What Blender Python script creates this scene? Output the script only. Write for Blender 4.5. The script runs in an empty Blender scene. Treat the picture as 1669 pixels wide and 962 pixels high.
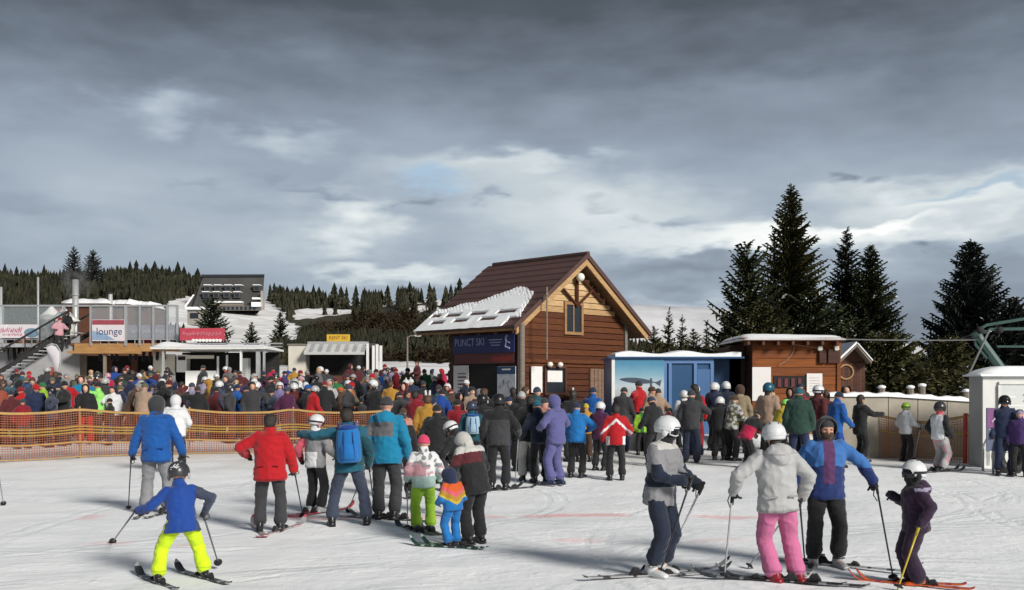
import bpy, math, random, time
import numpy as np
from math import sin, cos, pi, radians, atan2, sqrt, atan
from mathutils import Vector, Matrix, noise

T0 = time.time()
random.seed(7)
scene = bpy.context.scene
col = scene.collection

# ------------------------------------------------------------------ camera
F, CX, HY, CH = 1700.0, 834.5, 633.0, 1.93      # focal length in photo pixels, centre column, horizon row, eye height
cam_d = bpy.data.cameras.new("camera")
cam_d.sensor_width = 36.0
cam_d.lens = 36.0 * F / 1669.0
cam_d.shift_y = (HY - 481.0) / 1669.0
cam_d.clip_start = 0.1
cam_d.clip_end = 20000
cam = bpy.data.objects.new("camera", cam_d)
col.objects.link(cam)
cam.location = (0, 0, CH)
cam.rotation_euler = (pi / 2, 0, 0)
scene.camera = cam

# ------------------------------------------------------------------ light and sky
SUN_AZ = radians(140)      # measured clockwise from the viewing direction: behind the camera and to the right
SUN_EL = radians(27)
sun_dir = Vector((sin(SUN_AZ) * cos(SUN_EL), cos(SUN_AZ) * cos(SUN_EL), sin(SUN_EL)))
sd = bpy.data.lights.new("sun", 'SUN')
sd.energy = 3.3
sd.angle = radians(15.0)
sd.color = (1.0, 0.955, 0.89)
sun = bpy.data.objects.new("sun", sd)
col.objects.link(sun)
sun.rotation_euler = (-sun_dir).to_track_quat('-Z', 'Y').to_euler()
sun.location = sun_dir * 50
scene.view_settings.view_transform = 'Standard'
scene.view_settings.look = 'None'
scene.view_settings.gamma = 1
scene.view_settings.exposure = 0.47
scene.cycles.max_bounces = 6
scene.cycles.transparent_max_bounces = 12

world = bpy.data.worlds.new("World")
scene.world = world
world.use_nodes = True
nt = world.node_tree
N, L = nt.nodes, nt.links
N.clear()


class G:
    """small helper that chains shader nodes"""
    def __init__(s, nt):
        s.nt = nt

    def n(s, typ, **kw):
        nd = s.nt.nodes.new(typ)
        for k, v in kw.items():
            setattr(nd, k, v)
        return nd

    def put(s, sock, v):
        if hasattr(v, 'is_output') or hasattr(v, 'links'):
            s.nt.links.new(v, sock)
        else:
            sock.default_value = v

    def m(s, op, a, b=None, c=None, clamp=False):
        nd = s.n('ShaderNodeMath', operation=op, use_clamp=clamp)
        s.put(nd.inputs[0], a)
        if b is not None:
            s.put(nd.inputs[1], b)
        if c is not None:
            s.put(nd.inputs[2], c)
        return nd.outputs[0]

    def v(s, op, a, b=None):
        nd = s.n('ShaderNodeVectorMath', operation=op)
        s.put(nd.inputs[0], a)
        if b is not None:
            s.put(nd.inputs[1], b)
        return nd.outputs[1] if op in ('LENGTH', 'DOT_PRODUCT', 'DISTANCE') else nd.outputs[0]

    def xyz(s, x, y, z):
        nd = s.n('ShaderNodeCombineXYZ')
        s.put(nd.inputs[0], x); s.put(nd.inputs[1], y); s.put(nd.inputs[2], z)
        return nd.outputs[0]

    def noise(s, vec, scale, detail=4, rough=0.55, dist=0.0):
        nd = s.n('ShaderNodeTexNoise')
        s.put(nd.inputs['Vector'], vec)
        nd.inputs['Scale'].default_value = scale
        nd.inputs['Detail'].default_value = detail
        nd.inputs['Roughness'].default_value = rough
        nd.inputs['Distortion'].default_value = dist
        return nd

    def ramp(s, fac, stops, interp='LINEAR'):
        nd = s.n('ShaderNodeValToRGB')
        nd.color_ramp.interpolation = interp
        el = nd.color_ramp.elements
        while len(el) < len(stops):
            el.new(0.5)
        for e, (p, c) in zip(el, stops):
            e.position = p
            e.color = tuple(c) + (1,) if not isinstance(c, (int, float)) else (c, c, c, 1)
        s.put(nd.inputs[0], fac)
        return nd.outputs[0]

    def mix(s, fac, a, b, blend='MIX'):
        nd = s.n('ShaderNodeMix', data_type='RGBA', blend_type=blend)
        s.put(nd.inputs[0], fac)
        for i, v in ((6, a), (7, b)):
            if isinstance(v, (tuple, list)) and len(v) == 3:
                v = tuple(v) + (1,)
            s.put(nd.inputs[i], v)
        return nd.outputs[2]

    def smooth(s, v, lo, hi, a=0.0, b=1.0):
        nd = s.n('ShaderNodeMapRange', interpolation_type='SMOOTHSTEP')
        s.put(nd.inputs[0], v)
        nd.inputs[1].default_value = lo; nd.inputs[2].default_value = hi
        nd.inputs[3].default_value = a; nd.inputs[4].default_value = b
        return nd.outputs[0]


g = G(nt)
tc = g.n('ShaderNodeTexCoord')
sep = g.n('ShaderNodeSeparateXYZ')
L.new(tc.outputs['Generated'], sep.inputs[0])
sx, sy, sz = sep.outputs
az = g.m('ARCTAN2', sx, sy)
el = g.m('ARCSINE', sz)
# stretched streaky cloud field in direction space
streak = g.v('MULTIPLY', tc.outputs['Generated'], (5.0, 5.0, 15.0))
n_big = g.noise(streak, 0.8, 3, 0.5, 0.2).outputs['Fac']
n_mid = g.noise(streak, 2.0, 4, 0.5, 0.3).outputs['Fac']
n_col = g.noise(streak, 3.4, 3, 0.5, 0.0)
warp = g.v('MULTIPLY', g.v('SUBTRACT', n_col.outputs['Color'], (0.5, 0.5, 0.5)), (0.12, 0.06, 0.0))
ae = g.v('ADD', g.xyz(az, el, 0.0), warp)
sepw = g.n('ShaderNodeSeparateXYZ')
L.new(ae, sepw.inputs[0])
elw = sepw.outputs[1]
elk = g.m('MULTIPLY', elw, 57.2958 / 40.0)      # 0..1 over 40 degrees of elevation
# cloud deck brightness by elevation: grey band at the horizon, thinner brighter band above it, dark underside overhead
base = g.ramp(elk, [(0.0, 0.165), (0.05, 0.20), (0.12, 0.29), (0.20, 0.36), (0.27, 0.315), (0.35, 0.255), (0.40, 0.20), (0.45, 0.138), (0.50, 0.082), (0.60, 0.065), (1.0, 0.10)])
fac = g.m('MULTIPLY', base, g.m('ADD', 0.42, g.m('ADD', g.m('MULTIPLY', n_big, 0.80), g.m('MULTIPLY', n_mid, 0.32))))


def dirpx(px, py):
    a = atan((px - CX) / F)
    return a, atan((HY - py) / F * cos(a))


def blob(px, py, w, h):
    a, e = dirpx(px, py)
    d = g.v('LENGTH', g.v('MULTIPLY', g.v('SUBTRACT', ae, (a, e, 0)), (F / w, F / h, 0)))
    return g.smooth(d, 0.0, 1.15, 1.0, 0.0)


# gaps where thin cloud lets light through, and small dark cloudlets under the deck
for px, py, w, h, k in ((585, 350, 95, 62, 0.27), (560, 375, 180, 60, 0.10), (630, 450, 150, 18, 0.25), (960, 345, 260, 75, 0.22), (780, 275, 230, 42, 0.17), (880, 262, 150, 16, 0.12),
                        (1560, 325, 260, 44, 0.28), (1360, 384, 360, 26, 0.30), (1430, 366, 150, 12, 0.25), (1180, 380, 190, 34, 0.16), (265, 178, 90, 42, 0.17), (150, 220, 330, 70, 0.04),
                        (460, 228, 110, 32, 0.15), (1100, 505, 150, 26, 0.22), (1280, 150, 200, 40, 0.03)):
    fac = g.m('ADD', fac, g.m('MULTIPLY', blob(px, py, w, h), k))
for px, py, w, h, k in ((325, 296, 60, 13, 0.13), (545, 314, 75, 12, 0.3), (418, 299, 30, 10, 0.1), (680, 328, 26, 13, 0.3), (808, 320, 22, 16, 0.24), (985, 337, 42, 11, 0.2),
                        (1092, 357, 50, 15, 0.34), (1025, 364, 22, 12, 0.2), (1380, 300, 26, 14, 0.4), (1432, 298, 24, 14, 0.3), (1515, 402, 36, 16, 0.4), (1600, 425, 160, 26, 0.2),
                        (1130, 440, 300, 38, 0.32), (1590, 480, 260, 60, 0.25), (60, 330, 160, 22, 0.12), (1430, 545, 160, 60, 0.22)):
    fac = g.m('MULTIPLY', fac, g.m('SUBTRACT', 1.0, g.m('MULTIPLY', blob(px, py, w, h), k)))
tint = g.ramp(fac, [(0.0, (0.78, 0.92, 1.04)), (0.14, (0.77, 0.92, 1.14)), (0.30, (0.83, 0.98, 1.17)), (0.48, (0.90, 1.0, 1.05)), (0.7, (0.98, 1.0, 0.98))])
ccol = g.v('MULTIPLY', tint, g.xyz(fac, fac, fac))
skyt = g.n('ShaderNodeTexSky', sky_type='NISHITA', sun_disc=False)
skyt.sun_elevation = SUN_EL
skyt.sun_rotation = SUN_AZ
bg_sky = g.n('ShaderNodeBackground')
bg_sky.inputs['Strength'].default_value = 0.09
L.new(skyt.outputs[0], bg_sky.inputs['Color'])
bg_cl = g.n('ShaderNodeBackground')
bg_cl.inputs['Strength'].default_value = 1.0
L.new(ccol, bg_cl.inputs['Color'])
gap = g.m('MAXIMUM', blob(705, 290, 62, 24), blob(1600, 312, 120, 14))
cover = g.m('SUBTRACT', 0.97, g.m('MULTIPLY', gap, 0.7))
mx = g.n('ShaderNodeMixShader')
L.new(cover, mx.inputs[0])
L.new(bg_sky.outputs[0], mx.inputs[1])
L.new(bg_cl.outputs[0], mx.inputs[2])
wo = g.n('ShaderNodeOutputWorld')
L.new(mx.outputs[0], wo.inputs[0])
world.cycles.sampling_method = 'MANUAL'
world.cycles.sample_map_resolution = 512

# ------------------------------------------------------------------ materials
MATS = {}


def new_mat(name):
    m = bpy.data.materials.new(name)
    m.use_nodes = True
    t = m.node_tree
    return m, t, t.nodes['Principled BSDF'], G(t)


def mat(name, c, rough=0.7, var=0.12, scale=6.0, bump=0.0, bscale=40.0, metal=0.0, island=0.0, stretch=(1, 1, 1), spec=None):
    """plain surface: colour with procedural mottling and fine relief"""
    if name in MATS:
        return MATS[name]
    m, t, b, q = new_mat(name)
    tc = q.n('ShaderNodeTexCoord')
    vec = q.v('MULTIPLY', tc.outputs['Object'], stretch)
    nz = q.noise(vec, scale, 5, 0.6)
    f = nz.outputs['Fac']
    if island:
        ge = q.n('ShaderNodeNewGeometry')
        f = q.m('ADD', q.m('MULTIPLY', f, 1 - island), q.m('MULTIPLY', ge.outputs['Random Per Island'], island))
    lo = [x * (1 - var) for x in c]
    hi = [min(1, x * (1 + var)) for x in c]
    L2 = q.ramp(f, [(0.25, lo), (0.75, hi)])
    t.links.new(L2, b.inputs['Base Color'])
    b.inputs['Roughness'].default_value = rough
    b.inputs['Metallic'].default_value = metal
    if name.startswith('fabric_'):
        b.inputs['Sheen Weight'].default_value = 0.2
        b.inputs['Sheen Roughness'].default_value = 0.5
    if spec is not None:
        b.inputs['Specular IOR Level'].default_value = spec
    if bump:
        n2 = q.noise(vec, bscale, 4, 0.6)
        bp = q.n('ShaderNodeBump')
        bp.inputs['Strength'].default_value = bump
        bp.inputs['Distance'].default_value = 0.02
        t.links.new(n2.outputs['Fac'], bp.inputs['Height'])
        t.links.new(bp.outputs[0], b.inputs['Normal'])
    MATS[name] = m
    return m


def fabric(name, c):
    return mat('fabric_' + name, c, 0.8, 0.14, 3.0, 0.55, 9.0, spec=0.25)


def wood(name, c, var=0.35, stretch=(2, 2, 18)):
    return mat('wood_' + name, c, 0.7, var, 1.5, 0.4, 5.0, stretch=stretch, spec=0.2)


# ------------------------------------------------------------------ mesh building
class MB:
    def __init__(s):
        s.v, s.f, s.m = [], [], []

    def add(s, vs, fs, mi=0):
        o = len(s.v)
        s.v += [tuple(v) for v in vs]
        s.f += [tuple(i + o for i in f) for f in fs]
        s.m += [mi] * len(fs)

    def box(s, c, size, M=None, mi=0):
        hx, hy, hz = size[0] / 2, size[1] / 2, size[2] / 2
        vs = [Vector((x * hx, y * hy, z * hz)) for z in (-1, 1) for y in (-1, 1) for x in (-1, 1)]
        if M is not None:
            vs = [M @ v for v in vs]
        c = Vector(c)
        s.add([v + c for v in vs], [(0, 2, 3, 1), (4, 5, 7, 6), (0, 1, 5, 4), (2, 6, 7, 3), (0, 4, 6, 2), (1, 3, 7, 5)], mi)
        return s

    def loft(s, rings, n=10, mi=0, cap=True):
        """rings: (centre, vx, vy) ellipses; direction of travel = vx x vy"""
        vs, fs = [], []
        for c, vx, vy in rings:
            for k in range(n):
                a = 2 * pi * k / n
                vs.append(Vector(c) + Vector(vx) * cos(a) + Vector(vy) * sin(a))
        for i in range(len(rings) - 1):
            for k in range(n):
                k2 = (k + 1) % n
                fs.append((i * n + k, i * n + k2, (i + 1) * n + k2, (i + 1) * n + k))
        if cap:
            fs.append(tuple(range(n - 1, -1, -1)))
            o = (len(rings) - 1) * n
            fs.append(tuple(o + k for k in range(n)))
        s.add(vs, fs, mi)
        return s

    def tube(s, pts, r, n=8, mi=0):
        pts = [Vector(p) for p in pts]
        if isinstance(r, (int, float)):
            r = [r] * len(pts)
        rings = []
        ref = None
        for i, p in enumerate(pts):
            d = (pts[min(i + 1, len(pts) - 1)] - pts[max(i - 1, 0)]).normalized()
            if ref is None:
                ref = d.orthogonal().normalized()
            vx = (ref - d * ref.dot(d))
            vx = vx.normalized() if vx.length > 1e-6 else d.orthogonal().normalized()
            ref = vx
            vy = d.cross(vx)
            rings.append((p, vx * r[i], vy * r[i]))
        return s.loft(rings, n, mi)

    def limb(s, a, b, ra, rb, n=10, mi=0):
        """capsule-like tapered limb with rounded ends"""
        a, b = Vector(a), Vector(b)
        d = b - a
        if d.length < 1e-6:
            return s.ball(a, (ra, ra, ra), mi=mi)
        d.normalize()
        vx = d.orthogonal().normalized(); vy = d.cross(vx)
        rings = []
        for t in (-0.98, -0.75, -0.4, 0):
            k = sqrt(max(0, 1 - t * t)); rings.append((a + d * (t * ra), vx * ra * k, vy * ra * k))
        for t in (0, 0.4, 0.75, 0.98):
            k = sqrt(max(0, 1 - t * t)); rings.append((b + d * (t * rb), vx * rb * k, vy * rb * k))
        return s.loft(rings, n, mi)

    def ball(s, c, r, R=None, nu=14, nv=9, mi=0):
        c = Vector(c)
        ax = [Vector((1, 0, 0)), Vector((0, 1, 0)), Vector((0, 0, 1))]
        if R is not None:
            ax = [R @ a for a in ax]
        rings = []
        for j in range(nv):
            th = -pi / 2 + 0.06 + (pi - 0.12) * j / (nv - 1)
            rings.append((c + ax[2] * (r[2] * sin(th)), ax[0] * r[0] * cos(th), ax[1] * r[1] * cos(th)))
        return s.loft(rings, nu, mi)

    def quad(s, a, b, c, d, mi=0):
        s.add([a, b, c, d], [(0, 1, 2, 3)], mi)
        return s

    def prism(s, poly, d, mi=0):
        """extrude polygon (list of 3-D points, counter-clockwise seen from the front) back by vector d"""
        n = len(poly)
        d = Vector(d)
        vs = [Vector(p) for p in poly] + [Vector(p) + d for p in poly]
        fs = [tuple(range(n)), tuple(range(2 * n - 1, n - 1, -1))]
        for i in range(n):
            j = (i + 1) % n
            fs.append((j, i, n + i, n + j))
        s.add(vs, fs, mi)
        return s

    def mesh(s, name):
        me = bpy.data.meshes.new(name)
        me.from_pydata(s.v, [], s.f)
        if any(s.m):
            me.polygons.foreach_set('material_index', s.m)
        me.update()
        return me

    def build(s, name, mats, parent=None, smooth=False):
        me = s.mesh(name)
        return link(name, me, mats, parent, smooth)


def link(name, me, mats, parent=None, smooth=False):
    if not isinstance(mats, (list, tuple)):
        mats = [mats]
    if len(me.materials) == 0:
        for m in mats:
            me.materials.append(m)
    if smooth:
        me.polygons.foreach_set('use_smooth', [True] * len(me.polygons))
    o = bpy.data.objects.new(name, me)
    col.objects.link(o)
    if parent is not None:
        o.parent = parent
    return o


def share(name, me, mats, parent=None):
    """object on shared mesh data with materials of its own"""
    o = bpy.data.objects.new(name, me)
    col.objects.link(o)
    while len(me.materials) < len(mats):
        me.materials.append(mats[len(me.materials)])
    for i, m in enumerate(mats):
        o.material_slots[i].link = 'OBJECT'
        o.material_slots[i].material = m
    if parent is not None:
        o.parent = parent
    return o


def tag(o, label=None, cat=None, group=None, kind=None):
    if label: o['label'] = label
    if cat: o['category'] = cat
    if group: o['group'] = group
    if kind: o['kind'] = kind
    return o


def empty(name, loc, label, cat, group=None, rz=0.0):
    o = bpy.data.objects.new(name, None)
    o.empty_display_size = 0.2
    col.objects.link(o)
    o.location = loc
    o.rotation_euler = (0, 0, rz)
    return tag(o, label, cat, group)


def text_mesh(s, size, depth=0.004, align='CENTER', shear=0.0):
    cu = bpy.data.curves.new('lettering', 'FONT')
    cu.body = s; cu.size = size; cu.extrude = depth; cu.align_x = align; cu.align_y = 'CENTER'; cu.shear = shear
    cu.resolution_u = 3
    o = bpy.data.objects.new('lettering', cu)
    col.objects.link(o)
    me = bpy.data.meshes.new_from_object(o)
    bpy.data.objects.remove(o)
    return me


# ------------------------------------------------------------------ terrain
SKY_PX = [(-400, 447), (0, 446), (60, 448), (120, 446), (200, 440), (260, 440), (310, 450), (370, 462), (430, 470), (500, 478), (560, 482), (620, 476), (660, 470), (720, 470), (760, 476), (860, 500), (960, 540), (1040, 566), (1200, 580), (1669, 596), (2400, 600)]
RIDGE_D = 270.0
RIDGE_TREE = 2.6


def lerp_tab(t, x):
    if x <= t[0][0]:
        return t[0][1]
    for (a, b), (c, d) in zip(t, t[1:]):
        if x <= c:
            return b + (d - b) * (x - a) / (c - a)
    return t[-1][1]


GZ_TAB = [(-50, 0), (18, 0), (22, 0.04), (26, 0.14), (29, 0.24), (35, 0.55), (45, 1.05), (50, 1.4), (60, 2.5), (66, 3.2)]


def sstep(a, b, x):
    t = min(1, max(0, (x - a) / (b - a)))
    return t * t * (3 - 2 * t)


def gz(x, y):
    z = lerp_tab(GZ_TAB, y)
    if y > 30:
        px = CX + F * x / y
        right = sstep(900, 1150, px)
        if right > 0:
            z = z * (1 - right) + right * (0.55 + 0.02 * min(y - 30, 60))
        if y > 60:
            zr = CH + (HY - lerp_tab(SKY_PX, px)) * RIDGE_D / F - RIDGE_TREE
            z0 = z
            if y <= RIDGE_D:
                a0 = (z0 - CH) / 66.0
                a1 = (zr - CH) / RIDGE_D
                u = (y - 60) / (RIDGE_D - 60)
                t = sstep(0, 1, min(1, u * 1.0)) * 0.5 + 0.5 * u
                ang = a0 + (a1 - a0) * t
                z1 = CH + ang * y
                k = sstep(60, 72, y)
                z = z0 * (1 - k) + z1 * k
            else:
                z = zr - (y - RIDGE_D) * 0.05
    return z


def hit(px, py):
    """where the line of sight through a photo pixel meets the ground"""
    lo, hi = 2.0, 400.0
    d = lo
    while d < hi:
        x = (px - CX) * d / F
        if CH + (HY - py) * d / F <= gz(x, d):
            break
        d *= 1.01
    a, b = d / 1.01, d
    for _ in range(20):
        m = (a + b) / 2
        if CH + (HY - py) * m / F <= gz((px - CX) * m / F, m):
            b = m
        else:
            a = m
    d = (a + b) / 2
    x = (px - CX) * d / F
    return Vector((x, d, gz(x, d)))


def at(px, py, d):
    return Vector(((px - CX) * d / F, d, CH + (HY - py) * d / F))


def gat(px, d):
    x = (px - CX) * d / F
    return Vector((x, d, gz(x, d)))


def snow_mat(name, stains=False):
    m, t, b, q = new_mat(name)
    tc = q.n('ShaderNodeTexCoord')
    o = tc.outputs['Object']
    n1 = q.noise(o, 0.35, 4, 0.55, 0.4).outputs['Fac']
    n2 = q.noise(q.v('MULTIPLY', o, (1.0, 2.2, 1.0)), 2.6, 5, 0.65, 0.8).outputs['Fac']
    c = q.ramp(q.m('ADD', q.m('MULTIPLY', n1, 0.55), q.m('MULTIPLY', n2, 0.45)), [(0.28, (0.74, 0.77, 0.79)), (0.45, (0.86, 0.875, 0.885)), (0.60, (0.91, 0.92, 0.925))])
    if stains:
        sp = q.n('ShaderNodeSeparateXYZ'); t.links.new(o, sp.inputs[0])
        x, y = sp.outputs[0], sp.outputs[1]
        ns = q.noise(o, 1.1, 4, 0.6, 0.2).outputs['Fac']
        yw = q.m('ADD', y, q.m('MULTIPLY', q.m('SUBTRACT', ns, 0.5), 0.5))
        tot = None
        # faint red dye marks sprayed across the run
        for (x0, x1, yc, hw, k) in ((0.15, 1.75, 15.85, 0.26, 0.75), (2.75, 3.75, 15.85, 0.24, 0.6), (0.55, 1.15, 13.3, 0.22, 0.4), (2.3, 2.9, 13.2, 0.2, 0.3), (-6.45, -6.15, 15.6, 0.5, 0.5),
                                    (-5.3, -4.75, 13.0, 0.25, 0.3), (-4.2, -3.7, 12.8, 0.22, 0.28), (-3.4, -1.2, 15.5, 0.35, 0.55), (-1.6, -0.1, 15.7, 0.3, 0.5)):
            inx = q.m('MULTIPLY', q.smooth(x, x0 - 0.15, x0 + 0.15), q.smooth(x, x1 - 0.15, x1 + 0.15, 1.0, 0.0))
            iny = q.smooth(q.m('ABSOLUTE', q.m('SUBTRACT', yw, yc)), hw * 0.3, hw, k, 0.0)
            s = q.m('MULTIPLY', inx, iny)
            tot = s if tot is None else q.m('MAXIMUM', tot, s)
        tot = q.m('MULTIPLY', tot, q.smooth(n2, 0.3, 0.55, 0.45, 1.0))
        c = q.mix(tot, c, (0.86, 0.42, 0.42))
        # trodden, dirtier snow around the queue and the stalls
        n3 = q.noise(o, 0.22, 3, 0.5, 0.5).outputs['Fac']
        dirt = q.m('MULTIPLY', q.smooth(y, 21, 27), q.smooth(n3, 0.35, 0.6))
        c = q.mix(q.m('MULTIPLY', dirt, 0.5), c, (0.50, 0.44, 0.39))
        # ski tracks
        wv = q.n('ShaderNodeTexWave', wave_type='BANDS', bands_direction='X')
        wv.inputs['Scale'].default_value = 0.55; wv.inputs['Distortion'].default_value = 9; wv.inputs['Detail'].default_value = 3; wv.inputs['Detail Scale'].default_value = 0.35
        rot = q.n('ShaderNodeVectorRotate', rotation_type='Z_AXIS'); rot.inputs['Angle'].default_value = 1.1
        t.links.new(o, rot.inputs[0]); t.links.new(rot.outputs[0], wv.inputs['Vector'])
        trk = q.smooth(wv.outputs['Fac'], 0.90, 1.0)
        # carved double ski tracks: wide arcs across the run
        rt = random.Random(31)
        arcs = None
        xy = q.xyz(x, y, 0.0)
        wob = q.m('MULTIPLY', q.m('SUBTRACT', n2, 0.5), 0.22)
        for k in range(16):
            R = rt.uniform(5, 22); a = rt.uniform(0, 6.28); mx_, my_ = rt.uniform(-7, 8), rt.uniform(9.5, 19)
            cx_, cy_ = mx_ + R * cos(a), my_ + R * sin(a)
            dd = q.m('ABSOLUTE', q.m('SUBTRACT', q.m('ADD', q.v('DISTANCE', xy, (cx_, cy_, 0)), wob), R))
            ln_ = q.smooth(q.m('ABSOLUTE', q.m('SUBTRACT', dd, 0.13)), 0.025, 0.075, 1.0, 0.0)
            arcs = ln_ if arcs is None else q.m('MAXIMUM', arcs, ln_)
        arcs = q.m('MULTIPLY', arcs, q.smooth(q.noise(o, .5, 3, .5).outputs['Fac'], .38, .58))
        c = q.mix(q.m('MULTIPLY', arcs, 0.22), c, (0.58, 0.63, 0.67))
    if stains:
        # heath and brush on the hill outside the clearings
        ah = q.n('ShaderNodeAttribute', attribute_name='heath')
        nh = q.noise(o, .35, 5, .7).outputs['Fac']
        c = q.mix(q.smooth(q.m('ADD', q.m('MULTIPLY', ah.outputs['Fac'], .75), q.m('MULTIPLY', nh, .5)), .62, .8), c, q.ramp(nh, [(.3, (.022, .024, .013)), (.7, (.070, .058, .032))]))
    t.links.new(c, b.inputs['Base Color'])
    b.inputs['Roughness'].default_value = 0.65
    b.inputs['Specular IOR Level'].default_value = 0.3
    h = q.noise(o, 5.0, 6, 0.7, 0.6).outputs['Fac']
    h2 = q.noise(o, 1.6, 4, 0.6, 0.8).outputs['Fac']
    lump = q.n('ShaderNodeTexVoronoi', feature='SMOOTH_F1'); lump.inputs['Scale'].default_value = 7.0
    t.links.new(q.v('ADD', o, q.v('MULTIPLY', q.noise(o, 3.0, 3, .6).outputs['Color'], (.3, .3, .3))), lump.inputs['Vector'])
    lum = q.m('MULTIPLY', q.smooth(lump.outputs['Distance'], 0.0, 0.45, 1.0, 0.0), q.smooth(n1, 0.42, 0.62, 0.08, 0.55))
    hh = q.m('ADD', q.m('ADD', q.m('MULTIPLY', h, 0.40), h2), q.m('MULTIPLY', lum, 0.45))
    if stains:
        hh = q.m('SUBTRACT', hh, q.m('MULTIPLY', q.m('MULTIPLY', trk, q.smooth(n1, .45, .6)), 0.10))
        hh = q.m('SUBTRACT', hh, q.m('MULTIPLY', arcs, 0.30))
    bp = q.n('ShaderNodeBump')
    bp.inputs['Strength'].default_value = 0.40
    bp.inputs['Distance'].default_value = 0.06
    t.links.new(hh, bp.inputs['Height'])
    t.links.new(bp.outputs[0], b.inputs['Normal'])
    MATS[name] = m
    return m


SNOW = snow_mat('snow', True)
SNOW_ROOF = mat('snow_on_roofs', (0.82, 0.83, 0.84), 0.7, 0.05, 4.0, 0.4, 12.0, spec=0.2)


def bumps(x, y):
    if y > 45 or y < 2:
        return 0.0
    p = Vector((x, y * 1.0, 3.1))
    k = 1 - sstep(32, 45, y)
    return k * (0.035 * noise.noise(p * 0.45) + 0.022 * noise.noise(p * 1.3) + 0.012 * noise.noise(p * 3.1))


CLEAR = [(392, 520, 62, 42), (300, 508, 30, 20), (500, 511, 26, 7), (452, 525, 18, 22), (540, 508, 40, 5), (568, 489, 22, 7), (632, 493, 16, 6), (642, 484, 7, 5), (690, 487, 12, 6), (668, 486, 8, 5), (714, 486, 7, 6), (720, 494, 9, 5), (684, 503, 11, 4), (706, 504, 8, 4), (684, 541, 12, 6), (476, 540, 10, 12), (160, 498, 70, 10), (640, 598, 90, 8), (735, 492, 7, 9), (760, 600, 60, 8)]


def cleared(px, py):
    for a, b, w, h in CLEAR:
        if ((px - a) / w) ** 2 + ((py - b) / h) ** 2 < 1.2 + .7 * noise.noise(Vector((px * .2, py * .2, 1))):
            return True
    return False


def make_ground():
    ys = [-40, -20, -8, 0, 3]
    y = 5.0
    while y < 60:
        ys.append(y); y *= 1.0115
    while y < 300:
        ys.append(y); y *= 1.03
    ys += [330, 400, 600, 1000, 2000, 4000]
    nx = 240
    vs, fs = [], []
    for y in ys:
        w = 14 + 0.75 * max(y, 0) if y < 300 else 0.9 * y
        for i in range(nx + 1):
            x = -w + 2 * w * i / nx
            vs.append((x, y, gz(x, y) + bumps(x, y)))
    for j in range(len(ys) - 1):
        for i in range(nx):
            a = j * (nx + 1) + i
            fs.append((a, a + 1, a + nx + 2, a + nx + 1))
    mb = MB(); mb.add(vs, fs)
    o = mb.build('ground', SNOW, smooth=True)
    at_ = o.data.attributes.new('heath', 'FLOAT', 'POINT')
    val = []
    for x, y, z in vs:
        k = 0.0
        if 72 < y < 330:
            px = CX + F * x / y; py = HY - (z - CH) * F / y
            if not cleared(px, py) and not (255 < px < 440 and y < 235 and py > 470) and not (px < 240 and y < 90):
                k = sstep(72, 80, y)
        val.append(k)
    at_.data.foreach_set('value', val)
    return tag(o, kind='structure')


make_ground()

# distant snowy mountain range
mb = MB()
mt = mat('mountain_snow', (0.62, 0.62, 0.64), 0.9, 0.25, 0.004, 0, 1)
rngm = random.Random(3)
prof = [(700, 505), (900, 500), (1040, 497), (1100, 499), (1180, 503), (1260, 520), (1400, 548), (1490, 562), (1540, 568), (1669, 572), (2000, 570)]
D = 6000.0
top, bot = [], []
for i in range(131):
    px = 700 + 10 * i
    py = lerp_tab(prof, px) + 2.0 * noise.noise(Vector((px * 0.013, 0, 0))) + 1.0 * noise.noise(Vector((px * 0.05, 5, 0)))
    p = at(px, py, D); q0 = at(px, 640, D - 1800)
    top.append(p); bot.append(q0)
rows = 8
vs, fs = [], []
for r in range(rows + 1):
    t = r / rows
    for i in range(131):
        p = bot[i].lerp(top[i], t)
        p.z += 40 * noise.noise(p * 0.002) * (1 - t) * t * 4
        vs.append(p)
for i in range(131):
    p = top[i].copy(); p.y += 1500; p.z = -50; vs.append(p)
for r in range(rows + 1):
    for i in range(130):
        a = r * 131 + i
        fs.append((a, a + 1, a + 132, a + 131))
mb.add(vs, fs)
tag(mb.build('mountain', mt, smooth=True), kind='structure')
# ------------------------------------------------------------------ shared building materials
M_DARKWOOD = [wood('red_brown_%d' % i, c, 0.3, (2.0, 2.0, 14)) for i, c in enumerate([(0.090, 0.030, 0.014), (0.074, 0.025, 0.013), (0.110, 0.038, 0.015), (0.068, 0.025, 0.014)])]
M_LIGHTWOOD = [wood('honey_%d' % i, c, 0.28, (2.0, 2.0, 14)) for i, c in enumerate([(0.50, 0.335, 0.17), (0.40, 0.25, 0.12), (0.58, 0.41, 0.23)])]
M_SHADEWOOD = [wood('shaded_brown_%d' % i, c, 0.3, (2.0, 2.0, 14)) for i, c in enumerate([(0.085, 0.038, 0.025), (0.105, 0.045, 0.028), (0.07, 0.034, 0.026)])]  # shade of the cabin's long wall put into the brown; reused for other wood
M_ROOF = mat('roof_sheet_brown', (0.080, 0.041, 0.033), 0.5, 0.2, 1.2, 0.1, 20)
M_SOFFIT = wood('soffit', (0.30, 0.17, 0.08))
M_POST = wood('grey_post', (0.20, 0.17, 0.14))
M_BLACK = mat('black_plastic', (0.012, 0.012, 0.014), 0.4, 0.2, 8)
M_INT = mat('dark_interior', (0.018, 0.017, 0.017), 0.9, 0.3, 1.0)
M_WHITE = mat('white_paint', (0.74, 0.74, 0.72), 0.5, 0.05, 3.0, 0.05, 20)
M_CREAM = mat('cream_paint', (0.58, 0.55, 0.47), 0.6, 0.10, 2.0, 0.1, 20)
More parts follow.
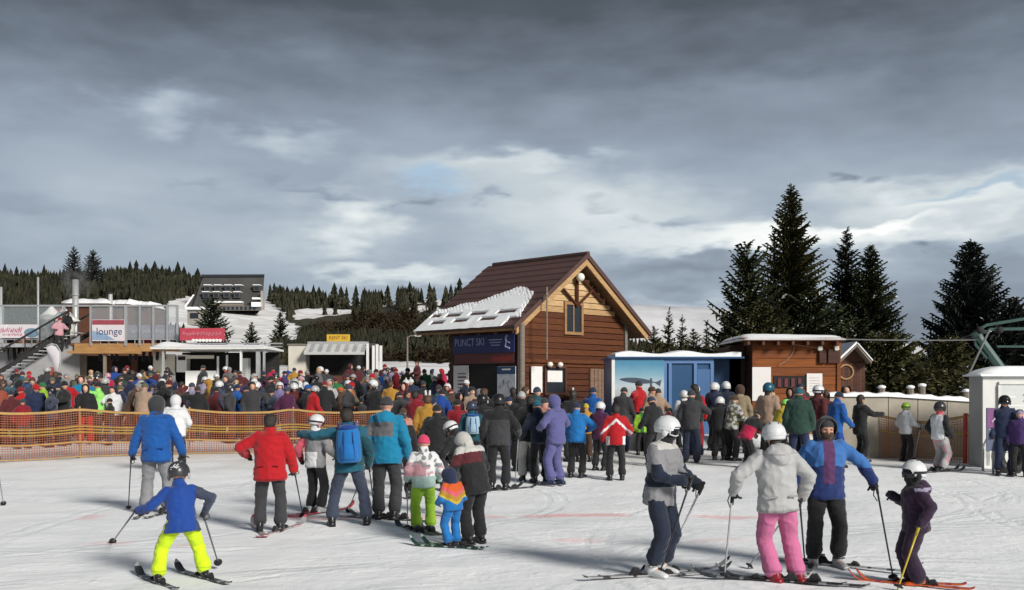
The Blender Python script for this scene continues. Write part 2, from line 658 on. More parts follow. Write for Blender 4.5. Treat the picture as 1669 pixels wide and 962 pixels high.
M_GREYMETAL = mat('grey_metal', (0.42, 0.43, 0.43), 0.45, 0.15, 2.0, 0.05, 20, metal=0.3)
M_PAPER = mat('paper', (0.72, 0.70, 0.68), 0.6, 0.05, 3.0)
M_INK = mat('ink_grey', (0.10, 0.09, 0.10), 0.6, 0.1)
M_MAROON_INK = mat('ink_maroon', (0.16, 0.03, 0.04), 0.6, 0.1)
M_BLUEBOARD = mat('blue_board', (0.018, 0.026, 0.11), 0.5, 0.15, 1.0)
M_PALEBLUE = mat('print_pale_blue', (0.30, 0.36, 0.55), 0.5, 0.1)
M_LAMP = mat('white_globe', (0.8, 0.76, 0.68), 0.3, 0.03)


def glass_mat(name, c, a=0.35, rough=0.08):
    m, t, b, q = new_mat(name)
    b.inputs['Base Color'].default_value = (*c, 1)
    b.inputs['Roughness'].default_value = rough
    b.inputs['Alpha'].default_value = a
    MATS[name] = m
    return m


M_PANE = glass_mat('window_glass', (0.02, 0.025, 0.03), 1.0, 0.06)
M_SCREEN = glass_mat('wind_screen', (0.40, 0.45, 0.48), 0.22, 0.1)

# ------------------------------------------------------------------ wooden cabin
TH = radians(45)
e1 = Vector((cos(TH), sin(TH), 0)); e2 = Vector((-sin(TH), cos(TH), 0)); ez = Vector((0, 0, 1))
C0 = Vector((0.27, 34.0, 0))
CG = gz(0.27, 34.0) - 0.1
cabin = empty('wooden_cabin', (C0.x, C0.y, CG), 'two storey brown wooden ticket cabin with steep brown roof half covered in snow', 'cabin')
GW, LL, OH, OF = 5.3, 3.4, 0.86, 0.6
Z_EAVE, Z_AP = 3.88 - CG, 6.46 - CG
SL = (Z_AP - Z_EAVE) / (GW / 2 + OH)


def cab(u, v, z):
    """gable direction u, ridge direction v, height z above the cabin base (cabin's own frame)"""
    return e1 * u + e2 * v + ez * z


def roof_under(u):
    return Z_AP - 0.2 - abs(u - GW / 2) * SL


rc = random.Random(11)
zc = 0.0
Z_LIGHT = 4.40 - CG
PH = 0.205
while zc < Z_AP - 0.3:
    z1 = zc + PH - 0.012
    um = min(GW / 2, (Z_AP - 0.2 - z1) / SL)
    u0, u1 = max(0, GW / 2 - um), min(GW, GW / 2 + um)
    if u1 - u0 < 0.25:
        break
    pd = 0.04 + rc.uniform(0, 0.018)
    mb = MB()
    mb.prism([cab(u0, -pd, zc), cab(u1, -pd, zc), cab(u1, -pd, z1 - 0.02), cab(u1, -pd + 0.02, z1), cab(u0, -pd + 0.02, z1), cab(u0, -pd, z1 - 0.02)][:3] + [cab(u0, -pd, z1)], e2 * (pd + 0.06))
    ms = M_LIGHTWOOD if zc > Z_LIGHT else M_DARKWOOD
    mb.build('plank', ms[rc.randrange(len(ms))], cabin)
    zc += PH
zc = 0.0
while zc < roof_under(0) - 0.05:
    pd = 0.04 + rc.uniform(0, 0.018)
    z1 = zc + PH - 0.012
    mb = MB()
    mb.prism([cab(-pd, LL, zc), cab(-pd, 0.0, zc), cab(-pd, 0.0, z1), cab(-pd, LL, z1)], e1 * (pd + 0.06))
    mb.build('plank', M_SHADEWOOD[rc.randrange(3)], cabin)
    zc += PH
# inner walls
mb = MB()
zt = roof_under(0) - 0.02
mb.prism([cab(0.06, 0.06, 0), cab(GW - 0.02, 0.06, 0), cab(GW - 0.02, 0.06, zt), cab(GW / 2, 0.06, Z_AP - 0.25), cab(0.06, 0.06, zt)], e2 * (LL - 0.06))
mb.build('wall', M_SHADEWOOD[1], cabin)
# roof slopes as rows of pressed sheet, each row a little proud of the one below
RL = LL + 2 * OF + 0.3
slope_len = (GW / 2 + OH) / cos(math.atan(SL))
for side in (-1, 1):
    nrow = 11
    dn = Vector((0, 0, 1))
    for r in range(nrow):
        t0, t1 = r / nrow, (r + 1) / nrow
        ua = GW / 2 + side * (GW / 2 + OH) * (1 - t0); ub = GW / 2 + side * (GW / 2 + OH) * (1 - t1)
        za = Z_EAVE + (Z_AP - Z_EAVE) * t0; zb = Z_EAVE + (Z_AP - Z_EAVE) * t1
        mb = MB()
        # corrugated profile across the row
        nw = 26
        vs, fs = [], []
        for i in range(nw * 2 + 1):
            v = -OF + RL * i / (nw * 2)
            c = 0.018 * (i % 2)
            vs += [cab(ua, v, za + 0.05 + c), cab(ub, v, zb + 0.012 + c), cab(ua, v, za - 0.02), cab(ub, v, zb - 0.02)]
        for i in range(nw * 2):
            a = i * 4; b = a + 4
            f = [(a, a + 1, b + 1, b), (a, b, b + 2, a + 2), (a + 2, b + 2, b + 3, a + 3)]
            fs += f if side > 0 else [tuple(reversed(x)) for x in f]
        fs += [(0, 2, 3, 1), (nw * 8, nw * 8 + 1, nw * 8 + 3, nw * 8 + 2)]
        mb.add(vs, fs)
        mb.build('roof_sheet', M_ROOF, cabin)
    # board lining below the overhang
    mb = MB()
    ue = GW / 2 + side * (GW / 2 + OH - 0.03)
    mb.prism([cab(ue, -OF + 0.03, Z_EAVE - 0.04), cab(GW / 2, -OF + 0.03, Z_AP - 0.04), cab(GW / 2, -OF + 0.03, Z_AP - 0.12), cab(ue, -OF + 0.03, Z_EAVE - 0.12)] if side < 0 else
             [cab(ue, -OF + 0.03, Z_EAVE - 0.12), cab(GW / 2, -OF + 0.03, Z_AP - 0.12), cab(GW / 2, -OF + 0.03, Z_AP - 0.04), cab(ue, -OF + 0.03, Z_EAVE - 0.04)], e2 * (RL - 0.06))
    mb.build('soffit', M_SOFFIT, cabin)
    # barge boards front: brown outer board with a honey coloured board inside it
    mb = MB()
    ue2 = GW / 2 + side * (GW / 2 + OH + 0.04)
    pts = [cab(ue2, -OF - 0.03, Z_EAVE - 0.12), cab(GW / 2, -OF - 0.03, Z_AP - 0.11), cab(GW / 2, -OF - 0.03, Z_AP + 0.07), cab(ue2, -OF - 0.03, Z_EAVE + 0.06)]
    mb.prism(pts if side < 0 else pts[::-1], e2 * 0.05)
    mb.build('barge_board', M_ROOF, cabin)
    mb = MB()
    ui = GW / 2 + side * (GW / 2 + OH - 0.12)
    pts = [cab(ui, -OF + 0.032, Z_EAVE - 0.24), cab(GW / 2, -OF + 0.032, Z_AP - 0.34), cab(GW / 2, -OF + 0.032, Z_AP - 0.13), cab(ui, -OF + 0.032, Z_EAVE - 0.04)]
    mb.prism(pts if side < 0 else pts[::-1], e2 * 0.06)
    mb.build('rafter', M_LIGHTWOOD[1], cabin)
mb = MB()
mb.tube([cab(GW / 2, -OF - 0.04, Z_AP + 0.04), cab(GW / 2, LL + OF, Z_AP + 0.04)], 0.09, 8)
mb.build('ridge_cap', M_ROOF, cabin)
# timber ornament in the gable
for (a, b) in (((GW / 2, 4.72 - CG), (GW / 2, 6.0 - CG)), ((GW / 2 - 0.05, 4.8 - CG), (GW / 2 - 0.95, 5.45 - CG)), ((GW / 2 + 0.05, 4.8 - CG), (GW / 2 + 0.95, 5.45 - CG)), ((GW / 2 + 0.2, 5.75 - CG), (GW / 2 + 1.35, 4.95 - CG))):
    mb = MB()
    mb.tube([cab(a[0], -0.14, a[1]), cab(b[0], -0.14, b[1])], 0.055, 6)
    mb.build('brace', M_DARKWOOD[1], cabin)
mb = MB()
mb.ball(cab(GW / 2 - 0.05, -0.32, 5.72 - CG), (0.15, 0.15, 0.15))
mb.build('lamp_globe', M_LAMP, cabin, True)
# attic window
WU, WZ0, WZ1, WW = 2.52, 3.86 - CG, 4.78 - CG, 0.38
win = MB()
for (ua, ub, za, zb) in ((WU - WW - .1, WU - WW, WZ0 - .1, WZ1 + .1), (WU + WW, WU + WW + .1, WZ0 - .1, WZ1 + .1), (WU - WW, WU + WW, WZ1, WZ1 + .1), (WU - WW, WU + WW, WZ0 - .1, WZ0)):
    win.prism([cab(ua, -0.12, za), cab(ub, -0.12, za), cab(ub, -0.12, zb), cab(ua, -0.12, zb)], e2 * 0.1)
wo_ = win.build('window', M_SOFFIT, cabin)
MB().prism([cab(WU - WW, -0.075, WZ0), cab(WU + WW, -0.075, WZ0), cab(WU + WW, -0.075, WZ1), cab(WU - WW, -0.075, WZ1)], e2 * 0.01).build('pane', M_PANE, wo_)
for du in (-0.02,):
    MB().prism([cab(WU - 0.025, -0.095, WZ0), cab(WU + 0.025, -0.095, WZ0), cab(WU + 0.025, -0.095, WZ1), cab(WU - 0.025, -0.095, WZ1)], e2 * 0.015).build('mullion', M_SOFFIT, wo_)
# horizontal trim board, corner posts
MB().prism([cab(-0.02, -0.13, 2.78 - CG), cab(GW, -0.13, 2.78 - CG), cab(GW, -0.13, 2.9 - CG), cab(-0.02, -0.13, 2.9 - CG)], e2 * 0.07).build('trim_board', M_DARKWOOD[2], cabin)
for (u, v) in ((-0.07, -0.07), (GW + 0.03, -0.07)):
    mb = MB(); mb.prism([cab(u - 0.06, v - 0.06, 0), cab(u + 0.07, v - 0.06, 0), cab(u + 0.07, v - 0.06, roof_under(0) - .12), cab(u - 0.06, v - 0.06, roof_under(0) - .12)], e2 * 0.12)
    mb.build('corner_post', M_POST, cabin)
mb = MB(); mb.tube([cab(-0.55, -0.62, 0), cab(-0.55, -0.62, Z_EAVE + 0.12)], 0.09, 10)
mb.build('eave_post', M_POST, cabin)
mb = MB(); mb.tube([cab(0.36, -0.85, 2.85 - CG), cab(0.36, -0.85, 5.2 - CG)], 0.028, 6); mb.ball(cab(0.36, -0.85, 4.95 - CG), (.06, .06, .06))
mb.build('pipe', M_POST, cabin)
# roof rafters' tails on the long side
for k in range(6):
    v = -0.4 + k * 0.8
    mb = MB(); mb.tube([cab(-OH + 0.1, v, Z_EAVE - 0.18), cab(0.1, v, Z_EAVE - 0.18 + (OH) * SL)], 0.05, 5)
    mb.build('rafter_tail', M_SHADEWOOD[0], cabin)
# ticket window on the gable wall
tw = MB()
U0, U1, ZA, ZB = 1.12, 2.05, 1.78 - CG, 2.60 - CG
for (ua, ub, za, zb) in ((U0 - .08, U0, ZA - .08, ZB + .08), (U1, U1 + .08, ZA - .08, ZB + .08), (U0, U1, ZB, ZB + .08), (U0, U1, ZA - .08, ZA)):
    tw.prism([cab(ua, -0.13, za), cab(ub, -0.13, za), cab(ub, -0.13, zb), cab(ua, -0.13, zb)], e2 * 0.1)
two = tw.build('ticket_window', M_SHADEWOOD[0], cabin)
MB().prism([cab(U0, -0.08, ZA), cab(U1, -0.08, ZA), cab(U1, -0.08, ZB), cab(U0, -0.08, ZB)], e2 * 0.01).build('pane', M_PANE, two)
MB().prism([cab(U0 - .15, -0.45, ZA - .16), cab(U1 + .3, -0.45, ZA - .16), cab(U1 + .3, -0.45, ZA - .1), cab(U0 - .15, -0.45, ZA - .1)], e2 * 0.3).build('shelf', M_SHADEWOOD[1], two)
MB().prism([cab(U0 + .08, -0.10, ZA + .36), cab(U1 - .12, -0.10, ZA + .36), cab(U1 - .12, -0.10, ZB - .08), cab(U0 + .08, -0.10, ZB - .08)], e2 * 0.015).build('notice', M_PAPER, two)
for u in (1.15, 1.65):
    MB().ball(cab(u, -0.26, 2.72 - CG), (.10, .10, .09)).build('lamp_globe', M_LAMP, cabin, True)
# door on the gable wall, pale brown boards
dr = MB()
dr.prism([cab(3.35, -0.11, 0.1), cab(4.75, -0.11, 0.1), cab(4.75, -0.11, 2.62 - CG), cab(3.35, -0.11, 2.62 - CG)], e2 * 0.06)
dro = dr.build('door', wood('door_brown', (0.17, 0.105, 0.07)), cabin)
for k in range(7):
    u = 3.37 + k * 0.2
    MB().prism([cab(u, -0.13, 0.12), cab(u + 0.17, -0.13, 0.12), cab(u + 0.17, -0.13, 2.58 - CG), cab(u, -0.13, 2.58 - CG)], e2 * 0.025).build('door_board', wood('door_board', (0.20, 0.13, 0.09)), dro)
MB().tube([cab(4.6, -0.17, 1.1), cab(4.6, -0.17, 1.3)], 0.02, 6).build('handle', M_GREYMETAL, dro)
# hatch on the long wall: flat panel, the dark inside painted as colour
MB().prism([cab(-0.075, 2.35, 0.2), cab(-0.075, 1.0, 0.2), cab(-0.075, 1.0, 2.78 - CG), cab(-0.075, 2.35, 2.78 - CG)], e1 * 0.02).build('hatch_shade_panel', M_INT, cabin)

# snow lying on the lower part of the left slope
def roof_pt(s, v, h):
    """s: 0 at the eave .. 1 at the ridge on the left slope"""
    u = -OH + (GW / 2 + OH) * s
    return cab(u, v, Z_EAVE + (Z_AP - Z_EAVE) * s + h)


NS, NV = 64, 120
S_MAX = 0.62
mask = {}
slots = [(0.10, 0.33, 0.085), (0.10, 0.60, 0.085), (0.185, 0.40 + .09, 0.085), (0.185, 0.74, 0.085), (0.185, 0.21, 0.09), (0.09, 0.83, 0.07), (0.19, 0.93, 0.06)]
for i in range(NS):
    s = S_MAX * (i + 0.5) / NS
    for j in range(NV):
        f = (j + 0.5) / NV                      # 0 at the gable end .. 1 far end
        edge = 0.40 + 0.15 * math.exp(-((f - 0.33) / 0.2) ** 2) - 0.09 * sstep(0.55, 1.0, f) - 0.30 * sstep(0.16, 0.02, f) + 0.05 * noise.noise(Vector((f * 7, 3, 1)))
        ok = s < edge
        fade = (s - edge + 0.17) / 0.17
        if ok and fade > 0:                     # snow left only in the pressed waves near its upper edge
            ok = ((i // 2 + j // 2) % 2 == 0) or noise.noise(Vector((s * 40, f * 40, 0))) > fade * 1.3 - 0.7
        if f < 0.12 + 0.05 * noise.noise(Vector((s * 12, 9, 0))) and s < 0.11:
            ok = False
        for (ss, ff, hw) in slots:
            if abs(s - ss) < 0.029 and abs(f - ff) < hw - 0.02 * noise.noise(Vector((f * 30, ss * 50, 2))):
                ok = False
        mask[i, j] = ok
mb = MB()
vid = {}
vs, fs = [], []


def sv(i, j, up):
    k = (i, j, up)
    if k not in vid:
        s = S_MAX * i / NS - (0.03 if i == 0 and up else 0)
        v = -OF + RL * j / NV
        h = 0.055
        if up:
            inner = all(mask.get((i - a, j - b), False) for a in (0, 1) for b in (0, 1))
            h = (0.12 if inner else 0.11) + 0.012 * noise.noise(Vector((i * 0.12, j * 0.12, 0)))
            h += (0.073 - h) * sstep(0.20, 0.36, s)
        vid[k] = len(vs)
        vs.append(roof_pt(s, v, h))
    return vid[k]


for (i, j), ok in mask.items():
    if not ok:
        continue
    # with v running left, the outward order on the left slope is reversed
    q4 = [(i, j), (i + 1, j), (i + 1, j + 1), (i, j + 1)]
    fs.append(tuple(sv(a, b, 1) for a, b in q4))
    for (a, b), (c, d), nb in (((i, j), (i + 1, j), (i, j - 1)), ((i + 1, j), (i + 1, j + 1), (i + 1, j)), ((i + 1, j + 1), (i, j + 1), (i, j + 1)), ((i, j + 1), (i, j), (i - 1, j))):
        if not mask.get(nb, False):
            fs.append((sv(a, b, 0), sv(c, d, 0), sv(c, d, 1), sv(a, b, 1)))
mb.add(vs, fs)
mb.build('roof_snow', SNOW_ROOF, cabin)

# banner and notices hung on the cabin
def cab_w(u, v, z):
    return C0 + e1 * u + e2 * v + ez * z


def board_on(name, label, cat, pos, ax, ay, nrm, w, h, mats, thick=0.03, group=None):
    """flat board: pos = centre, ax right, ay up, nrm towards the viewer; returns (thing, matrix)"""
    M = Matrix((ax, ay, nrm)).transposed().to_4x4()
    M.translation = pos
    o = empty(name, pos, label, cat, group)
    o.matrix_world = M
    o.rotation_euler = M.to_euler(); o.location = pos
    MB().box((0, 0, -thick / 2), (w, h, thick)).build('panel', mats, o)
    return o


def strip(o, x, y, w, h, m, name='print', z=0.003):
    return MB().box((x, y, z), (w, h, 0.004)).build(name, m, o)


def letters(o, s, size, x, y, m, shear=0.0, sx=1.0, name='lettering'):
    t = link(name, text_mesh(s, size, 0.003, shear=shear), m, o)
    t.location = (x, y, 0.006)
    t.scale = (sx, 1, 1)
    return t


bz = 3.42
bn = board_on('ski_shop_banner', 'long dark blue banner with pale lettering under the snowy eave of the cabin', 'banner', cab_w(-0.16, 1.62, bz), -e2, ez, -e1, 3.0, 0.62, M_BLUEBOARD)
letters(bn, 'PUNCT SKI', 0.36, -0.65, 0.06, M_PALEBLUE, sx=0.84)
for k in range(3):
    strip(bn, 0.62, 0.12 - 0.09 * k, 0.62 - 0.1 * k, 0.03, M_PALEBLUE)
mb = MB()
mb.tube([(1.10, 0.2, .01), (1.14, 0.02, .01), (1.10, -0.12, .01), (1.30, -0.18, .01)], 0.03, 6); mb.ball((1.16, 0.23, .01), (.05, .05, .01)); mb.tube([(1.14, .06, .01), (1.3, 0.0, .01)], .02, 6)
mb.build('skier_emblem', M_PALEBLUE, bn)
bn2 = board_on('red_brown_banner', 'dull red banner below the blue banner on the shaded cabin wall', 'banner', cab_w(-0.13, 1.62, 2.93), -e2, ez, -e1, 2.9, 0.34, mat('dull_red', (0.13, 0.035, 0.03), 0.6, 0.3, 1.5))
strip(bn2, 0.85, -0.02, 0.9, 0.16, mat('red_print', (0.25, 0.03, 0.025), 0.6, 0.2))
pr = board_on('price_list', 'tall pale price list with dark red lines on the shaded cabin wall', 'notice', cab_w(-0.15, 2.72, 2.15), -e2, ez, -e1, 0.75, 1.12, M_PAPER)
for k in range(7):
    strip(pr, 0.06, 0.28 - 0.12 * k, 0.42, 0.05 if k % 2 else 0.03, M_MAROON_INK if k < 4 else M_INK)
mp = board_on('piste_map_board', 'white piste map board with blue top beside the cabin corner post', 'notice', cab_w(-0.15, 0.5, 2.05), -e2, ez, -e1, 0.85, 1.2, mat('pale_print', (0.50, 0.52, 0.55), 0.6, 0.25, 5.0))
strip(mp, 0, 0.47, 0.85, 0.24, mat('deep_blue_print', (0.02, 0.06, 0.14), 0.5))
strip(mp, 0, 0.5, 0.4, 0.05, M_PAPER, z=0.008)
rp = random.Random(5)
for k in range(14):
    x, y = rp.uniform(-.25, .3), rp.uniform(-.5, .2)
    mb = MB(); mb.tube([(x, y, .006), (x + rp.uniform(-.12, .12), y - rp.uniform(.05, .18), .006)], 0.01, 4)
    mb.build('piste_line', M_INK, mp)
wp = board_on('white_notice', 'plain white notice left of the ticket window on the sunlit cabin wall', 'notice', cab_w(0.62, -0.16, 2.22), e1, ez, -e2, 0.52, 0.86, M_PAPER)

# ------------------------------------------------------------------ blue booth with a photo panel
BD = 31.0
bx0, bx1, bx2, bx3 = [(p - CX) * BD / F for p in (996, 1082, 1164, 1207)]
bg0 = gz(4, BD) - 0.1
bzt = CH + (HY - 582) * BD / F
booth = empty('blue_booth', ((bx0 + bx3) / 2, BD, bg0), 'blue metal booth with snow on its flat roof and a photo panel on the left', 'booth')
M_BLUE = mat('booth_blue', (0.020, 0.075, 0.175), 0.4, 0.12, 1.0, 0.05, 8)
M_BLUE2 = mat('booth_blue_frame', (0.10, 0.20, 0.40), 0.4, 0.1, 1.0)
M_BLUE3 = mat('booth_blue_door', (0.06, 0.14, 0.30), 0.4, 0.12, 1.0, 0.05, 8)
bh = bzt - bg0
ox = (bx0 + bx3) / 2
MB().box(((bx0 + bx2) / 2 - ox, 1.25, bh / 2), (bx2 - bx0, 2.5, bh)).build('wall', M_BLUE, booth)
MB().box(((bx2 + bx3) / 2 - ox + 0.1, 1.7, bh / 2), (bx3 - bx2 + 0.2, 1.6, bh - 0.004)).build('recessed_wall', M_BLUE, booth)
for px in (1084, 1092, 1133, 1160):
    x = (px - CX) * BD / F - ox
    MB().box((x, -0.03, bh / 2 - .03), (0.09, 0.06, bh - .06)).build('frame_post', M_BLUE2, booth)
MB().box(((bx1 + bx2) / 2 - ox, -0.034, bh - 0.12), (bx2 - bx1 - .1, 0.06, 0.14)).build('frame_rail', M_BLUE2, booth)
xa, xb = [(p - CX) * BD / F - ox for p in (1137, 1156)]
bd_ = MB().box(((1146.5 - CX) * BD / F - ox, -0.02, 1.05), ((1158 - 1136) * BD / F * 0.95, 0.05, 2.1)).build('door', M_BLUE3, booth)
MB().tube([(xb - .03, -0.07, 1.0), (xb - .03, -0.07, 1.2)], 0.018, 6).build('handle', M_GREYMETAL, bd_)
mb = MB()
vs, fs = [], []
nx_, ny_ = 40, 10
for j in range(ny_ + 1):
    for i in range(nx_ + 1):
        x = (bx0 - ox + 0.12) + (bx3 - bx0 - 0.12) * i / nx_
        y = -0.1 + 2.6 * j / ny_
        e = min(i, nx_ - i, 4) / 4 * 0.5 + min(j, ny_ - j, 3) / 3 * 0.5
        vs.append((x, y, bh + 0.03 + (0.13 + 0.05 * sin(i * 0.35)) * (0.55 + 0.45 * e) + 0.02 * noise.noise(Vector((x * 2, y * 2, 0)))))
for j in range(ny_):
    for i in range(nx_):
        a = j * (nx_ + 1) + i; fs.append((a, a + 1, a + nx_ + 2, a + nx_ + 1))
mb.add(vs, fs)
vb = []
# skirt
mb2 = MB()
for i in range(nx_):
    a, b = Vector(vs[i]), Vector(vs[i + 1]); mb.quad((a.x, a.y, bh + .005), (b.x, b.y, bh + .005), b, a)
for j in range(ny_):
    a, b = Vector(vs[j * (nx_ + 1)]), Vector(vs[(j + 1) * (nx_ + 1)]); mb.quad((b.x, b.y, bh + .005), (a.x, a.y, bh + .005), a, b)
    a, b = Vector(vs[j * (nx_ + 1) + nx_]), Vector(vs[(j + 1) * (nx_ + 1) + nx_]); mb.quad((a.x, a.y, bh + .005), (b.x, b.y, bh + .005), b, a)
mb.build('roof_snow', SNOW_ROOF, booth, True)
MB().box(((bx0 + bx3) / 2 - ox, 1.2, bh - 0.02), (bx3 - bx0 + 0.16, 2.75, 0.05)).build('roof', M_BLUE, booth)

# photo panel: sky over a pale slope with a dark elongated shape
def photo_mat():
    m, t, b, q = new_mat('mountain_photo')
    tc = q.n('ShaderNodeTexCoord')
    sp = q.n('ShaderNodeSeparateXYZ'); t.links.new(tc.outputs['Object'], sp.inputs[0])
    n = q.noise(tc.outputs['Object'], 2.2, 6, 0.65, 0.5).outputs['Fac']
    y = q.m('ADD', sp.outputs[1], q.m('MULTIPLY', q.m('SUBTRACT', n, 0.5), 0.25))
    c = q.ramp(q.m('ADD', q.m('MULTIPLY', y, 0.48), 0.5), [(0.0, (0.10, 0.10, 0.09)), (0.25, (0.24, 0.21, 0.18)), (0.42, (0.33, 0.30, 0.27)), (0.56, (0.40, 0.42, 0.42)), (0.68, (0.46, 0.53, 0.57)), (0.84, (0.20, 0.38, 0.48)), (1.0, (0.07, 0.24, 0.38))])
    t.links.new(c, b.inputs['Base Color'])
    b.inputs['Roughness'].default_value = 0.4
    return m


pw, ph = bx1 - bx0 - 0.02, bh - 0.05
pp = board_on('photo_panel', 'large photo panel of a pale slope and blue sky with a dark airship shape', 'panel', Vector(((bx0 + bx1) / 2, BD - 0.09, bg0 + bh / 2)), Vector((1, 0, 0)), ez, Vector((0, -1, 0)), pw, ph, photo_mat())
MB().box((-pw / 2 + 0.045, 0, 0.006), (0.09, ph, 0.012)).build('border', M_WHITE, pp)
MB().box((0, ph / 2 - 0.02, 0.006), (pw - 0.2, 0.04, 0.012)).build('border', M_BLUE, pp)
mb = MB()
sh = []
for i in range(25):
    t = i / 24
    x = -0.55 + 1.15 * t
    h = 0.085 * (sin(pi * min(1, t * 1.12)) ** 0.6 if t < 0.89 else 0.15)
    sh.append((x, 0.57 - 0.1 * t, h))
poly = [(x, y + h, .006) for x, y, h in sh][::-1] + [(x, y - h * 0.9, .006) for x, y, h in sh]
mb.add(poly, [tuple(range(len(poly)))])
mb.add([(0.5, .47, .007), (0.66, .36, .007), (0.70, .56, .007)], [(0, 1, 2)])
mb.add([(0.36, .6, .007), (0.36, -.35, .007), (0.43, -.35, .007), (0.42, .6, .007)], [(0, 1, 2, 3)])
mb.build('airship_print', mat('dark_print', (0.05, 0.07, 0.10), 0.5, 0.25, 5), pp)

# ------------------------------------------------------------------ brown shed with rounded snow roof
SD = 31.0
def sx_(px, d=SD): return (px - CX) * d / F
def sz_(py, d=SD): return CH + (HY - py) * d / F
sg = gz(9, SD) - 0.1
sox = sx_(1290)
shed = empty('brown_shed', (sox, SD, sg), 'orange brown wooden shed with a flat overhanging roof under rounded snow', 'shed')
x0, x1 = sx_(1226) - sox, sx_(1368) - sox
zt = sz_(557) - sg
rs = random.Random(4)
z = 0
M_SHEDW = [wood('shed_%d' % i, c, 0.28, (1.2, 2, 10)) for i, c in enumerate([(0.23, 0.072, 0.020), (0.18, 0.058, 0.020), (0.205, 0.066, 0.020)])]
while z < zt - 0.05:
    h = min(0.26, zt - z)
    MB().box(((x0 + x1) / 2, -0.02 - rs.uniform(0, 0.012), z + h / 2), (x1 - x0, 0.05, h - 0.012)).build('plank', M_SHEDW[rs.randrange(3)], shed)
    z += 0.26
MB().box(((x0 + x1) / 2, 1.5, zt / 2), (x1 - x0 - .02, 3.0 - .04, zt)).build('wall', M_SHADEWOOD[0], shed)
MB().box((x0 - 0.25, 1.9, zt / 2 - .05), (0.48, 2.0, zt - .1)).build('recess_shade_block', M_SHADEWOOD[2], shed)  # dark block set back, standing in for the shaded recess beside the shed
for xx in (x0 + 0.04, x1 - 0.04):
    MB().box((xx, -0.07, zt / 2), (0.11, 0.05, zt - .01)).build('corner_board', M_SHEDW[1], shed)
# roof deck and rounded snow
rx0, rx1 = sx_(1201) - sox, sx_(1371) - sox
mb = MB()
mb.box(((rx0 + rx1) / 2, 1.3, zt + 0.05), (rx1 - rx0 - .1, 3.6, 0.09))
mb.build('roof', M_SHADEWOOD[1], shed)
for k in range(7):
    xx = rx0 + 0.25 + k * (rx1 - rx0 - 0.5) / 6
    MB().box((xx, -0.2, zt - 0.06), (0.07, 0.55, 0.11)).build('rafter', M_SHADEWOOD[1], shed)
mb = MB(); vs = []; fs = []
nx_, ny_ = 44, 14
for j in range(ny_ + 1):
    for i in range(nx_ + 1):
        a, b2 = i / nx_, j / ny_
        x = rx0 + (rx1 - rx0) * a; y = -0.53 + 3.66 * b2
        ed = min(1, min(a, 1 - a) * 14, ) ** 0.5 * min(1, min(b2, 1 - b2) * 7) ** 0.5
        droop = -0.10 * max(0, (0.16 - a) / 0.16) ** 2 - 0.05 * a
        vs.append((x, y, zt + 0.11 + droop + 0.13 * ed + 0.015 * noise.noise(Vector((x * 2, y * 2, 1)))))
for j in range(ny_):
    for i in range(nx_):
        a = j * (nx_ + 1) + i; fs.append((a, a + 1, a + nx_ + 2, a + nx_ + 1))
n0 = len(vs)
mb.add(vs, fs)
bot = [(rx0 + .03, -0.5, zt + 0.02), (rx1, -0.5, zt + .04), (rx1, 3.1, zt + .04), (rx0 + .03, 3.1, zt + .02)]
mb.add(bot, [(3, 2, 1, 0)])
for i in range(nx_):
    a, b2 = vs[i], vs[i + 1]; mb.quad((a[0], a[1] + .03, zt + .03), (b2[0], b2[1] + .03, zt + .03), b2, a)
for j in range(ny_):
    a, b2 = vs[j * (nx_ + 1)], vs[(j + 1) * (nx_ + 1)]; mb.quad((b2[0], b2[1], zt + .02), (a[0], a[1], zt + .02), a, b2)
    a, b2 = vs[j * (nx_ + 1) + nx_], vs[(j + 1) * (nx_ + 1) + nx_]; mb.quad((a[0], a[1], zt + .02), (b2[0], b2[1], zt + .02), b2, a)
mb.build('roof_snow', SNOW_ROOF, shed, True)
# serving hatch: flat panel coloured as the unlit inside, dark red posts
MB().box((sx_(1286) - sox, -0.06, sz_(623) - sg), (0.95, 0.03, 0.34)).build('hatch_shade_panel', M_INT, shed)
for k in range(4):
    MB().box((sx_(1269 + 11 * k) - sox, -0.09, sz_(624) - sg), (0.10, 0.02, 0.26)).build('hatch_post', mat('dark_red_paint', (0.12, 0.015, 0.02), 0.5), shed)
mb = MB(); mb.tube([(sx_(px) - sox, -0.09, sz_(py) - sg) for px, py in ((1268, 596), (1279, 589), (1288, 580), (1293, 570), (1294, 562), (1310, 564), (1330, 567))], 0.012, 5)
mb.build('cable', mat('pale_cable', (0.35, 0.22, 0.14), 0.5), shed)
for px in (1334, 1361):
    mb = MB(); mb.box((sx_(px) - sox, -0.13, sz_(568) - sg), (0.12, 0.14, 0.12)); mb.tube([(sx_(px) - sox, -.05, sz_(566) - sg), (sx_(px) - sox, -.19, sz_(569) - sg)], [0.03, 0.075], 10)
    mb.build('floodlight', M_CREAM, shed)
for px, w in ((1339, 0.2), (1357, 0.34)):
    MB().box((sx_(px) - sox, -0.10, sz_(581) - sg), (w, 0.10, 0.40)).build('meter_box', M_SHADEWOOD[2], shed)
n1_ = board_on('tall_white_notice', 'tall plain white notice on the left end of the brown shed', 'notice', Vector((sx_(1240), SD - 0.11, sz_(626))), Vector((1, 0, 0)), ez, Vector((0, -1, 0)), 0.55, 1.0, M_PAPER)
n2_ = board_on('short_white_notice', 'smaller white notice with faint print on the right half of the brown shed', 'notice', Vector((sx_(1326), SD - 0.11, sz_(627))), Vector((1, 0, 0)), ez, Vector((0, -1, 0)), 0.46, 0.66, M_PAPER)
for k in range(6):
    strip(n2_, 0, 0.2 - 0.08 * k, 0.3, 0.015, mat('faint_print', (0.5, 0.42, 0.44), 0.6))

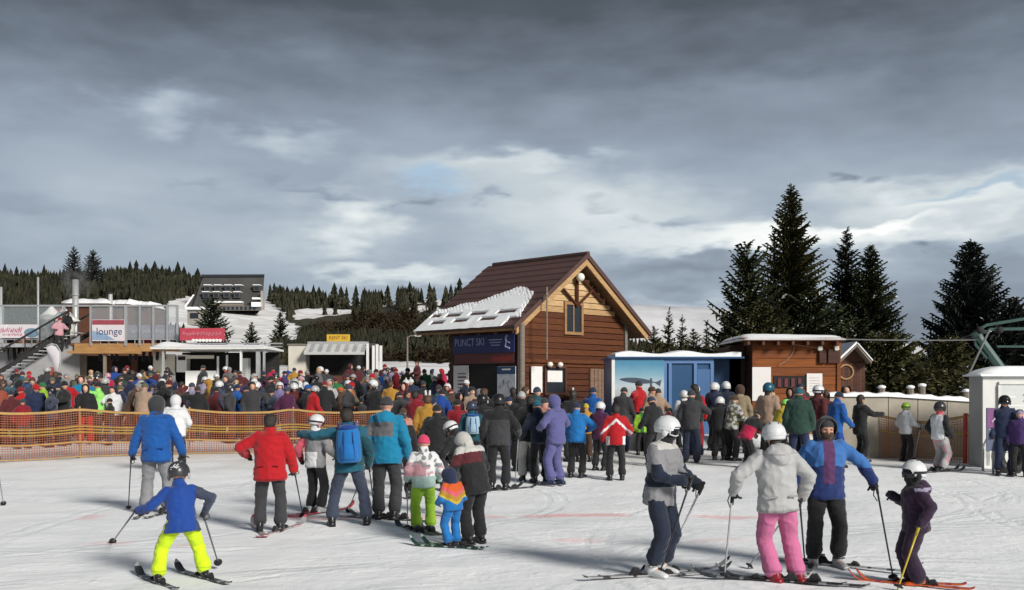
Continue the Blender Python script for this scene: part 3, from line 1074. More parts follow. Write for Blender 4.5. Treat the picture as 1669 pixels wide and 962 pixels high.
# small gabled hut behind the shed
HD = 37.0
hg = gz(12, HD) - 0.1
hx = (1397 - CX) * HD / F
hut = empty('gabled_hut', (hx, HD, hg), 'small dark gabled wooden hut with snow on its left slope behind the shed', 'hut')
zA = CH + (HY - 562) * HD / F - hg
za = CH + (HY - 590) * HD / F - hg
wl = (1397 - 1368) * HD / F; wr = (1421 - 1397) * HD / F
MB().prism([(-wl * .8, 0.5, 0), (wr * .8, .5, 0), (wr * .8, .5, za + .08), (0, .5, zA - .12), (-wl * .8, .5, za + .08)], (0, 3, 0)).build('wall', M_SHADEWOOD[0], hut)
for k in range(9):
    xw = -wl * .8 + k * (wl + wr) * .8 / 9
    MB().box((xw + .06, 0.47, za / 2), (0.11, 0.05, za - .05)).build('plank', M_SHADEWOOD[k % 3], hut)
for s, w in ((-1, wl), (1, wr)):
    p = [(s * w, 0, za - .06), (0, 0, zA - .06), (0, 0, zA + .02), (s * w, 0, za + .02)]
    MB().prism(p if s < 0 else p[::-1], (0, 3.6, 0)).build('roof', M_POST, hut)
    th = 0.09 if s < 0 else 0.05
    p = [(s * (w + .03), -.03, za + .03), (s * .02, -.03, zA + .03), (s * .02, -.03, zA + .03 + th), (s * (w + .03), -.03, za + .03 + th)]
    MB().prism(p if s < 0 else p[::-1], (0, 3.6, 0)).build('roof_snow', SNOW_ROOF, hut)
mb = MB(); mb.tube([(-wl * .25 + .26 * cos(a) - .1, .42, za - .35 + .26 * sin(a)) for a in [2 * pi * k / 12 for k in range(13)]], .03, 6)
mb.build('round_ornament', M_LIGHTWOOD[1], hut)

# ------------------------------------------------------------------ low grey wall on the right with snow on top
WD = 26.5
wx0, wx1 = (1352 - CX) * WD / F, (1592 - CX) * WD / F
wallg = empty('grey_panel_wall', ((wx0 + wx1) / 2, WD, gz(9, WD)), 'low grey panel wall topped with snow between the shed and the white booth', 'wall')
M_CONC = mat('grey_panel', (0.36, 0.325, 0.265), 0.8, 0.22, 1.6, 0.2, 18)
wox = (wx0 + wx1) / 2
ztl, ztr = CH + (HY - 646) * WD / F - gz(9, WD), CH + (HY - 655) * WD / F - gz(9, WD)
npan = 5
for k in range(npan):
    a = wx0 + (wx1 - wx0) * k / npan - wox; b = wx0 + (wx1 - wx0) * (k + 1) / npan - wox
    za, zb = ztl + (ztr - ztl) * max(0, k - 2) / 3, ztl + (ztr - ztl) * max(0, k - 1) / 3
    MB().prism([(a + .01, 0, -.2), (b - .01, 0, -.2), (b - .01, 0, zb), (a + .01, 0, za)], (0, 0.15, 0)).build('panel', M_CONC, wallg)
mb = MB(); vs = []; fs = []
for i in range(41):
    t = i / 40
    x = wx0 + (wx1 - wx0) * t - wox
    zt2 = ztl + (ztr - ztl) * max(0, (t - .4) / .6)
    h = 0.10 + 0.03 * sin(i * 1.1) * sin(i * .37)
    vs += [(x, -0.06, zt2 - 0.01), (x, -0.04, zt2 + h * .6), (x, 0.08, zt2 + h), (x, 0.22, zt2 + h * .6), (x, .24, zt2 - .01)]
for i in range(40):
    for k in range(4):
        a = i * 5 + k; fs.append((a, a + 5, a + 6, a + 1))
mb.add(vs, fs)
mb.build('snow_cap', SNOW_ROOF, wallg, True)
# behind that wall: heads of posts capped with snow
for px, py in ((1437, 634), (1484, 634), (1503, 631), (1575, 640)):
    p = at(px, py, 30); b = gat(px, 30)
    t = empty('snow_capped_post', b, {1437: 'wooden post with a tall snow cap behind the left of the low grey wall', 1484: 'small dark post with little snow left of its twin behind the wall', 1503: 'round snow capped post standing tallest behind the low grey wall', 1575: 'snow capped post just left of the white booth'}[px], 'post', 'posts behind the grey wall')
    h = p.z - b.z
    MB().tube([(0, 0, -.1), (0, 0, h)], .1, 8).build('shaft', M_POST, t)
    MB().ball((0, 0, h + .05), (.12, .11, .06)).build('snow_cap', SNOW_ROOF, t, True)

# ------------------------------------------------------------------ white lift booth at the right edge
LD = 24.0
lg = gz(11, LD) - .05
lx0, lx1 = (1583 - CX) * LD / F, (1602 - CX) * LD / F
lift = empty('white_lift_booth', (lx1 + 1.3, LD, lg), 'white lift operator booth with a snow covered roof at the right edge', 'booth')
lo = lx1 + 1.3
lzt = CH + (HY - 612) * LD / F - lg
M_BOOTHW = mat('booth_white', (0.62, 0.62, 0.59), 0.5, 0.1, 1.5, 0.05, 10)
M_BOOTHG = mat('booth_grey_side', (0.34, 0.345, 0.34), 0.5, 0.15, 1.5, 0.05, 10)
# side wall leans back to the left so that its grey flank shows
MB().prism([(lx1 - lo, 0, 0), (lx1 - lo + 2.6, 0, 0), (lx1 - lo + 2.6, 0, lzt), (lx1 - lo, 0, lzt)], (0.0, 0.72, 0)).build('wall', M_BOOTHW, lift)
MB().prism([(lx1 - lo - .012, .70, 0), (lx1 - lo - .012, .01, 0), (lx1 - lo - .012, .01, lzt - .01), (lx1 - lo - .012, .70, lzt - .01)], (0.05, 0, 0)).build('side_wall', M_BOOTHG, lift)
MB().box((lx1 - lo + 1.45, -0.01, lzt * .55), (2.1, 0.03, lzt * .72)).build('front_panel', mat('booth_panel', (0.56, 0.58, 0.55), 0.4, 0.12, 3), lift)
for a, b, w, h in ((lx1 - lo + 1.45, lzt * .92, 2.2, .06), (lx1 - lo + .36, lzt * .5, .06, lzt * .8)):
    MB().box((a, -0.035, b), (w, .05, h)).build('trim', M_BOOTHW, lift)
for (x, z, w) in ((.62, .77, .24), (.75, .68, .5), (1.15, .66, .25)):
    MB().box((lx1 - lo + x, -.03, lzt * z), (w, .01, .035)).build('print', M_PAPER, lift)
t = link('lettering', text_mesh('2', .26, .003), M_INK, lift); t.location = (lx1 - lo + .97, -.034, lzt * .76); t.rotation_euler = (pi / 2, 0, 0)
mb = MB(); vs = []; fs = []
for j in range(9):
    for i in range(17):
        a, b2 = i / 16, j / 8
        ed = min(1, a * 5) ** .5 * min(1, min(b2, 1 - b2) * 5) ** .5
        vs.append((lx1 - lo - .10 + 3.0 * a, -.12 + .98 * b2, lzt + .02 + .2 * ed))
for j in range(8):
    for i in range(16):
        a = j * 17 + i; fs.append((a, a + 1, a + 18, a + 17))
mb.add(vs, fs)
for i in range(16):
    a, b2 = vs[i], vs[i + 1]; mb.quad((a[0], a[1], lzt - .02), (b2[0], b2[1], lzt - .02), b2, a)
for j in range(8):
    a, b2 = vs[j * 17], vs[(j + 1) * 17]; mb.quad((b2[0], b2[1], lzt - .02), (a[0], a[1], lzt - .02), a, b2)
mb.build('roof_snow', SNOW_ROOF, lift, True)
LG2 = 22.6
ps = board_on('purple_poster', 'purple and slate poster board with a pale swirl before the white lift booth', 'poster', at(1631, 700, LG2), Vector((1, 0, 0)), ez, Vector((0, -1, 0)), 46 * LG2 / F, 70 * LG2 / F, mat('slate_print', (0.075, 0.095, 0.15), 0.5, 0.15, 2))
strip(ps, 0.0, .24, 46 * LG2 / F - .02, .42, mat('purple_print', (0.17, 0.055, 0.17), 0.5, 0.2, 3))
strip(ps, 0.02, -.06, .5, .03, mat('pale_lilac', (0.3, 0.28, 0.38), 0.5))
strip(ps, 0.0, -.0, .52, .02, mat('pale_lilac', (0.3, 0.28, 0.38), 0.5))
mb = MB(); mb.tube([(-.2, .16, .008), (-.14, .24, .008), (-.1, .17, .008), (0, .2, .008), (.04, .3, .008), (.09, .22, .008), (.16, .24, .008), (.2, .17, .008)], [.02, .03, .02, .03, .04, .03, .03, .02], 6)
mb.build('swirl_print', mat('pink_print', (0.6, 0.45, 0.58), 0.5), ps)
for s in (-1, 1):
    gp = gat(1631, LG2)
    MB().box((s * .25, -46 * LG2 / F * .76 - .1, -.05), (.05, .45, .04)).build('leg', M_GREYMETAL, ps)

# ------------------------------------------------------------------ lift pylon with cables
PD = 34.0
M_GREEN = mat('pylon_green', (0.035, 0.085, 0.075), 0.5, 0.2, 2)
M_STEEL = mat('steel_cable', (0.22, 0.22, 0.22), 0.4, 0.1, 2, metal=0.5)
pb = at(1640, 633, PD); pb.z = gz(pb.x, pb.y)
pyl = empty('lift_pylon', pb, 'dark green steel lift pylon with a forked head above the white booth', 'pylon')
def pl(px, py, dd=0.0):
    return at(px, py, PD + dd) - pb
for a, b, r in (((1588, 541), (1640, 612), .15), ((1640, 612), (1650, 700), .17)):
    MB().tube([pl(*a), pl(*b)], r, 8).build('mast', M_GREEN, pyl)
MB().tube([pl(1587, 542), pl(1608, 530), pl(1680, 518)], .05, 6).build('head_arm', M_GREEN, pyl)
MB().tube([pl(1587, 542), pl(1590, 562), pl(1609, 584)], .05, 6).build('brace', M_GREEN, pyl)
MB().tube([pl(1588, 541, .6), pl(1612, 541, .6), pl(1612, 536, .6)], .06, 6).build('brace', M_GREEN, pyl)
MB().tube([pl(1613, 537, -.4), pl(1580, 608, -.4)], .035, 6).build('guy_rod', M_STEEL, pyl)
MB().tube([pl(1613, 537), pl(1720, 535)], .05, 6).build('cross_arm', M_GREEN, pyl)
MB().tube([pl(1625, 565), pl(1720, 565)], .035, 6).build('cross_arm', M_GREEN, pyl)
for px in (1598, 1630):
    mb = MB(); c = pl(px, 538, -.15); mb.tube([c + Vector((0, -.04, 0)), c + Vector((0, .04, 0))], .11, 14); mb.build('sheave', M_INT, pyl, True)
for k, (a, b, r, lab) in enumerate((((1374, 553, 31.2), (1600, 554, 34), .017, 'thin pale cable running from the shed roof to the green pylon'),
                                    ((1530, 560, 52), (1600, 538, 34), .018, 'upper lift cable passing in front of the right spruce to the pylon'),
                                    ((1550, 552, 50), (1602, 546, 34), .016, 'lower lift cable close under the upper one left of the pylon'))):
    A, B = at(*a), at(*b)
    mb = MB(); mb.tube([A.lerp(B, t) - Vector((0, 0, .25 * 4 * t * (1 - t) * (A - B).length / 60)) for t in [i / 12 for i in range(13)]], r, 5)
    tag(mb.build('lift_cable', M_STEEL), lab, 'cable')
# ------------------------------------------------------------------ bar terrace at the left, seen across the crowd
TD = 52.0
def tx(px, d=TD): return (px - CX) * d / F
def tz(py, d=TD): return CH + (HY - py) * d / F
M_RAIL = mat('rail_grey', (0.36, 0.37, 0.38), 0.4, 0.1, 3, metal=0.3)
M_FASCIA = wood('fascia_honey', (0.36, 0.20, 0.08), 0.25, (1, 1, 6))
M_DECK = wood('deck_brown', (0.14, 0.075, 0.045))
TG = gz(tx(160), TD) - 0.2
terr = empty('bar_terrace', (tx(160), TD, TG), 'raised bar terrace on posts with glass wind screens and banners at the left', 'terrace')
to = tx(160)
zd = tz(563) - TG
def tb(name, px0, px1, py0, py1, y0, dy, m, parent=None, d=TD):
    """box given by its front outline"""
    a, b = tx(px0, d) - to, tx(px1, d) - to
    z0, z1 = tz(py1, d) - TG, tz(py0, d) - TG
    return MB().box(((a + b) / 2, y0 + dy / 2 + d - TD, (z0 + z1) / 2), (b - a, dy, z1 - z0)).build(name, m, parent or terr)
tb('deck', -60, 292, 559, 563, 0.1, 7.0, M_DECK)
tb('fascia', 121, 292, 560, 573, 0, 0.1, M_FASCIA)
tb('lower_fascia', 121, 230, 573, 577, -0.9, 1.0, M_FASCIA)
tb('fascia', -60, 60, 560, 566, 0, 0.1, M_GREYMETAL)
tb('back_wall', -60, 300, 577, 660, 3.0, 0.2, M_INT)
tb('cream_wall', 236, 272, 576, 640, 1.2, 0.15, M_CREAM)
tb('cream_wall', 112, 124, 577, 640, 1.2, 0.15, M_POST)
tb('grey_wall', -60, 50, 572, 640, 1.2, 0.15, mat('grey_board', (0.26, 0.26, 0.27), .7, .15, 1))
tb('door_leaf', 140, 152, 580, 640, 2.4, 0.1, M_SHADEWOOD[1])
tb('door_leaf', 185, 196, 580, 640, 2.4, 0.1, M_SHADEWOOD[1])
for px in (-30, 5, 105, 148, 205, 228, 250, 273, 289):
    w = 4.5 if px in (205,) else 3
    tb('screen_post', px - w / 2, px + w / 2, 497, 564, -0.05, 0.1, M_RAIL)
posts_ = [-30, 5, 105, 148, 205, 228, 250, 273, 289]
for a, b in zip(posts_, posts_[1:]):
    tb('rail', a + 2, b - 2, 497, 500, -0.04, 0.08, M_RAIL)
    if (a, b) == (105, 148):
        continue
    tb('rail', a + 2, b - 2, 552, 554, -0.03, 0.06, M_RAIL)
    tb('glass_panel', a + 2, b - 2, 501, 551, -0.01, 0.02, M_SCREEN)
for px in range(10, 300, 14):
    if 92 < px < 140: continue
    tb('baluster', px - .6, px + .6, 554.5, 563, -0.03, 0.05, M_RAIL)
tb('ground_post', 177, 181, 577, 640, -0.7, 0.15, M_POST)
tb('red_pillar', 44, 56, 496, 528, 3.0, 0.5, mat('red_paint', (0.30, 0.012, 0.02), 0.5, 0.2, 2))
# stairs from the snow up to the terrace
s0, s1 = Vector((tx(30) - to, -2.4, tz(612) - TG)), Vector((tx(118) - to, -0.4, tz(540) - TG))
for off in (0.0, 1.5):
    o_ = Vector((off * .35, off, 0))
    mb = MB(); mb.tube([s0 + o_, s1 + o_], .11, 6); mb.build('stair_string', M_INT, terr)
    mb = MB(); mb.tube([s0 + o_ + Vector((0, 0, 1.0)), s1 + o_ + Vector((0, 0, 1.0))], .05, 6); mb.build('handrail', M_INT, terr)
    for k in range(6):
        p_ = s0.lerp(s1, k / 5) + o_
        MB().tube([p_, p_ + Vector((0, 0, 1))], .03, 5).build('baluster', M_INT, terr)
for k in range(14):
    p_ = s0.lerp(s1, (k + .5) / 14) + Vector((.26, .75, 0))
    MB().box(p_, (.3, 1.4, .05)).build('tread', M_GREYMETAL, terr)
mb = MB(); mb.prism([s0 + Vector((.2, .8, -.5)), s1 + Vector((.2, .8, -2.4)), s1 + Vector((.2, .8, -.1)), s0 + Vector((.2, .8, -.1))], (0, .05, 0)); mb.build('stair_panel', mat('stair_grey', (.20, .20, .205), .6, .15, 2), terr)
# snow covered canopy over the bar counter, right of the deck
can = empty('bar_canopy', (tx(345), TD, gz(tx(345), TD)), 'flat white snow covered canopy on thin posts over the bar counter', 'canopy')
co_ = tx(345); CGz = gz(tx(345), TD)
def cb(name, px0, px1, py0, py1, y0, dy, m, par=None):
    a, b = tx(px0) - co_, tx(px1) - co_
    z0, z1 = tz(py1) - CGz, tz(py0) - CGz
    return MB().box(((a + b) / 2, y0 + dy / 2, (z0 + z1) / 2), (b - a, dy, z1 - z0)).build(name, m, par or can)
cb('roof', 256, 441, 567, 570, -1.0, 4.0, M_WHITE)
mb = MB(); vs = []; fs = []
for j in range(7):
    for i in range(41):
        a, b = i / 40, j / 6
        ed = min(1, min(a, 1 - a) * 12) ** .5 * min(1, min(b, 1 - b) * 6) ** .5
        vs.append((tx(254) - co_ + (tx(438) - tx(254)) * a, -1.03 + 4.06 * b, tz(567) - CGz + .003 + ed * (.14 + .14 * math.exp(-((a - .12) / .16) ** 2))))
for j in range(6):
    for i in range(40):
        k = j * 41 + i; fs.append((k, k + 1, k + 42, k + 41))
mb.add(vs, fs); mb.build('roof_snow', SNOW_ROOF, can, True)
for px in (274, 399, 426.5, 436):
    w = 6 if px == 426.5 else 2.6
    cb('post', px - w / 2, px + w / 2, 570, 640, -0.8, 0.2, M_GREYMETAL if px != 399 else M_WHITE)
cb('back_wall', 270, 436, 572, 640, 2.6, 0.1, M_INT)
cb('white_fridge', 275, 292, 577, 606, 1.2, .6, M_WHITE)
cb('counter_shade_panel', 278, 290, 580, 586, 1.15, .04, M_INT)  # flat dark plate, the shade of a gap put into its colour
cb('menu_board', 294, 341, 578.5, 584, 0.8, .05, M_CREAM)
cb('counter', 294, 345, 604, 640, 0.8, .5, M_WHITE)
cb('counter_post', 346, 349, 580, 640, 0.8, .1, M_WHITE)
cb('counter_post', 361, 364, 578, 640, 0.8, .1, M_WHITE)
cb('white_fridge', 383, 396, 583, 640, 1.0, .5, M_WHITE)
for px in (268, 310, 345, 380, 410):
    cb('railing_post', px - .8, px + .8, 552, 566, 2.8, .05, M_RAIL)
cb('railing_rail', 266, 440, 555, 557, 2.8, .05, M_RAIL)
cb('railing_rail', 300, 440, 560.5, 562, 2.8, .05, M_RAIL)

X3, Y3 = Vector((1, 0, 0)), Vector((0, -1, 0))
def tban(name, label, px0, px1, py0, py1, dep, m):
    d = TD + dep
    return board_on(name, label, 'banner', Vector(((tx(px0, d) + tx(px1, d)) / 2, d, (tz(py0, d) + tz(py1, d)) / 2)), X3, ez, Y3, tx(px1, d) - tx(px0, d), tz(py0, d) - tz(py1, d), m), tx(px1, d) - tx(px0, d), tz(py0, d) - tz(py1, d)
M_BANW = mat('banner_white', (0.60, 0.56, 0.58), .6, .08, 2)
b1, w, h = tban('white_banner', 'white banner with pink letters and a blue globe on the terrace railing', -20, 62, 529, 551, -.12, M_BANW)
M_PINKINK = mat('print_pink', (.48, .22, .28), .6, .2, 5)
rw = random.Random(9)
def squiggle(o, x0, x1, y, hh, n, m, r, seed):
    """row of script-like strokes that read as lettering from afar"""
    rr = random.Random(seed)
    for k in range(n):
        a = x0 + (x1 - x0) * k / n; b = x0 + (x1 - x0) * (k + .8) / n
        pts = [(a, y - hh * rr.uniform(.3, 1), .01), (a + (b - a) * .3, y + hh * rr.uniform(.2, 1), .01), (a + (b - a) * .6, y - hh * rr.uniform(.4, 1), .01), (b, y + hh * rr.uniform(0, .8), .01)]
        mb = MB(); mb.tube(pts, r, 4); mb.build('lettering', m, o)
squiggle(b1, -w * .45, w * .2, h * .12, h * .22, 8, M_PINKINK, .035, 3)
squiggle(b1, -w * .2, w * .2, -h * .22, h * .14, 7, M_PINKINK, .02, 4)
mb = MB(); mb.ball((w * .37, -h * .12, 0), (h * .55, h * .36, .01)); mb.build('globe_print', mat('print_steel_blue', (.13, .22, .30), .6, .3, 4), b1, True)
MB().box((-w * .12, 0, .01), (.07, h * .9, .006)).build('print', M_WHITE, b1)
b2, w, h = tban('lounge_banner', 'white lounge banner with red top edge and blue lower corner on the terrace', 150, 203, 521, 556, -.12, M_BANW)
MB().box((0, h * .37, .004), (w * .98, h * .22, .006)).build('print', mat('print_dull_red', (.28, .05, .07), .6, .2, 3), b2)
mb = MB(); mb.add([(-w * .49, -h * .45, .006), (w * .2, -h * .45, .006), (-w * .05, -h * .2, .006), (-w * .49, -h * .02, .006)], [(0, 1, 2, 3)]); mb.build('print', mat('print_light_blue', (.22, .32, .46), .6, .2, 3), b2)
letters(b2, 'lounge', .50, .05, -.06 * h, mat('print_navy', (.03, .05, .12), .6), sx=.98)
b3, w, h = tban('grey_banner', 'long lilac grey banner with faint white print behind the glass screens', 208, 291, 530, 553, .12, mat('banner_lilac', (.24, .22, .27), .6, .15, 2))
squiggle(b3, -w * .42, w * .42, .05, h * .2, 11, mat('print_grey_white', (.45, .44, .48), .6), .035, 6)
b4, w, h = tban('red_banner', 'red banner with pale script and a scalloped white lower edge over the canopy', 293, 366, 535, 555, -.5, mat('banner_red', (.42, .045, .07), .6, .2, 4))
squiggle(b4, -w * .44, w * .44, .03, h * .22, 12, mat('print_rose', (.55, .18, .22), .6), .03, 8)
for k in range(9):
    mb = MB(); mb.ball((-w * .2 + k * w * .075, -h * .5, .0), (w * .04, h * .13, .015)); mb.build('scallop', M_PAPER, b4, True)
# things standing on the terrace
def on_deck(px, dep): return Vector((tx(px, TD + dep), TD + dep, TG + zd))
for px, dep, w_, top_, lab in ((84, 1.2, .85, 498, 'folded white tent like parasol left of the stair head'), (105, .7, .95, 502, 'bulky white covered parasol right above the stairs')):
    b = on_deck(px, dep); hgt = tz(top_, TD + dep) - b.z
    o = empty('folded_parasol', b, lab, 'parasol', 'white parasols on the terrace')
    MB().tube([(0, 0, 0), (0, 0, hgt * .5)], .05, 6).build('pole', M_RAIL, o)
    mb = MB(); rr = random.Random(px)
    mb.loft([(Vector((0, 0, hgt * t)), Vector((w_ * k_ * rr.uniform(.9, 1.1), 0, 0)), Vector((0, w_ * k_, 0))) for t, k_ in ((.0, .50), (.45, .52), (.62, .60), (.66, .78), (.74, .62), (.86, .34), (.95, .14), (1, .04))], 12)
    mb.build('cover', mat('parasol_white', (.66, .66, .61), .8, .12, 2, .3, 6), o, True)
b = on_deck(74, 2.2)
# steel chimney and thin poles behind the terrace
for px, py0, py1, r, d_, lab in ((123, 456, 520, .17, 58, 'tall pale steel chimney behind the terrace with smoke rising from it'), (62, 452, 500, .06, 60, 'thin pale pole between the red pillar and the forest'), (1.5, 468, 520, .08, 60, 'pale pole at the left picture edge behind the terrace')):
    p0 = gat(px, d_); p1 = at(px, py0, d_)
    o = empty('steel_chimney' if r > .1 else 'thin_pole', p0, lab, 'chimney' if r > .1 else 'pole')
    MB().tube([(0, 0, -.2), (0, 0, p1.z - p0.z)], r, 10).build('shaft', M_GREYMETAL, o, True)
    if r > .1:
        hh = p1.z - p0.z
        MB().tube([(0, 0, hh + .05), (0, 0, hh + .25), (0, 0, hh + .5)], [.22, .24, .04], 10).build('cap', M_INT, o, True)
        MB().tube([(0, 0, hh - .9), (0, 0, hh - .8)], .19, 10).build('collar', M_GREYMETAL, o, True)
# low snow covered sheds behind the terrace
for px0, px1, py, d_, lab in ((100, 178, 487, 62, 'long low shed roof under snow right of the steel chimney'), (186, 210, 488, 63, 'small snow covered roof behind the lilac grey banner'), (222, 243, 491, 64, 'smallest snow covered roof close to the hotel slope')):
    p0 = gat((px0 + px1) / 2, d_); zt_ = tz(py + 8, d_) - p0.z; w_ = (px1 - px0) * d_ / F
    o = empty('snowy_shed', p0, lab, 'shed', 'snow covered sheds behind the terrace')
    MB().box((0, 1.5, zt_ / 2 - .2), (w_ * .92, 2.6, zt_ + .2)).build('wall', M_SHADEWOOD[1], o)
    mb = MB(); vs = []; fs = []
    for j in range(7):
        for i in range(25):
            a, b_ = i / 24, j / 6
            ed = min(1, min(a, 1 - a) * 8) ** .5 * min(1, min(b_, 1 - b_) * 6) ** .5
            vs.append(((a - .5) * w_, -.1 + 3.2 * b_, zt_ + ed * (.3 + .1 * noise.noise(Vector((a * 4, px0, 0))))))
    for j in range(6):
        for i in range(24):
            k = j * 25 + i; fs.append((k, k + 1, k + 26, k + 25))
    mb.add(vs, fs); mb.build('roof_snow', SNOW_ROOF, o, True)
    MB().box((0, 1.5, zt_ - .03), (w_, 3.2, .08)).build('roof', M_SHADEWOOD[2], o)
p0 = gat(180, 62.5)
o = empty('dark_flue', p0, 'short dark flue between two snow covered roofs', 'flue'); MB().tube([(0, 0, 0), (0, 0, tz(478, 62.5) - p0.z)], .13, 8).build('shaft', M_GREYMETAL, o); MB().tube([(0, 0, tz(479, 62.5) - p0.z), (0, 0, tz(477, 62.5) - p0.z)], .2, 8).build('cap', M_INT, o)
# feather flag by the stairs
fl = gat(97, 46)
o = empty('feather_flag', fl, 'white feather flag leaning beside the terrace stairs', 'flag')
H0 = tz(553, 46) - fl.z
ax_ = lambda px, py: Vector((tx(px, 46) - fl.x, 0, tz(py, 46) - fl.z))
MB().tube([Vector((0, 0, 0)), ax_(95, 612), ax_(99, 590), ax_(98, 572), ax_(92, 562), ax_(84, 560), ax_(76, 564)], .025, 6).build('pole', M_GREYMETAL, o)
ol = [(75, 566), (84, 562), (92, 564), (97, 573), (98, 590), (94, 612), (91, 612), (84, 592), (76, 575)]
mb = MB(); vs = [ax_(*p_) + Vector((0, .08 * sin(i), 0)) for i, p_ in enumerate(ol)]; c_ = ax_(90, 582) + Vector((0, -.12, 0))
mb.add(vs + [c_], [(i, (i + 1) % len(vs), len(vs)) for i in range(len(vs))][::-1]); mb.build('sail', mat('flag_white', (.56, .53, .56), .8, .1, 2), o, True)
# smoke from the chimney
sm_m = bpy.data.materials.new('smoke_volume'); sm_m.use_nodes = True
t_ = sm_m.node_tree; t_.nodes.clear(); q = G(t_)
pv = q.n('ShaderNodeVolumePrincipled'); pv.inputs['Color'].default_value = (.8, .8, .8, 1)
tcv = q.n('ShaderNodeTexCoord')
nz = q.noise(tcv.outputs['Object'], .9, 4, .6, .8).outputs['Fac']
spv = q.n('ShaderNodeSeparateXYZ'); t_.links.new(tcv.outputs['Object'], spv.inputs[0])
rad = q.v('LENGTH', q.v('MULTIPLY', tcv.outputs['Object'], (1 / 1.3, 1 / 1.0, 1 / 1.9)))
dens = q.m('MULTIPLY', q.m('MULTIPLY', q.smooth(nz, .42, .7), q.smooth(rad, .3, 1.0, 1.0, 0.0)), 0.55)
t_.links.new(dens, pv.inputs['Density'])
ov = q.n('ShaderNodeOutputMaterial'); t_.links.new(pv.outputs[0], ov.inputs['Volume'])
sm = MB().ball((0, 0, 0), (1.3, 1.0, 1.9)).build('smoke', sm_m)
sm.location = at(129, 450, 58)
tag(sm, kind='stuff')

# ------------------------------------------------------------------ yellow rental kiosk
KD = 49.0
kg = gat(545, KD)
kio = empty('rental_kiosk', kg, 'kiosk with a grey striped awning and a small yellow sign on its roof', 'kiosk')
def kb(name, px0, px1, py0, py1, y0, dy, m, par=None):
    a, b = tx(px0, KD) - kg.x, tx(px1, KD) - kg.x
    z0, z1 = tz(py1, KD) - kg.z, tz(py0, KD) - kg.z
    return MB().box(((a + b) / 2, y0 + dy / 2, (z0 + z1) / 2), (b - a, dy, z1 - z0)).build(name, m, par or kio)
kb('cream_box', 470, 498, 563, 640, 0, 2.4, M_CREAM)
kb('box_lid', 468, 500, 560.5, 563, -.05, 2.5, M_POST)
kb('wall', 499, 602, 558, 640, 1.0, 1.6, M_INT)
kb('counter', 499, 600, 612, 640, .6, .5, M_SHADEWOOD[1])
kb('frame_post', 597, 601, 560, 640, 0, .1, M_WHITE)
for px in (607, 613, 619):
    kb('white_pallet', px - 2, px + 2.4, 560 + (px % 4), 612, .3, .1, M_WHITE)
kb('dark_panel', 601, 613, 559, 640, .5, .1, mat('dark_panel', (.06, .065, .07), .5))
# awning: cassette plus sloping cloth in narrow bands
kb('awning_case', 500, 598, 556.5, 561, .2, .5, M_GREYMETAL)
nb = 14
x0_, x1_ = tx(499, KD) - kg.x, tx(597, KD) - kg.x
za_, zb_ = tz(561, KD) - kg.z, tz(575, KD) - kg.z
for k in range(nb):
    a = x0_ + (x1_ - x0_) * k / nb; b = x0_ + (x1_ - x0_) * (k + 1) / nb
    MB().prism([(a, -.55, zb_), (b, -.55, zb_), (b + .0, .25, za_), (a + .0, .25, za_)], (0, .03, .04)).build('awning_band', M_GREYMETAL if k % 2 else mat('awning_pale', (.50, .50, .49), .7, .1, 2), kio)
MB().box(((x0_ + x1_) / 2, -.57, zb_ - .05), (x1_ - x0_, .03, .12)).build('valance', mat('awning_pale', (.50, .50, .49)), kio)
ys = board_on('yellow_sign', 'small yellow sign with brown lettering on the kiosk roof', 'sign', Vector((tx(550, KD), KD + .25, tz(550.5, KD))), X3, ez, Y3, 38 * KD / F, 11.5 * KD / F, mat('sign_yellow', (.62, .38, .035), .5, .08, 3))
letters(ys, 'RENT SKI', .25, 0, 0, mat('sign_brown', (.22, .10, .01), .5), sx=.86)
for s in (-1, 1):
    MB().box((s * .42, -.22, -.06), (.03, .14, .03)).build('stay', M_GREYMETAL, ys)
# street lamp by the snow bank
lp = gat(664, 56)
o = empty('street_lamp', lp, 'thin street lamp between the kiosk and the cabin', 'street lamp')
hL = tz(549, 56) - lp.z
MB().tube([(0, 0, 0), (0, 0, hL)], [.06, .04], 8).build('pole', M_POST, o)
MB().tube([(0, 0, hL - .05), (.15, 0, hL + .05), (.45, 0, hL + .06)], .03, 6).build('arm', M_POST, o)
MB().ball((.55, 0, hL + .05), (.2, .1, .05)).build('lantern', M_WHITE, o, True)

# ------------------------------------------------------------------ hotel on the hill
HD_ = 205.0
hb = gat(370, HD_); hb.z = tz(505, HD_) - .5
hot = empty('mountain_hotel', hb, 'large dark hotel with a steep mansard roof and rows of dormers on the hill', 'hotel')
M_HROOF = mat('hotel_roof', (.060, .058, .056), .7, .3, .25, .2, 2)
M_HTOP = mat('hotel_ridge', (.018, .020, .026), .6, .2, .3)
M_HWALL = mat('hotel_wall', (.30, .28, .25), .8, .2, .3)
def hp(px, py, y=0.0): return Vector((tx(px, HD_) - hb.x, y, tz(py, HD_) - hb.z))
mb = MB()
dy = 16.0
fr_ = [hp(313, 503), hp(427, 503), hp(421, 446, 5), hp(319, 446, 5)]
bk = [p_ + Vector((-5.0 if i < 2 else -2.2, dy - (5 if i > 1 else 0) * 2, 0)) for i, p_ in enumerate(fr_)]
mb.add(fr_ + bk, [(0, 1, 2, 3), (1, 5, 6, 2), (5, 4, 7, 6), (4, 0, 3, 7), (3, 2, 6, 7)])
mb.build('mansard_roof', M_HROOF, hot)
MB().prism([hp(317, 448, 4.6), hp(422, 447, 4.6), hp(422, 443, 4.6), hp(317, 443.5, 4.6)], (-2.2, 7, 0)).build('ridge', M_HTOP, hot)
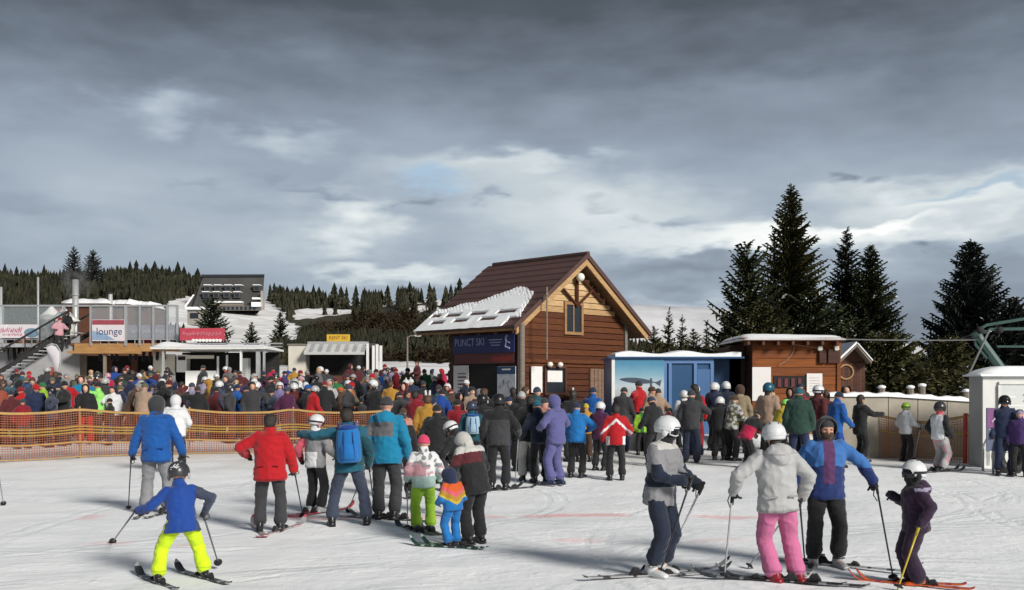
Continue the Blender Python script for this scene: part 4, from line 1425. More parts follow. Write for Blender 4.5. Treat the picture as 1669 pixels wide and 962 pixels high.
for r, py in enumerate((468, 480)):
    for k, px in enumerate((333, 350, 367, 384, 414)):
        if r == 1 and k == 4: continue
        y = 5 * (503 - py) / 57.0
        d_ = MB().box(hp(px, py, y - .25), (1.25, 1.6, 1.15)).build('dormer', M_HROOF, hot)
        MB().box(hp(px, py + .4, y - 1.06), (.8, .04, .7)).build('window', M_PANE, d_)
        MB().box(hp(px - .3, py - 5.2, y - .25), (1.4, 1.8, .16)).build('dormer_snow', SNOW_ROOF, d_)
for px in (330, 338):
    MB().box(hp(px + 3, 489, 5 * 14 / 57 - .3), (.8, .5, .7)).build('window', M_PANE, hot)
MB().box(hp(373, 492.5, .4), (44 * HD_ / F, 1.6, .3)).build('balcony_snow', SNOW_ROOF, hot)
MB().box(hp(373, 498, -.3), (50 * HD_ / F, .3, .7)).build('balcony', M_POST, hot)
MB().box(hp(372, 503, -.4), (108 * HD_ / F, .6, .9)).build('ground_floor', mat('hotel_ground', (.10, .095, .09), .8, .2, .5), hot)
for k in range(14):
    MB().box(hp(325 + 7 * k, 503, -.73), (.45, .05, .6)).build('window', M_PANE, hot)
MB().box(hp(419, 487, -.3), (12 * HD_ / F, 1.6, .35)).build('balcony_snow', SNOW_ROOF, hot)
MB().box(hp(419, 497, -.3), (14 * HD_ / F, 1.8, .9)).build('balcony_snow', SNOW_ROOF, hot)
MB().box(hp(427, 489, .5), (.5, 1.2, 3.6)).build('end_wall', M_HWALL, hot)
MB().prism([hp(296, 500, 2), hp(314, 500, 2), hp(316, 468, 5), hp(312, 466, 5)], (0, 9, 0)).build('side_wing', M_HROOF, hot)
MB().prism([hp(293, 501, 1.9), hp(297, 501, 1.9), hp(307, 478, 3.9), hp(305, 477, 3.9)], (0, 9, 0)).build('wing_snow', SNOW_ROOF, hot)
lb = gat(316, 150); lb.z = tz(512, 150) - 1.2
o = empty('small_annex', lb, 'small annex with snowy roof below the hotel', 'annex')
MB().box((0, 2, .8), (2.2, 3, 2.2)).build('wall', M_HWALL, o); MB().box((0, 1.9, 2.05), (2.6, 3.6, .4)).build('roof_snow', SNOW_ROOF, o); MB().box((-.1, .47, 1.0), (1.2, .05, .8)).build('window', M_PANE, o)

# ------------------------------------------------------------------ orange safety netting
def net_mat(name, c):
    return mat(name, c, .7, .15, 3)
M_NET, M_NETB, M_NETY = net_mat('net_orange', (.27, .085, .035)), net_mat('net_band', (.30, .17, .03)), net_mat('net_hem', (.36, .23, .07))
def netting(pts, hts, label, name, cell, sw, bands, post_every, post_mat, pcol, mnet, group=None, posts=None):
    """pts: ground points along the fence; hts: net height there"""
    o = empty(name, pts[0], label, 'safety net', group)
    L_ = [0]
    for a, b in zip(pts, pts[1:]): L_.append(L_[-1] + (b - a).length)
    tot = L_[-1]
    pstep = tot / max(1, round(tot / post_every))
    def P3(s, t):
        for i in range(len(pts) - 1):
            if s <= L_[i + 1] or i == len(pts) - 2:
                u = (s - L_[i]) / (L_[i + 1] - L_[i]); p_ = pts[i].lerp(pts[i + 1], u); h_ = hts[i] + (hts[i + 1] - hts[i]) * u
                break
        f = (s % pstep) / pstep
        sag = .09 * 4 * f * (1 - f) * t + .015 * noise.noise(Vector((s * 1.7, t * 2, 0)))
        n_ = .05 * noise.noise(Vector((s * .9, t * 1.5, 7)))
        return Vector((p_.x, p_.y + n_, gz(p_.x, p_.y) + .03 + t * h_ - sag)) - pts[0]
    mb = MB(); nseg = int(tot / .25)
    nh = int(max(hts) / cell)
    for j in range(nh + 1):
        t = j / nh
        for i in range(nseg):
            a, b = P3(tot * i / nseg, t), P3(tot * (i + 1) / nseg, t)
            w = Vector((0, 0, sw / 2)); mb.quad(a - w, b - w, b + w, a + w)
    nvv = int(tot / cell)
    for i in range(nvv + 1):
        s = tot * i / nvv
        for j in range(5):
            a, b = P3(s, j / 5), P3(s, (j + 1) / 5)
            w = Vector((sw / 2, 0, 0)); mb.quad(a - w, a + w, b + w, b - w)
    tag(mb.build('net', mnet, o), kind='stuff')
    for t0, t1, m in bands:
        mb = MB(); rr = random.Random(int(t0 * 100))
        for i in range(nseg):
            a, b = tot * i / nseg, tot * (i + 1) / nseg
            o_ = Vector((0, -.012, 0))
            mb.quad(P3(a, t0) + o_, P3(b, t0) + o_, P3(b, t1) + o_, P3(a, t1) + o_)
        mb.build('band', m, o)
    ss = posts if posts else [pstep * k for k in range(int(tot / pstep + 1.5))]
    for s in ss:
        a, b = P3(min(s, tot), 0), P3(min(s, tot), 1.0)
        MB().tube([a - Vector((0, -.03, .1)), b + Vector((0, .03, .04))], pcol, 7).build('post', post_mat, o)
    return o


lf = [hit(-60, 757), hit(40, 753), hit(130, 747), hit(215, 744), hit(345, 741), hit(470, 738), hit(640, 735)]
netting(lf, [(CH + (HY - ty) * p_.y / F) - p_.z for p_, ty in zip(lf, (668, 669, 667, 668, 668, 668, 668))], 'long sagging orange and yellow safety net across the left of the run', 'safety_net', .06, .0135,
        [(.955, 1.0, M_NETY), (.50, .53, M_NETB), (.56, .59, M_NETB), (.62, .65, M_NETB), (.30, .325, M_NETY), (.0, .02, M_NETY)], 2.6, mat('net_post', (.42, .27, .10), .6, .2, 3), .022, M_NET)
rf_ = [hit(1400, 747), hit(1424, 746), hit(1500, 752), hit(1584, 757)]
netting(rf_, [1.15, 1.15, 1.02, 1.18], 'orange brown safety net hung between red posts before the grey wall', 'safety_net', .065, .016, [(.60, .64, M_NETY), (.96, 1.0, M_NETY)], 2.4, mat('net_post_red', (.40, .035, .02), .5, .15, 3), .05, net_mat('net_rust', (.40, .17, .07)), posts=[.36, 2.78])
# red padded post the black dressed person reaches for
rp_ = hit(1418, 744)
o = empty('red_post', rp_, 'stout red padded post left of the orange brown net', 'post')
MB().tube([(0, 0, -.05), (0, 0, 1.05), (0, 0, 1.09)], [.085, .085, .06], 12).build('pad', mat('pad_red', (.42, .03, .02), .5, .15, 3), o, True)
MB().tube([(0, 0, 1.05), (0, 0, 1.2)], .03, 8).build('core', M_GREYMETAL, o)
# yellow flap
# wheelbarrow-like black tubes at the right edge
tb_ = hit(1650, 772)
o = empty('snow_tube_rack', tb_, 'grey tube frame holding a black snow tube at the right edge', 'rack')
mb = MB(); mb.tube([(-.42, 0, 0), (-.42, 0, .55), (-.34, 0, .72), (-.18, 0, .78), (.5, 0, .78)], .03, 8); mb.build('frame', M_GREYMETAL, o, True)
mb = MB(); mb.tube([(-.42, .5, 0), (-.42, .5, .55), (-.34, .5, .72), (.5, .5, .78)], .03, 8); mb.build('frame', M_GREYMETAL, o, True)
mb = MB()
nT = 24
mb.tube([(.05 + .26 * cos(2 * pi * k / nT), .22, .36 + .3 * sin(2 * pi * k / nT)) for k in range(nT + 1)], .14, 10); mb.build('tube', M_BLACK, o, True)
# dark crates and bench in front of the photo panel
for k, (px, w_, h_, lab) in enumerate(((1033, .75, 1.0, 'left dark crate in front of the photo panel'), (1062, .62, .95, 'right dark crate in front of the photo panel'))):
    b = gat(px, 28.6)
    o = empty('dark_crate', b, lab, 'crate', 'crates before the photo panel')
    MB().box((0, 0, h_ / 2), (w_, .6, h_)).build('body', mat('crate_grey', (.045, .045, .05), .6, .2, 3), o)
    MB().box((0, 0, h_ + .02), (w_ + .05, .65, .05)).build('lid', M_BLACK, o)
    MB().box((0, -.31, h_ * .7), (w_ * .4, .03, .05)).build('handle', M_GREYMETAL, o)
# ------------------------------------------------------------------ trees
def needle_mat(name, c0, c1, snow=0.0):
    m, t, b, q = new_mat(name)
    ge = q.n('ShaderNodeNewGeometry')
    tc = q.n('ShaderNodeTexCoord')
    n = q.noise(tc.outputs['Object'], .9, 4, .6).outputs['Fac']
    f = q.m('ADD', q.m('MULTIPLY', n, .6), q.m('MULTIPLY', ge.outputs['Random Per Island'], .4))
    c = q.ramp(f, [(.3, c0), (.7, c1)])
    if snow:
        n2 = q.noise(tc.outputs['Object'], 1.6, 3, .6).outputs['Fac']
        c = q.mix(q.smooth(q.m('ADD', n2, q.m('MULTIPLY', ge.outputs['Random Per Island'], .25)), .88 - snow, .92 - snow), c, (.62, .64, .66))
    t.links.new(c, b.inputs['Base Color'])
    b.inputs['Roughness'].default_value = .8
    b.inputs['Specular IOR Level'].default_value = .15
    return m


M_NEEDLE = needle_mat('needles_dark', (.013, .019, .009), (.050, .058, .024), .07)
M_NEEDLE2 = needle_mat('needles_olive', (.020, .023, .009), (.075, .070, .026), .05)
M_NEEDLE3 = needle_mat('needles_blue', (.012, .017, .015), (.042, .050, .040), .06)
M_BARK = mat('bark', (.055, .038, .028), .9, .4, 3, .8, 9)
M_FAR = needle_mat('needles_far', (.013, .016, .010), (.042, .040, .023))
M_THICKET = needle_mat('thicket_twigs', (.024, .018, .010), (.070, .050, .025))


def spruce_mesh(h, r, seed, whorls=26, per=8, shape=.85, droop=.30, up_top=.5, base=.04, gap=.0, step=.16, fat=1.0, lean=0.0):
    rr = random.Random(seed)
    mb = MB()
    for w in range(whorls):
        t = base + (1 - base) * (w + .3 * rr.random()) / whorls
        z = h * t
        L0 = r * (1 - t) ** shape * (1 + .0) + .04 * h * .1
        nb = max(4, int(per * (1 - .45 * t)))
        a0 = rr.uniform(0, 6.28)
        for k in range(nb):
            if rr.random() < gap: continue
            a = a0 + 6.283 * k / nb + rr.uniform(-.3, .3)
            Lb = L0 * rr.uniform(.62, 1.18)
            dirv = Vector((cos(a), sin(a), 0))
            side = Vector((-sin(a), cos(a), 0))
            rise = (-droop + (droop + up_top) * t) * rr.uniform(.7, 1.2)
            ns = max(3, int(Lb / step))
            zj = z + rr.uniform(-.5, .5) * h / whorls
            prev = None
            for i in range(ns + 1):
                u = i / ns
                p = dirv * (Lb * u) + Vector((lean * zj, 0, zj + Lb * (rise * u + .34 * u * u * (1 - t * .6))))
                if i:
                    wl = fat * (.12 + .22 * Lb * (1 - u) ** .7) * rr.uniform(.7, 1.35)
                    for sg in (-1, 1):
                        tip = p + side * (sg * wl) + dirv * (wl * .45) + Vector((0, 0, -wl * rr.uniform(.15, .6)))
                        mid = prev.lerp(p, .5)
                        mb.add([prev, p, tip], [(0, 1, 2)])
                    hang = Vector((0, 0, -wl * rr.uniform(.7, 1.5))) + side * rr.uniform(-.3, .3) * wl
                    mb.add([prev, p, p.lerp(prev, .4) + hang], [(0, 1, 2)])
                prev = p
    # leader
    for k in range(6):
        a = rr.uniform(0, 6.28); z = h * (1 - .012 * k)
        mb.add([(lean * z, 0, z - .12), (lean * z + .03, .02, z + .05), (lean * z + .16 * cos(a), .16 * sin(a), z + .10)], [(0, 1, 2)])
    return mb.mesh('crown')


def tree(name, label, px, top, d, r, seed, m, group, **kw):
    b = gat(px, d)
    h = CH + (HY - top) * d / F - b.z
    o = empty(name, b, label, 'tree', group)
    link('crown', spruce_mesh(h, r, seed, **kw), m, o)
    ln = kw.get('lean', 0)
    mb = MB(); mb.tube([(0, 0, -.2), (ln * h * .3, 0, h * .3), (ln * h * .7, 0, h * .7), (ln * h * .99, 0, h * .99)], [.016 * h + .04, .012 * h + .03, .006 * h + .02, .006], 8)
    mb.build('trunk', M_BARK, o, True)
    return o


GT = 'big spruces behind the sheds'
tree('spruce_tree', 'tallest spruce, its slim pointed top high above the brown shed', 1290, 302, 50, 3.0, 3, M_NEEDLE2, GT, whorls=58, per=13, shape=.80, droop=.34, base=.06, gap=.04, step=.14)
tree('spruce_tree', 'ragged spruce leaning left at the foot of the tallest spruce', 1226, 398, 49, 2.6, 8, M_NEEDLE, GT, whorls=34, per=10, shape=.60, droop=.08, up_top=.8, gap=.22, lean=-.03, base=.05)
tree('spruce_tree', 'spruce with a long bare tip right of the tallest spruce', 1380, 372, 52, 2.35, 5, M_NEEDLE3, GT, whorls=48, per=12, shape=.85, droop=.32, gap=.06, step=.14)
tree('spruce_tree', 'bushy spruce close to the small gabled hut', 1419, 398, 50, 2.7, 6, M_NEEDLE, GT, whorls=48, per=12, shape=.80, droop=.32, gap=.05, step=.14)
tree('spruce_tree', 'broad dense dark spruce near the right edge above the pylon', 1583, 392, 50, 3.0, 12, M_NEEDLE3, GT, whorls=46, per=14, shape=.72, droop=.16, up_top=.4, fat=1.2, step=.14)
tree('spruce_tree', 'spruce cut by the right edge, shorter than its dense dark neighbour', 1652, 486, 48, 2.6, 14, M_NEEDLE3, GT, whorls=34, per=12, shape=.7, droop=.05, up_top=.8, gap=.1)
tree('spruce_tree', 'low spruce filling the gap under the cables at the right', 1548, 548, 46, 2.0, 15, M_NEEDLE2, GT, whorls=20, per=9, shape=.6)
tree('spruce_tree', 'thin spruce standing just left of the tallest one', 1262, 372, 51, 1.5, 17, M_NEEDLE, GT, whorls=24, per=7, gap=.15)
tree('spruce_tree', 'low olive spruce left of the ragged leaning one', 1196, 500, 54, 2.4, 18, M_NEEDLE2, GT, whorls=20, per=9, shape=.6, gap=.12)
tree('spruce_tree', 'round olive spruce filling the space right of the gabled hut', 1450, 545, 43, 2.4, 19, M_NEEDLE2, GT, whorls=20, per=10, shape=.55)
tree('spruce_tree', 'low dark spruce behind the gabled hut roof', 1400, 520, 46, 2.2, 20, M_NEEDLE, GT, whorls=20, per=10, shape=.6)
tree('spruce_tree', 'low dark spruce right behind the brown shed roof', 1330, 470, 47, 2.8, 22, M_NEEDLE, GT, whorls=22, per=10, shape=.6)
tree('spruce_tree', 'low spruce behind the left half of the brown shed', 1240, 490, 45, 2.6, 23, M_NEEDLE2, GT, whorls=22, per=10, shape=.6, gap=.1)
GB = 'small trees right of the cabin'
for px, top, d, r, lab in ((1090, 502, 75, 1.3, 'small pointed tree standing highest right of the cabin roof'), (1112, 514, 77, 1.4, 'small tree next to the highest one right of the cabin'), (1152, 523, 74, 1.0, 'tiny dark tree above the blue booth middle'), (1066, 532, 70, 1.6, 'low tree tucked against the cabin eave'), (1180, 516, 72, 1.6, 'loose olive tree above the right end of the blue booth'), (1130, 536, 62, 1.8, 'round bush like tree over the blue booth roof')):
    tree('small_spruce', lab, px, top, d, r, px, M_NEEDLE2 if px % 4 else M_NEEDLE, GB, whorls=18, per=8, step=.2, fat=1.2)
GL = 'trees on the hotel slope'
tree('dark_fir', 'round dark fir in front of the hotel', 346, 487, 110, 2.3, 31, M_NEEDLE, GL, whorls=18, per=11, shape=.42, step=.3, fat=1.3)
tree('dark_fir', 'small pointed fir alone on the white slope under the hotel', 410, 526, 100, 1.35, 32, M_NEEDLE, GL, whorls=16, per=9, step=.25, fat=1.2)
tree('dark_fir', 'fir at the right border of the white hotel slope', 457, 508, 100, 1.7, 33, M_NEEDLE, GL, whorls=18, per=9, step=.25, fat=1.2)
tree('dark_fir', 'taller fir of the pair rising from the left skyline', 120, 401, 240, 3.6, 34, M_NEEDLE3, GL, whorls=22, per=9, step=.5, fat=1.6, shape=.7)
tree('dark_fir', 'right fir of the pair rising from the left skyline', 151, 408, 236, 3.6, 35, M_NEEDLE3, GL, whorls=22, per=9, step=.5, fat=1.6, shape=.6)


def lowpoly_conifer(rr, h, r, b, mb, bush=False, layers=5, n=6):
    if bush: n, layers = 5, 2
    for l in range(layers):
        t0 = .03 + .86 * l / layers
        z0 = h * t0; z1 = h * min(1, t0 + 1.75 / layers * (1 if not bush else .5))
        rad = r * (1 - t0) ** .8
        a0 = rr.uniform(0, 6.28)
        vs = [Vector((b.x + rr.uniform(-.05, .05) * r, b.y, b.z + z1))]
        m2 = n * 2
        for k in range(m2):
            a = a0 + 6.283 * k / m2
            q_ = rad * (rr.uniform(.85, 1.25) if k % 2 == 0 else rr.uniform(.4, .65))
            vs.append(Vector((b.x + q_ * cos(a), b.y + q_ * sin(a), b.z + z0 + (0 if k % 2 == 0 else .10 * h / layers) - rr.uniform(0, .12) * h / layers)))
        mb.add(vs, [(0, 1 + k, 1 + (k + 1) % m2) for k in range(m2)])


def leaf_bush(rr, h, r, b, mb, n=40):
    """loose twiggy bush: many small blades round a few upright stems"""
    vs, fs = [], []
    ns = 3 + int(r * 3)
    st = [(rr.uniform(-r, r) * .6, rr.uniform(-r, r) * .6, rr.uniform(.55, 1) * h) for _ in range(ns)]
    for k in range(n):
        sx0, sy0, sh = st[rr.randrange(ns)]
        t = rr.uniform(.05, 1); a = rr.uniform(0, 6.283); w = r * .55 * (1.05 - t) + .10
        c = Vector((b.x + sx0, b.y + sy0, b.z + sh * t))
        d = Vector((cos(a), sin(a), rr.uniform(-.1, .8))) * w
        s_ = Vector((-sin(a), cos(a), rr.uniform(-.4, .4))) * w * .35
        i = len(vs)
        vs += [c - s_, c + s_, c + d]; fs.append((i, i + 1, i + 2))
    mb.add(vs, fs)


# skyline: individual firs that stick out of the far wood
FIRS = []
for k in range(5):
    mb = MB(); lowpoly_conifer(random.Random(50 + k), 1.0, .21 + .03 * k, Vector((0, 0, 0)), mb); FIRS.append(mb.mesh('crown'))
TR = MB().tube([(0, 0, 0), (0, 0, .9)], [.03, .004], 5).mesh('trunk')
for me in FIRS: me.materials.append(M_FAR)
TR.materials.append(M_BARK)
SKYLINE = [(-5, 424), (8, 428), (27, 433), (40, 440), (52, 437), (72, 430), (88, 440), (104, 437), (170, 436), (184, 438), (196, 436), (212, 424), (222, 423), (238, 428), (252, 424), (264, 430), (276, 432), (290, 425), (300, 433), (322, 436), (440, 462), (447, 460), (457, 463), (468, 465), (484, 466), (494, 462), (511, 463), (520, 466), (545, 460), (556, 465), (565, 466), (580, 463), (594, 467), (749, 452), (735, 462), (632, 463), (668, 458), (700, 459)]
rk = random.Random(77)
zn = {}
NTH = 'first second third fourth fifth sixth seventh eighth ninth tenth eleventh twelfth thirteenth fourteenth fifteenth sixteenth seventeenth eighteenth nineteenth twentieth'.split()
SKYLINE.sort()
for i, (px, top) in enumerate(SKYLINE):
    d = RIDGE_D - 8 - rk.uniform(0, 18)
    b = gat(px, d)
    h = CH + (HY - top) * d / F - b.z
    zone = 'above the terrace' if px < 310 else ('right of the hotel' if px < 530 else 'left of the cabin roof')
    zn[zone] = zn.get(zone, 0) + 1
    o = empty('far_fir', b, NTH[zn[zone] - 1] + ' fir from the left on the wooded skyline ' + zone, 'tree', 'firs on the skyline ' + zone)
    c = bpy.data.objects.new('crown', FIRS[i % 5]); col.objects.link(c); c.parent = o; c.scale = (h * 1.0, h * 1.0, h); c.rotation_euler.z = i
    c = bpy.data.objects.new('trunk', TR); col.objects.link(c); c.parent = o; c.scale = (h * .5, h * .5, h)

# the wood on the hill as one mass, with clearings where the snow shows
rw_ = random.Random(21)
wood_mb, thick_mb = MB(), MB()
cnt = 0
for k in range(31000):
    d = 66 * (RIDGE_D + 12 - 66) ** 0 + (RIDGE_D + 10 - 66) * rw_.random() ** .8
    px = rw_.uniform(-420, 1010) if k % 6 else rw_.uniform(1000, 1760)
    b = gat(px, d)
    py = HY - (b.z - CH) * F / d
    if px < 240 and d < 90: continue
    if 255 < px < 440 and d < 215 and py > 470 and not (px < 300 and d > 120): continue
    if 300 < px < 435 and 195 < d < 232: continue
    if 464 < px < 640 and d < 68: continue
    h = rw_.uniform(.6, 1.25) * (1.1 + .0085 * d) * (1 if px < 1000 else 1.3)
    hpx = h * F / d
    if any(cleared(px + dx, py - hpx * f) for dx, f in ((0, .0), (0, .5), (0, .9))): continue
    # keep the skyline of the right part low
    if px > 1000:
        topy = py - hpx
        lim = 545 + 12 * noise.noise(Vector((px * .02, 0, 0)))
        if topy < lim:
            h = max(1.2, h - (lim - topy) * d / F)
    brown = noise.noise(Vector((b.x * .03, b.y * .02, 2.0))) > -.15 and d < 215 and px > 470 and px < 900
    if brown:
        leaf_bush(rw_, h * .85, h * .5, b, thick_mb, 26 if d < 140 else 14)
    else:
        lowpoly_conifer(rw_, h, h * rw_.uniform(.17, .26), b, wood_mb, False, 4 if d < 150 else 3, 5 if d < 150 else 4)
    cnt += 1
o = wood_mb.build('far_wood', M_FAR); tag(o, 'dark spruce wood covering the hill behind the terrace and the cabin', kind='stuff')
o = thick_mb.build('brown_thicket', M_THICKET); tag(o, 'brown leafless thicket between the spruces on the hill', kind='stuff')
# dark undergrowth along the foot of the big spruces
mb = MB(); ru = random.Random(5)
for k in range(900):
    px = ru.uniform(1380, 1600) if k % 2 else ru.uniform(1020, 1240)
    d = ru.uniform(38, 60)
    b = gat(px, d); leaf_bush(ru, ru.uniform(1.0, 2.8), ru.uniform(.5, 1.0), b, mb, 70)
tag(mb.build('undergrowth', M_NEEDLE2), 'low dark undergrowth below the big spruces', kind='stuff')
# ------------------------------------------------------------------ people
JOBS = []          # clothing meshes waiting to be fused: (temp object, spec)


def fuse_later(mb, voxel, smooth, wr, region, done):
    me = mb.mesh('fuse_src')
    o = bpy.data.objects.new('fuse_src', me)
    col.objects.link(o)
    r = o.modifiers.new('r', 'REMESH'); r.mode = 'VOXEL'; r.voxel_size = voxel; r.use_smooth_shade = True
    if smooth:
        s = o.modifiers.new('s', 'SMOOTH'); s.factor = 0.5; s.iterations = smooth
    JOBS.append((o, wr, region, done))


def fold(x, y, z, fr, off):
    """cloth relief: soft puffiness with sharper slanting creases"""
    a = noise.noise(Vector((x * fr, y * fr, z * fr * 1.3)) + off)
    r = 1 - abs(noise.noise(Vector((x * fr * 1.5 + z * fr * .5, y * fr * 1.5, z * fr * 1.9)) + off))
    return .75 * a + 1.5 * (r * r * r - .35) * .8


def run_jobs():
    dg = bpy.context.evaluated_depsgraph_get()
    dg.update()
    global JOBS
    made = []
    for o, wr, region, done in JOBS:
        me = bpy.data.meshes.new_from_object(o.evaluated_get(dg))
        made.append((o, me, wr, region, done))
    for o, me, wr, region, done in made:
        src = o.data
        bpy.data.objects.remove(o)
        bpy.data.meshes.remove(src)
        n = len(me.vertices)
        if wr:
            co = np.empty(n * 3); me.vertices.foreach_get('co', co)
            no = np.empty(n * 3); me.vertices.foreach_get('normal', no)
            co = co.reshape(-1, 3); no = no.reshape(-1, 3)
            amp, fr, seed = wr
            off = Vector((seed * 3.7, seed * 1.3, seed * 2.1))
            nz = np.array([fold(x, y, z, fr, off) for x, y, z in co])
            co = co + no * (nz * amp)[:, None]
            me.vertices.foreach_set('co', co.ravel())
        np_ = len(me.polygons)
        if region:
            c = np.empty(np_ * 3); me.polygons.foreach_get('center', c)
            c = c.reshape(-1, 3)
            me.polygons.foreach_set('material_index', [region(x, y, z) for x, y, z in c])
        me.polygons.foreach_set('use_smooth', [True] * np_)
        me.update()
        done(me)
    JOBS = []


def ik(a, b, l1, l2, hint):
    d = b - a
    L_ = d.length
    if L_ > (l1 + l2) * 0.999:
        b = a + d * ((l1 + l2) * 0.999 / L_); d = b - a; L_ = d.length
    dn = d / L_
    x = (l1 * l1 - l2 * l2 + L_ * L_) / (2 * L_)
    h = sqrt(max(0, l1 * l1 - x * x))
    hh = hint - dn * hint.dot(dn)
    hh = hh.normalized() if hh.length > 1e-5 else dn.orthogonal()
    return a + dn * x + hh * h, b


class Pose:
    """joint positions in the person's own frame: x to the right, y forward, z up, metres"""
    def __init__(s, H=1.75, feet=((-.075, 0), (.075, 0)), fyaw=(8, -8), lean=(0, 0), drop=0.012, hands=((.05, .03, -.30), (.05, .03, -.30)),
                 ehint=((.35, -1, 0), (.35, -1, 0)), head=(0, 0, 0), child=0.0, twist=0.0, khint=(0, 0), shift=0.0, shiftf=0.0):
        s.H = H
        s.child = child
        hk = 1 + 0.22 * child
        V = lambda x, y, z: Vector((x * H, y * H, z * H))
        s.ank = [V(feet[i][0], feet[i][1], .048) for i in (0, 1)]
        s.fyaw = [radians(a) for a in fyaw]
        s.pel = V((feet[0][0] + feet[1][0]) / 2 + shift, (feet[0][1] + feet[1][1]) / 2 - lean[0] * .0012 + shiftf, .525 - drop - .012 * child)
        Rl = Matrix.Rotation(radians(lean[1]), 3, 'Y') @ Matrix.Rotation(radians(-lean[0]), 3, 'X') @ Matrix.Rotation(radians(twist), 3, 'Z')
        s.R = Rl
        s.right, s.fwd, s.up = Rl @ Vector((1, 0, 0)), Rl @ Vector((0, 1, 0)), Rl @ Vector((0, 0, 1))
        s.hip = [s.pel + Vector((sg * .052 * H, 0, 0)) for sg in (-1, 1)]
        s.knee = []
        for i in (0, 1):
            k, a = ik(s.hip[i], s.ank[i], .245 * H, .236 * H, Vector(((-1, 1)[i] * .25 + khint[i], 1, 0)))
            s.knee.append(k)
        tl = 1 - 0.07 * child
        s.T = lambda t: s.pel + s.up * (t * H * tl)
        s.sh = [s.T(.287) + s.right * (sg * .108 * H) for sg in (-1, 1)]
        s.neck = s.T(.325)
        s.el, s.hand, s.fdir = [], [], []
        for i in (0, 1):
            sg = (-1, 1)[i]
            hx = hands[i]
            tgt = s.sh[i] + Vector((sg * hx[0] * H, hx[1] * H, hx[2] * H))
            hi = Vector((sg * ehint[i][0], ehint[i][1], ehint[i][2]))
            e, h = ik(s.sh[i], tgt, .168 * H, .150 * H, hi)
            s.el.append(e); s.hand.append(h); s.fdir.append((h - e).normalized())
        s.HR = Rl @ (Matrix.Rotation(radians(head[0]), 3, 'Z') @ Matrix.Rotation(radians(-head[1]), 3, 'X') @ Matrix.Rotation(radians(head[2]), 3, 'Y'))
        s.hr = .067 * H * hk                       # half head height
        s.hc = s.neck + s.up * (.02 * H) + s.HR @ Vector((0, .012 * H, s.hr * 0.86))

    def torso(s, mb, k=1.0, lo=-.045, hi=.33, flare=0.0):
        H = s.H
        rings = []
        for t, rx, ry, f in ((lo, .108 + flare, .083 + flare * .7, 0), (lo * .5, .110 + flare * .6, .086 + flare * .4, 0), (.03, .108, .083, 0), (.10, .105, .081, 0), (.17, .109, .083, .004), (.235, .115, .085, .006), (.275, .108, .078, 0), (.302, .082, .060, -.004), (.322, .050, .046, -.004), (hi, .043, .043, 0)):
            if t < lo: continue
            rings.append((s.T(t) + s.fwd * (f * H), s.right * (rx * k * H), s.fwd * (ry * k * H)))
        mb.loft(rings, 16)

    def arms(s, mb, k=1.0, wrist=0.96):
        H = s.H
        for i in (0, 1):
            w = s.el[i].lerp(s.hand[i], wrist)
            mb.limb(s.sh[i] - s.up * .008 * H - s.right * ((-1, 1)[i] * .012 * H), s.el[i], .044 * k * H, .037 * k * H, 12)
            mb.limb(s.el[i], w, .038 * k * H, .031 * k * H, 12)

    def legs(s, mb, k=1.0, end=.05, flare=1.0):
        H = s.H
        kp = min(k, 1.0)
        mb.loft([(s.pel + Vector((0, 0, z * H)), Vector((rx * kp * H, 0, 0)), Vector((0, ry * kp * H, 0))) for z, rx, ry in ((-.045, .085, .072), (-.015, .103, .08), (.02, .104, .078), (.06, .098, .073))], 16)
        for i in (0, 1):
            h, kn, an = s.hip[i], s.knee[i], s.ank[i]
            low = an + (kn - an) * (end / .236)
            mb.limb(h + Vector((0, 0, -.005 * H)), kn, .060 * k * H, .047 * k * H, 12)
            m = kn.lerp(low, .5)
            mb.limb(kn, m, .047 * k * H, .046 * k * H, 12)
            mb.limb(m, low, .046 * k * H, .048 * k * flare * H, 12)

    def headmesh(s, mb):
        H, r, R = s.H, s.hr, s.HR
        c = s.hc
        P_ = lambda x, y, z: c + R @ Vector((x * r, y * r, z * r))
        mb.ball(P_(0, -.05, .18), (r * .72, r * .86, r * .80), R, 18, 12)         # skull
        mb.ball(P_(0, .14, -.28), (r * .58, r * .64, r * .62), R, 16, 10)         # face
        mb.ball(P_(0, .42, -.68), (r * .30, r * .28, r * .24), R)                 # chin
        mb.limb(P_(0, .72, .02), P_(0, .88, -.26), r * .085, r * .13, 8)          # nose
        for sg in (-1, 1):
            mb.ball(P_(sg * .72, -.06, -.08), (r * .08, r * .17, r * .24), R, 8, 6)   # ears
            mb.ball(P_(sg * .36, .52, -.22), (r * .22, r * .20, r * .20), R, 10, 7)   # cheeks
            mb.limb(P_(sg * .12, .72, .14), P_(sg * .44, .58, .14), r * .10, r * .08, 8)  # brow
        mb.limb(P_(-.16, .70, -.50), P_(.16, .70, -.50), r * .075, r * .075, 8)   # lips
        mb.limb(s.neck - s.up * (.03 * H), c - R @ Vector((0, .1 * r, .55 * r)), .036 * H, .034 * H, 12)

    def body(s, mb):
        s.headmesh(mb)
        s.torso(mb, 0.78, lo=-.02, hi=.335)
        s.arms(mb, 0.62)
        s.legs(mb, 0.68, 0.0)
        for i in (0, 1):
            mb.ball(s.hand[i] + s.fdir[i] * .012 * s.H, (.012 * s.H,) * 3)
            mb.limb(s.ank[i], s.ank[i] + Vector((sin(-s.fyaw[i]), cos(s.fyaw[i]), -.3)) * .06 * s.H, .025 * s.H, .02 * s.H)


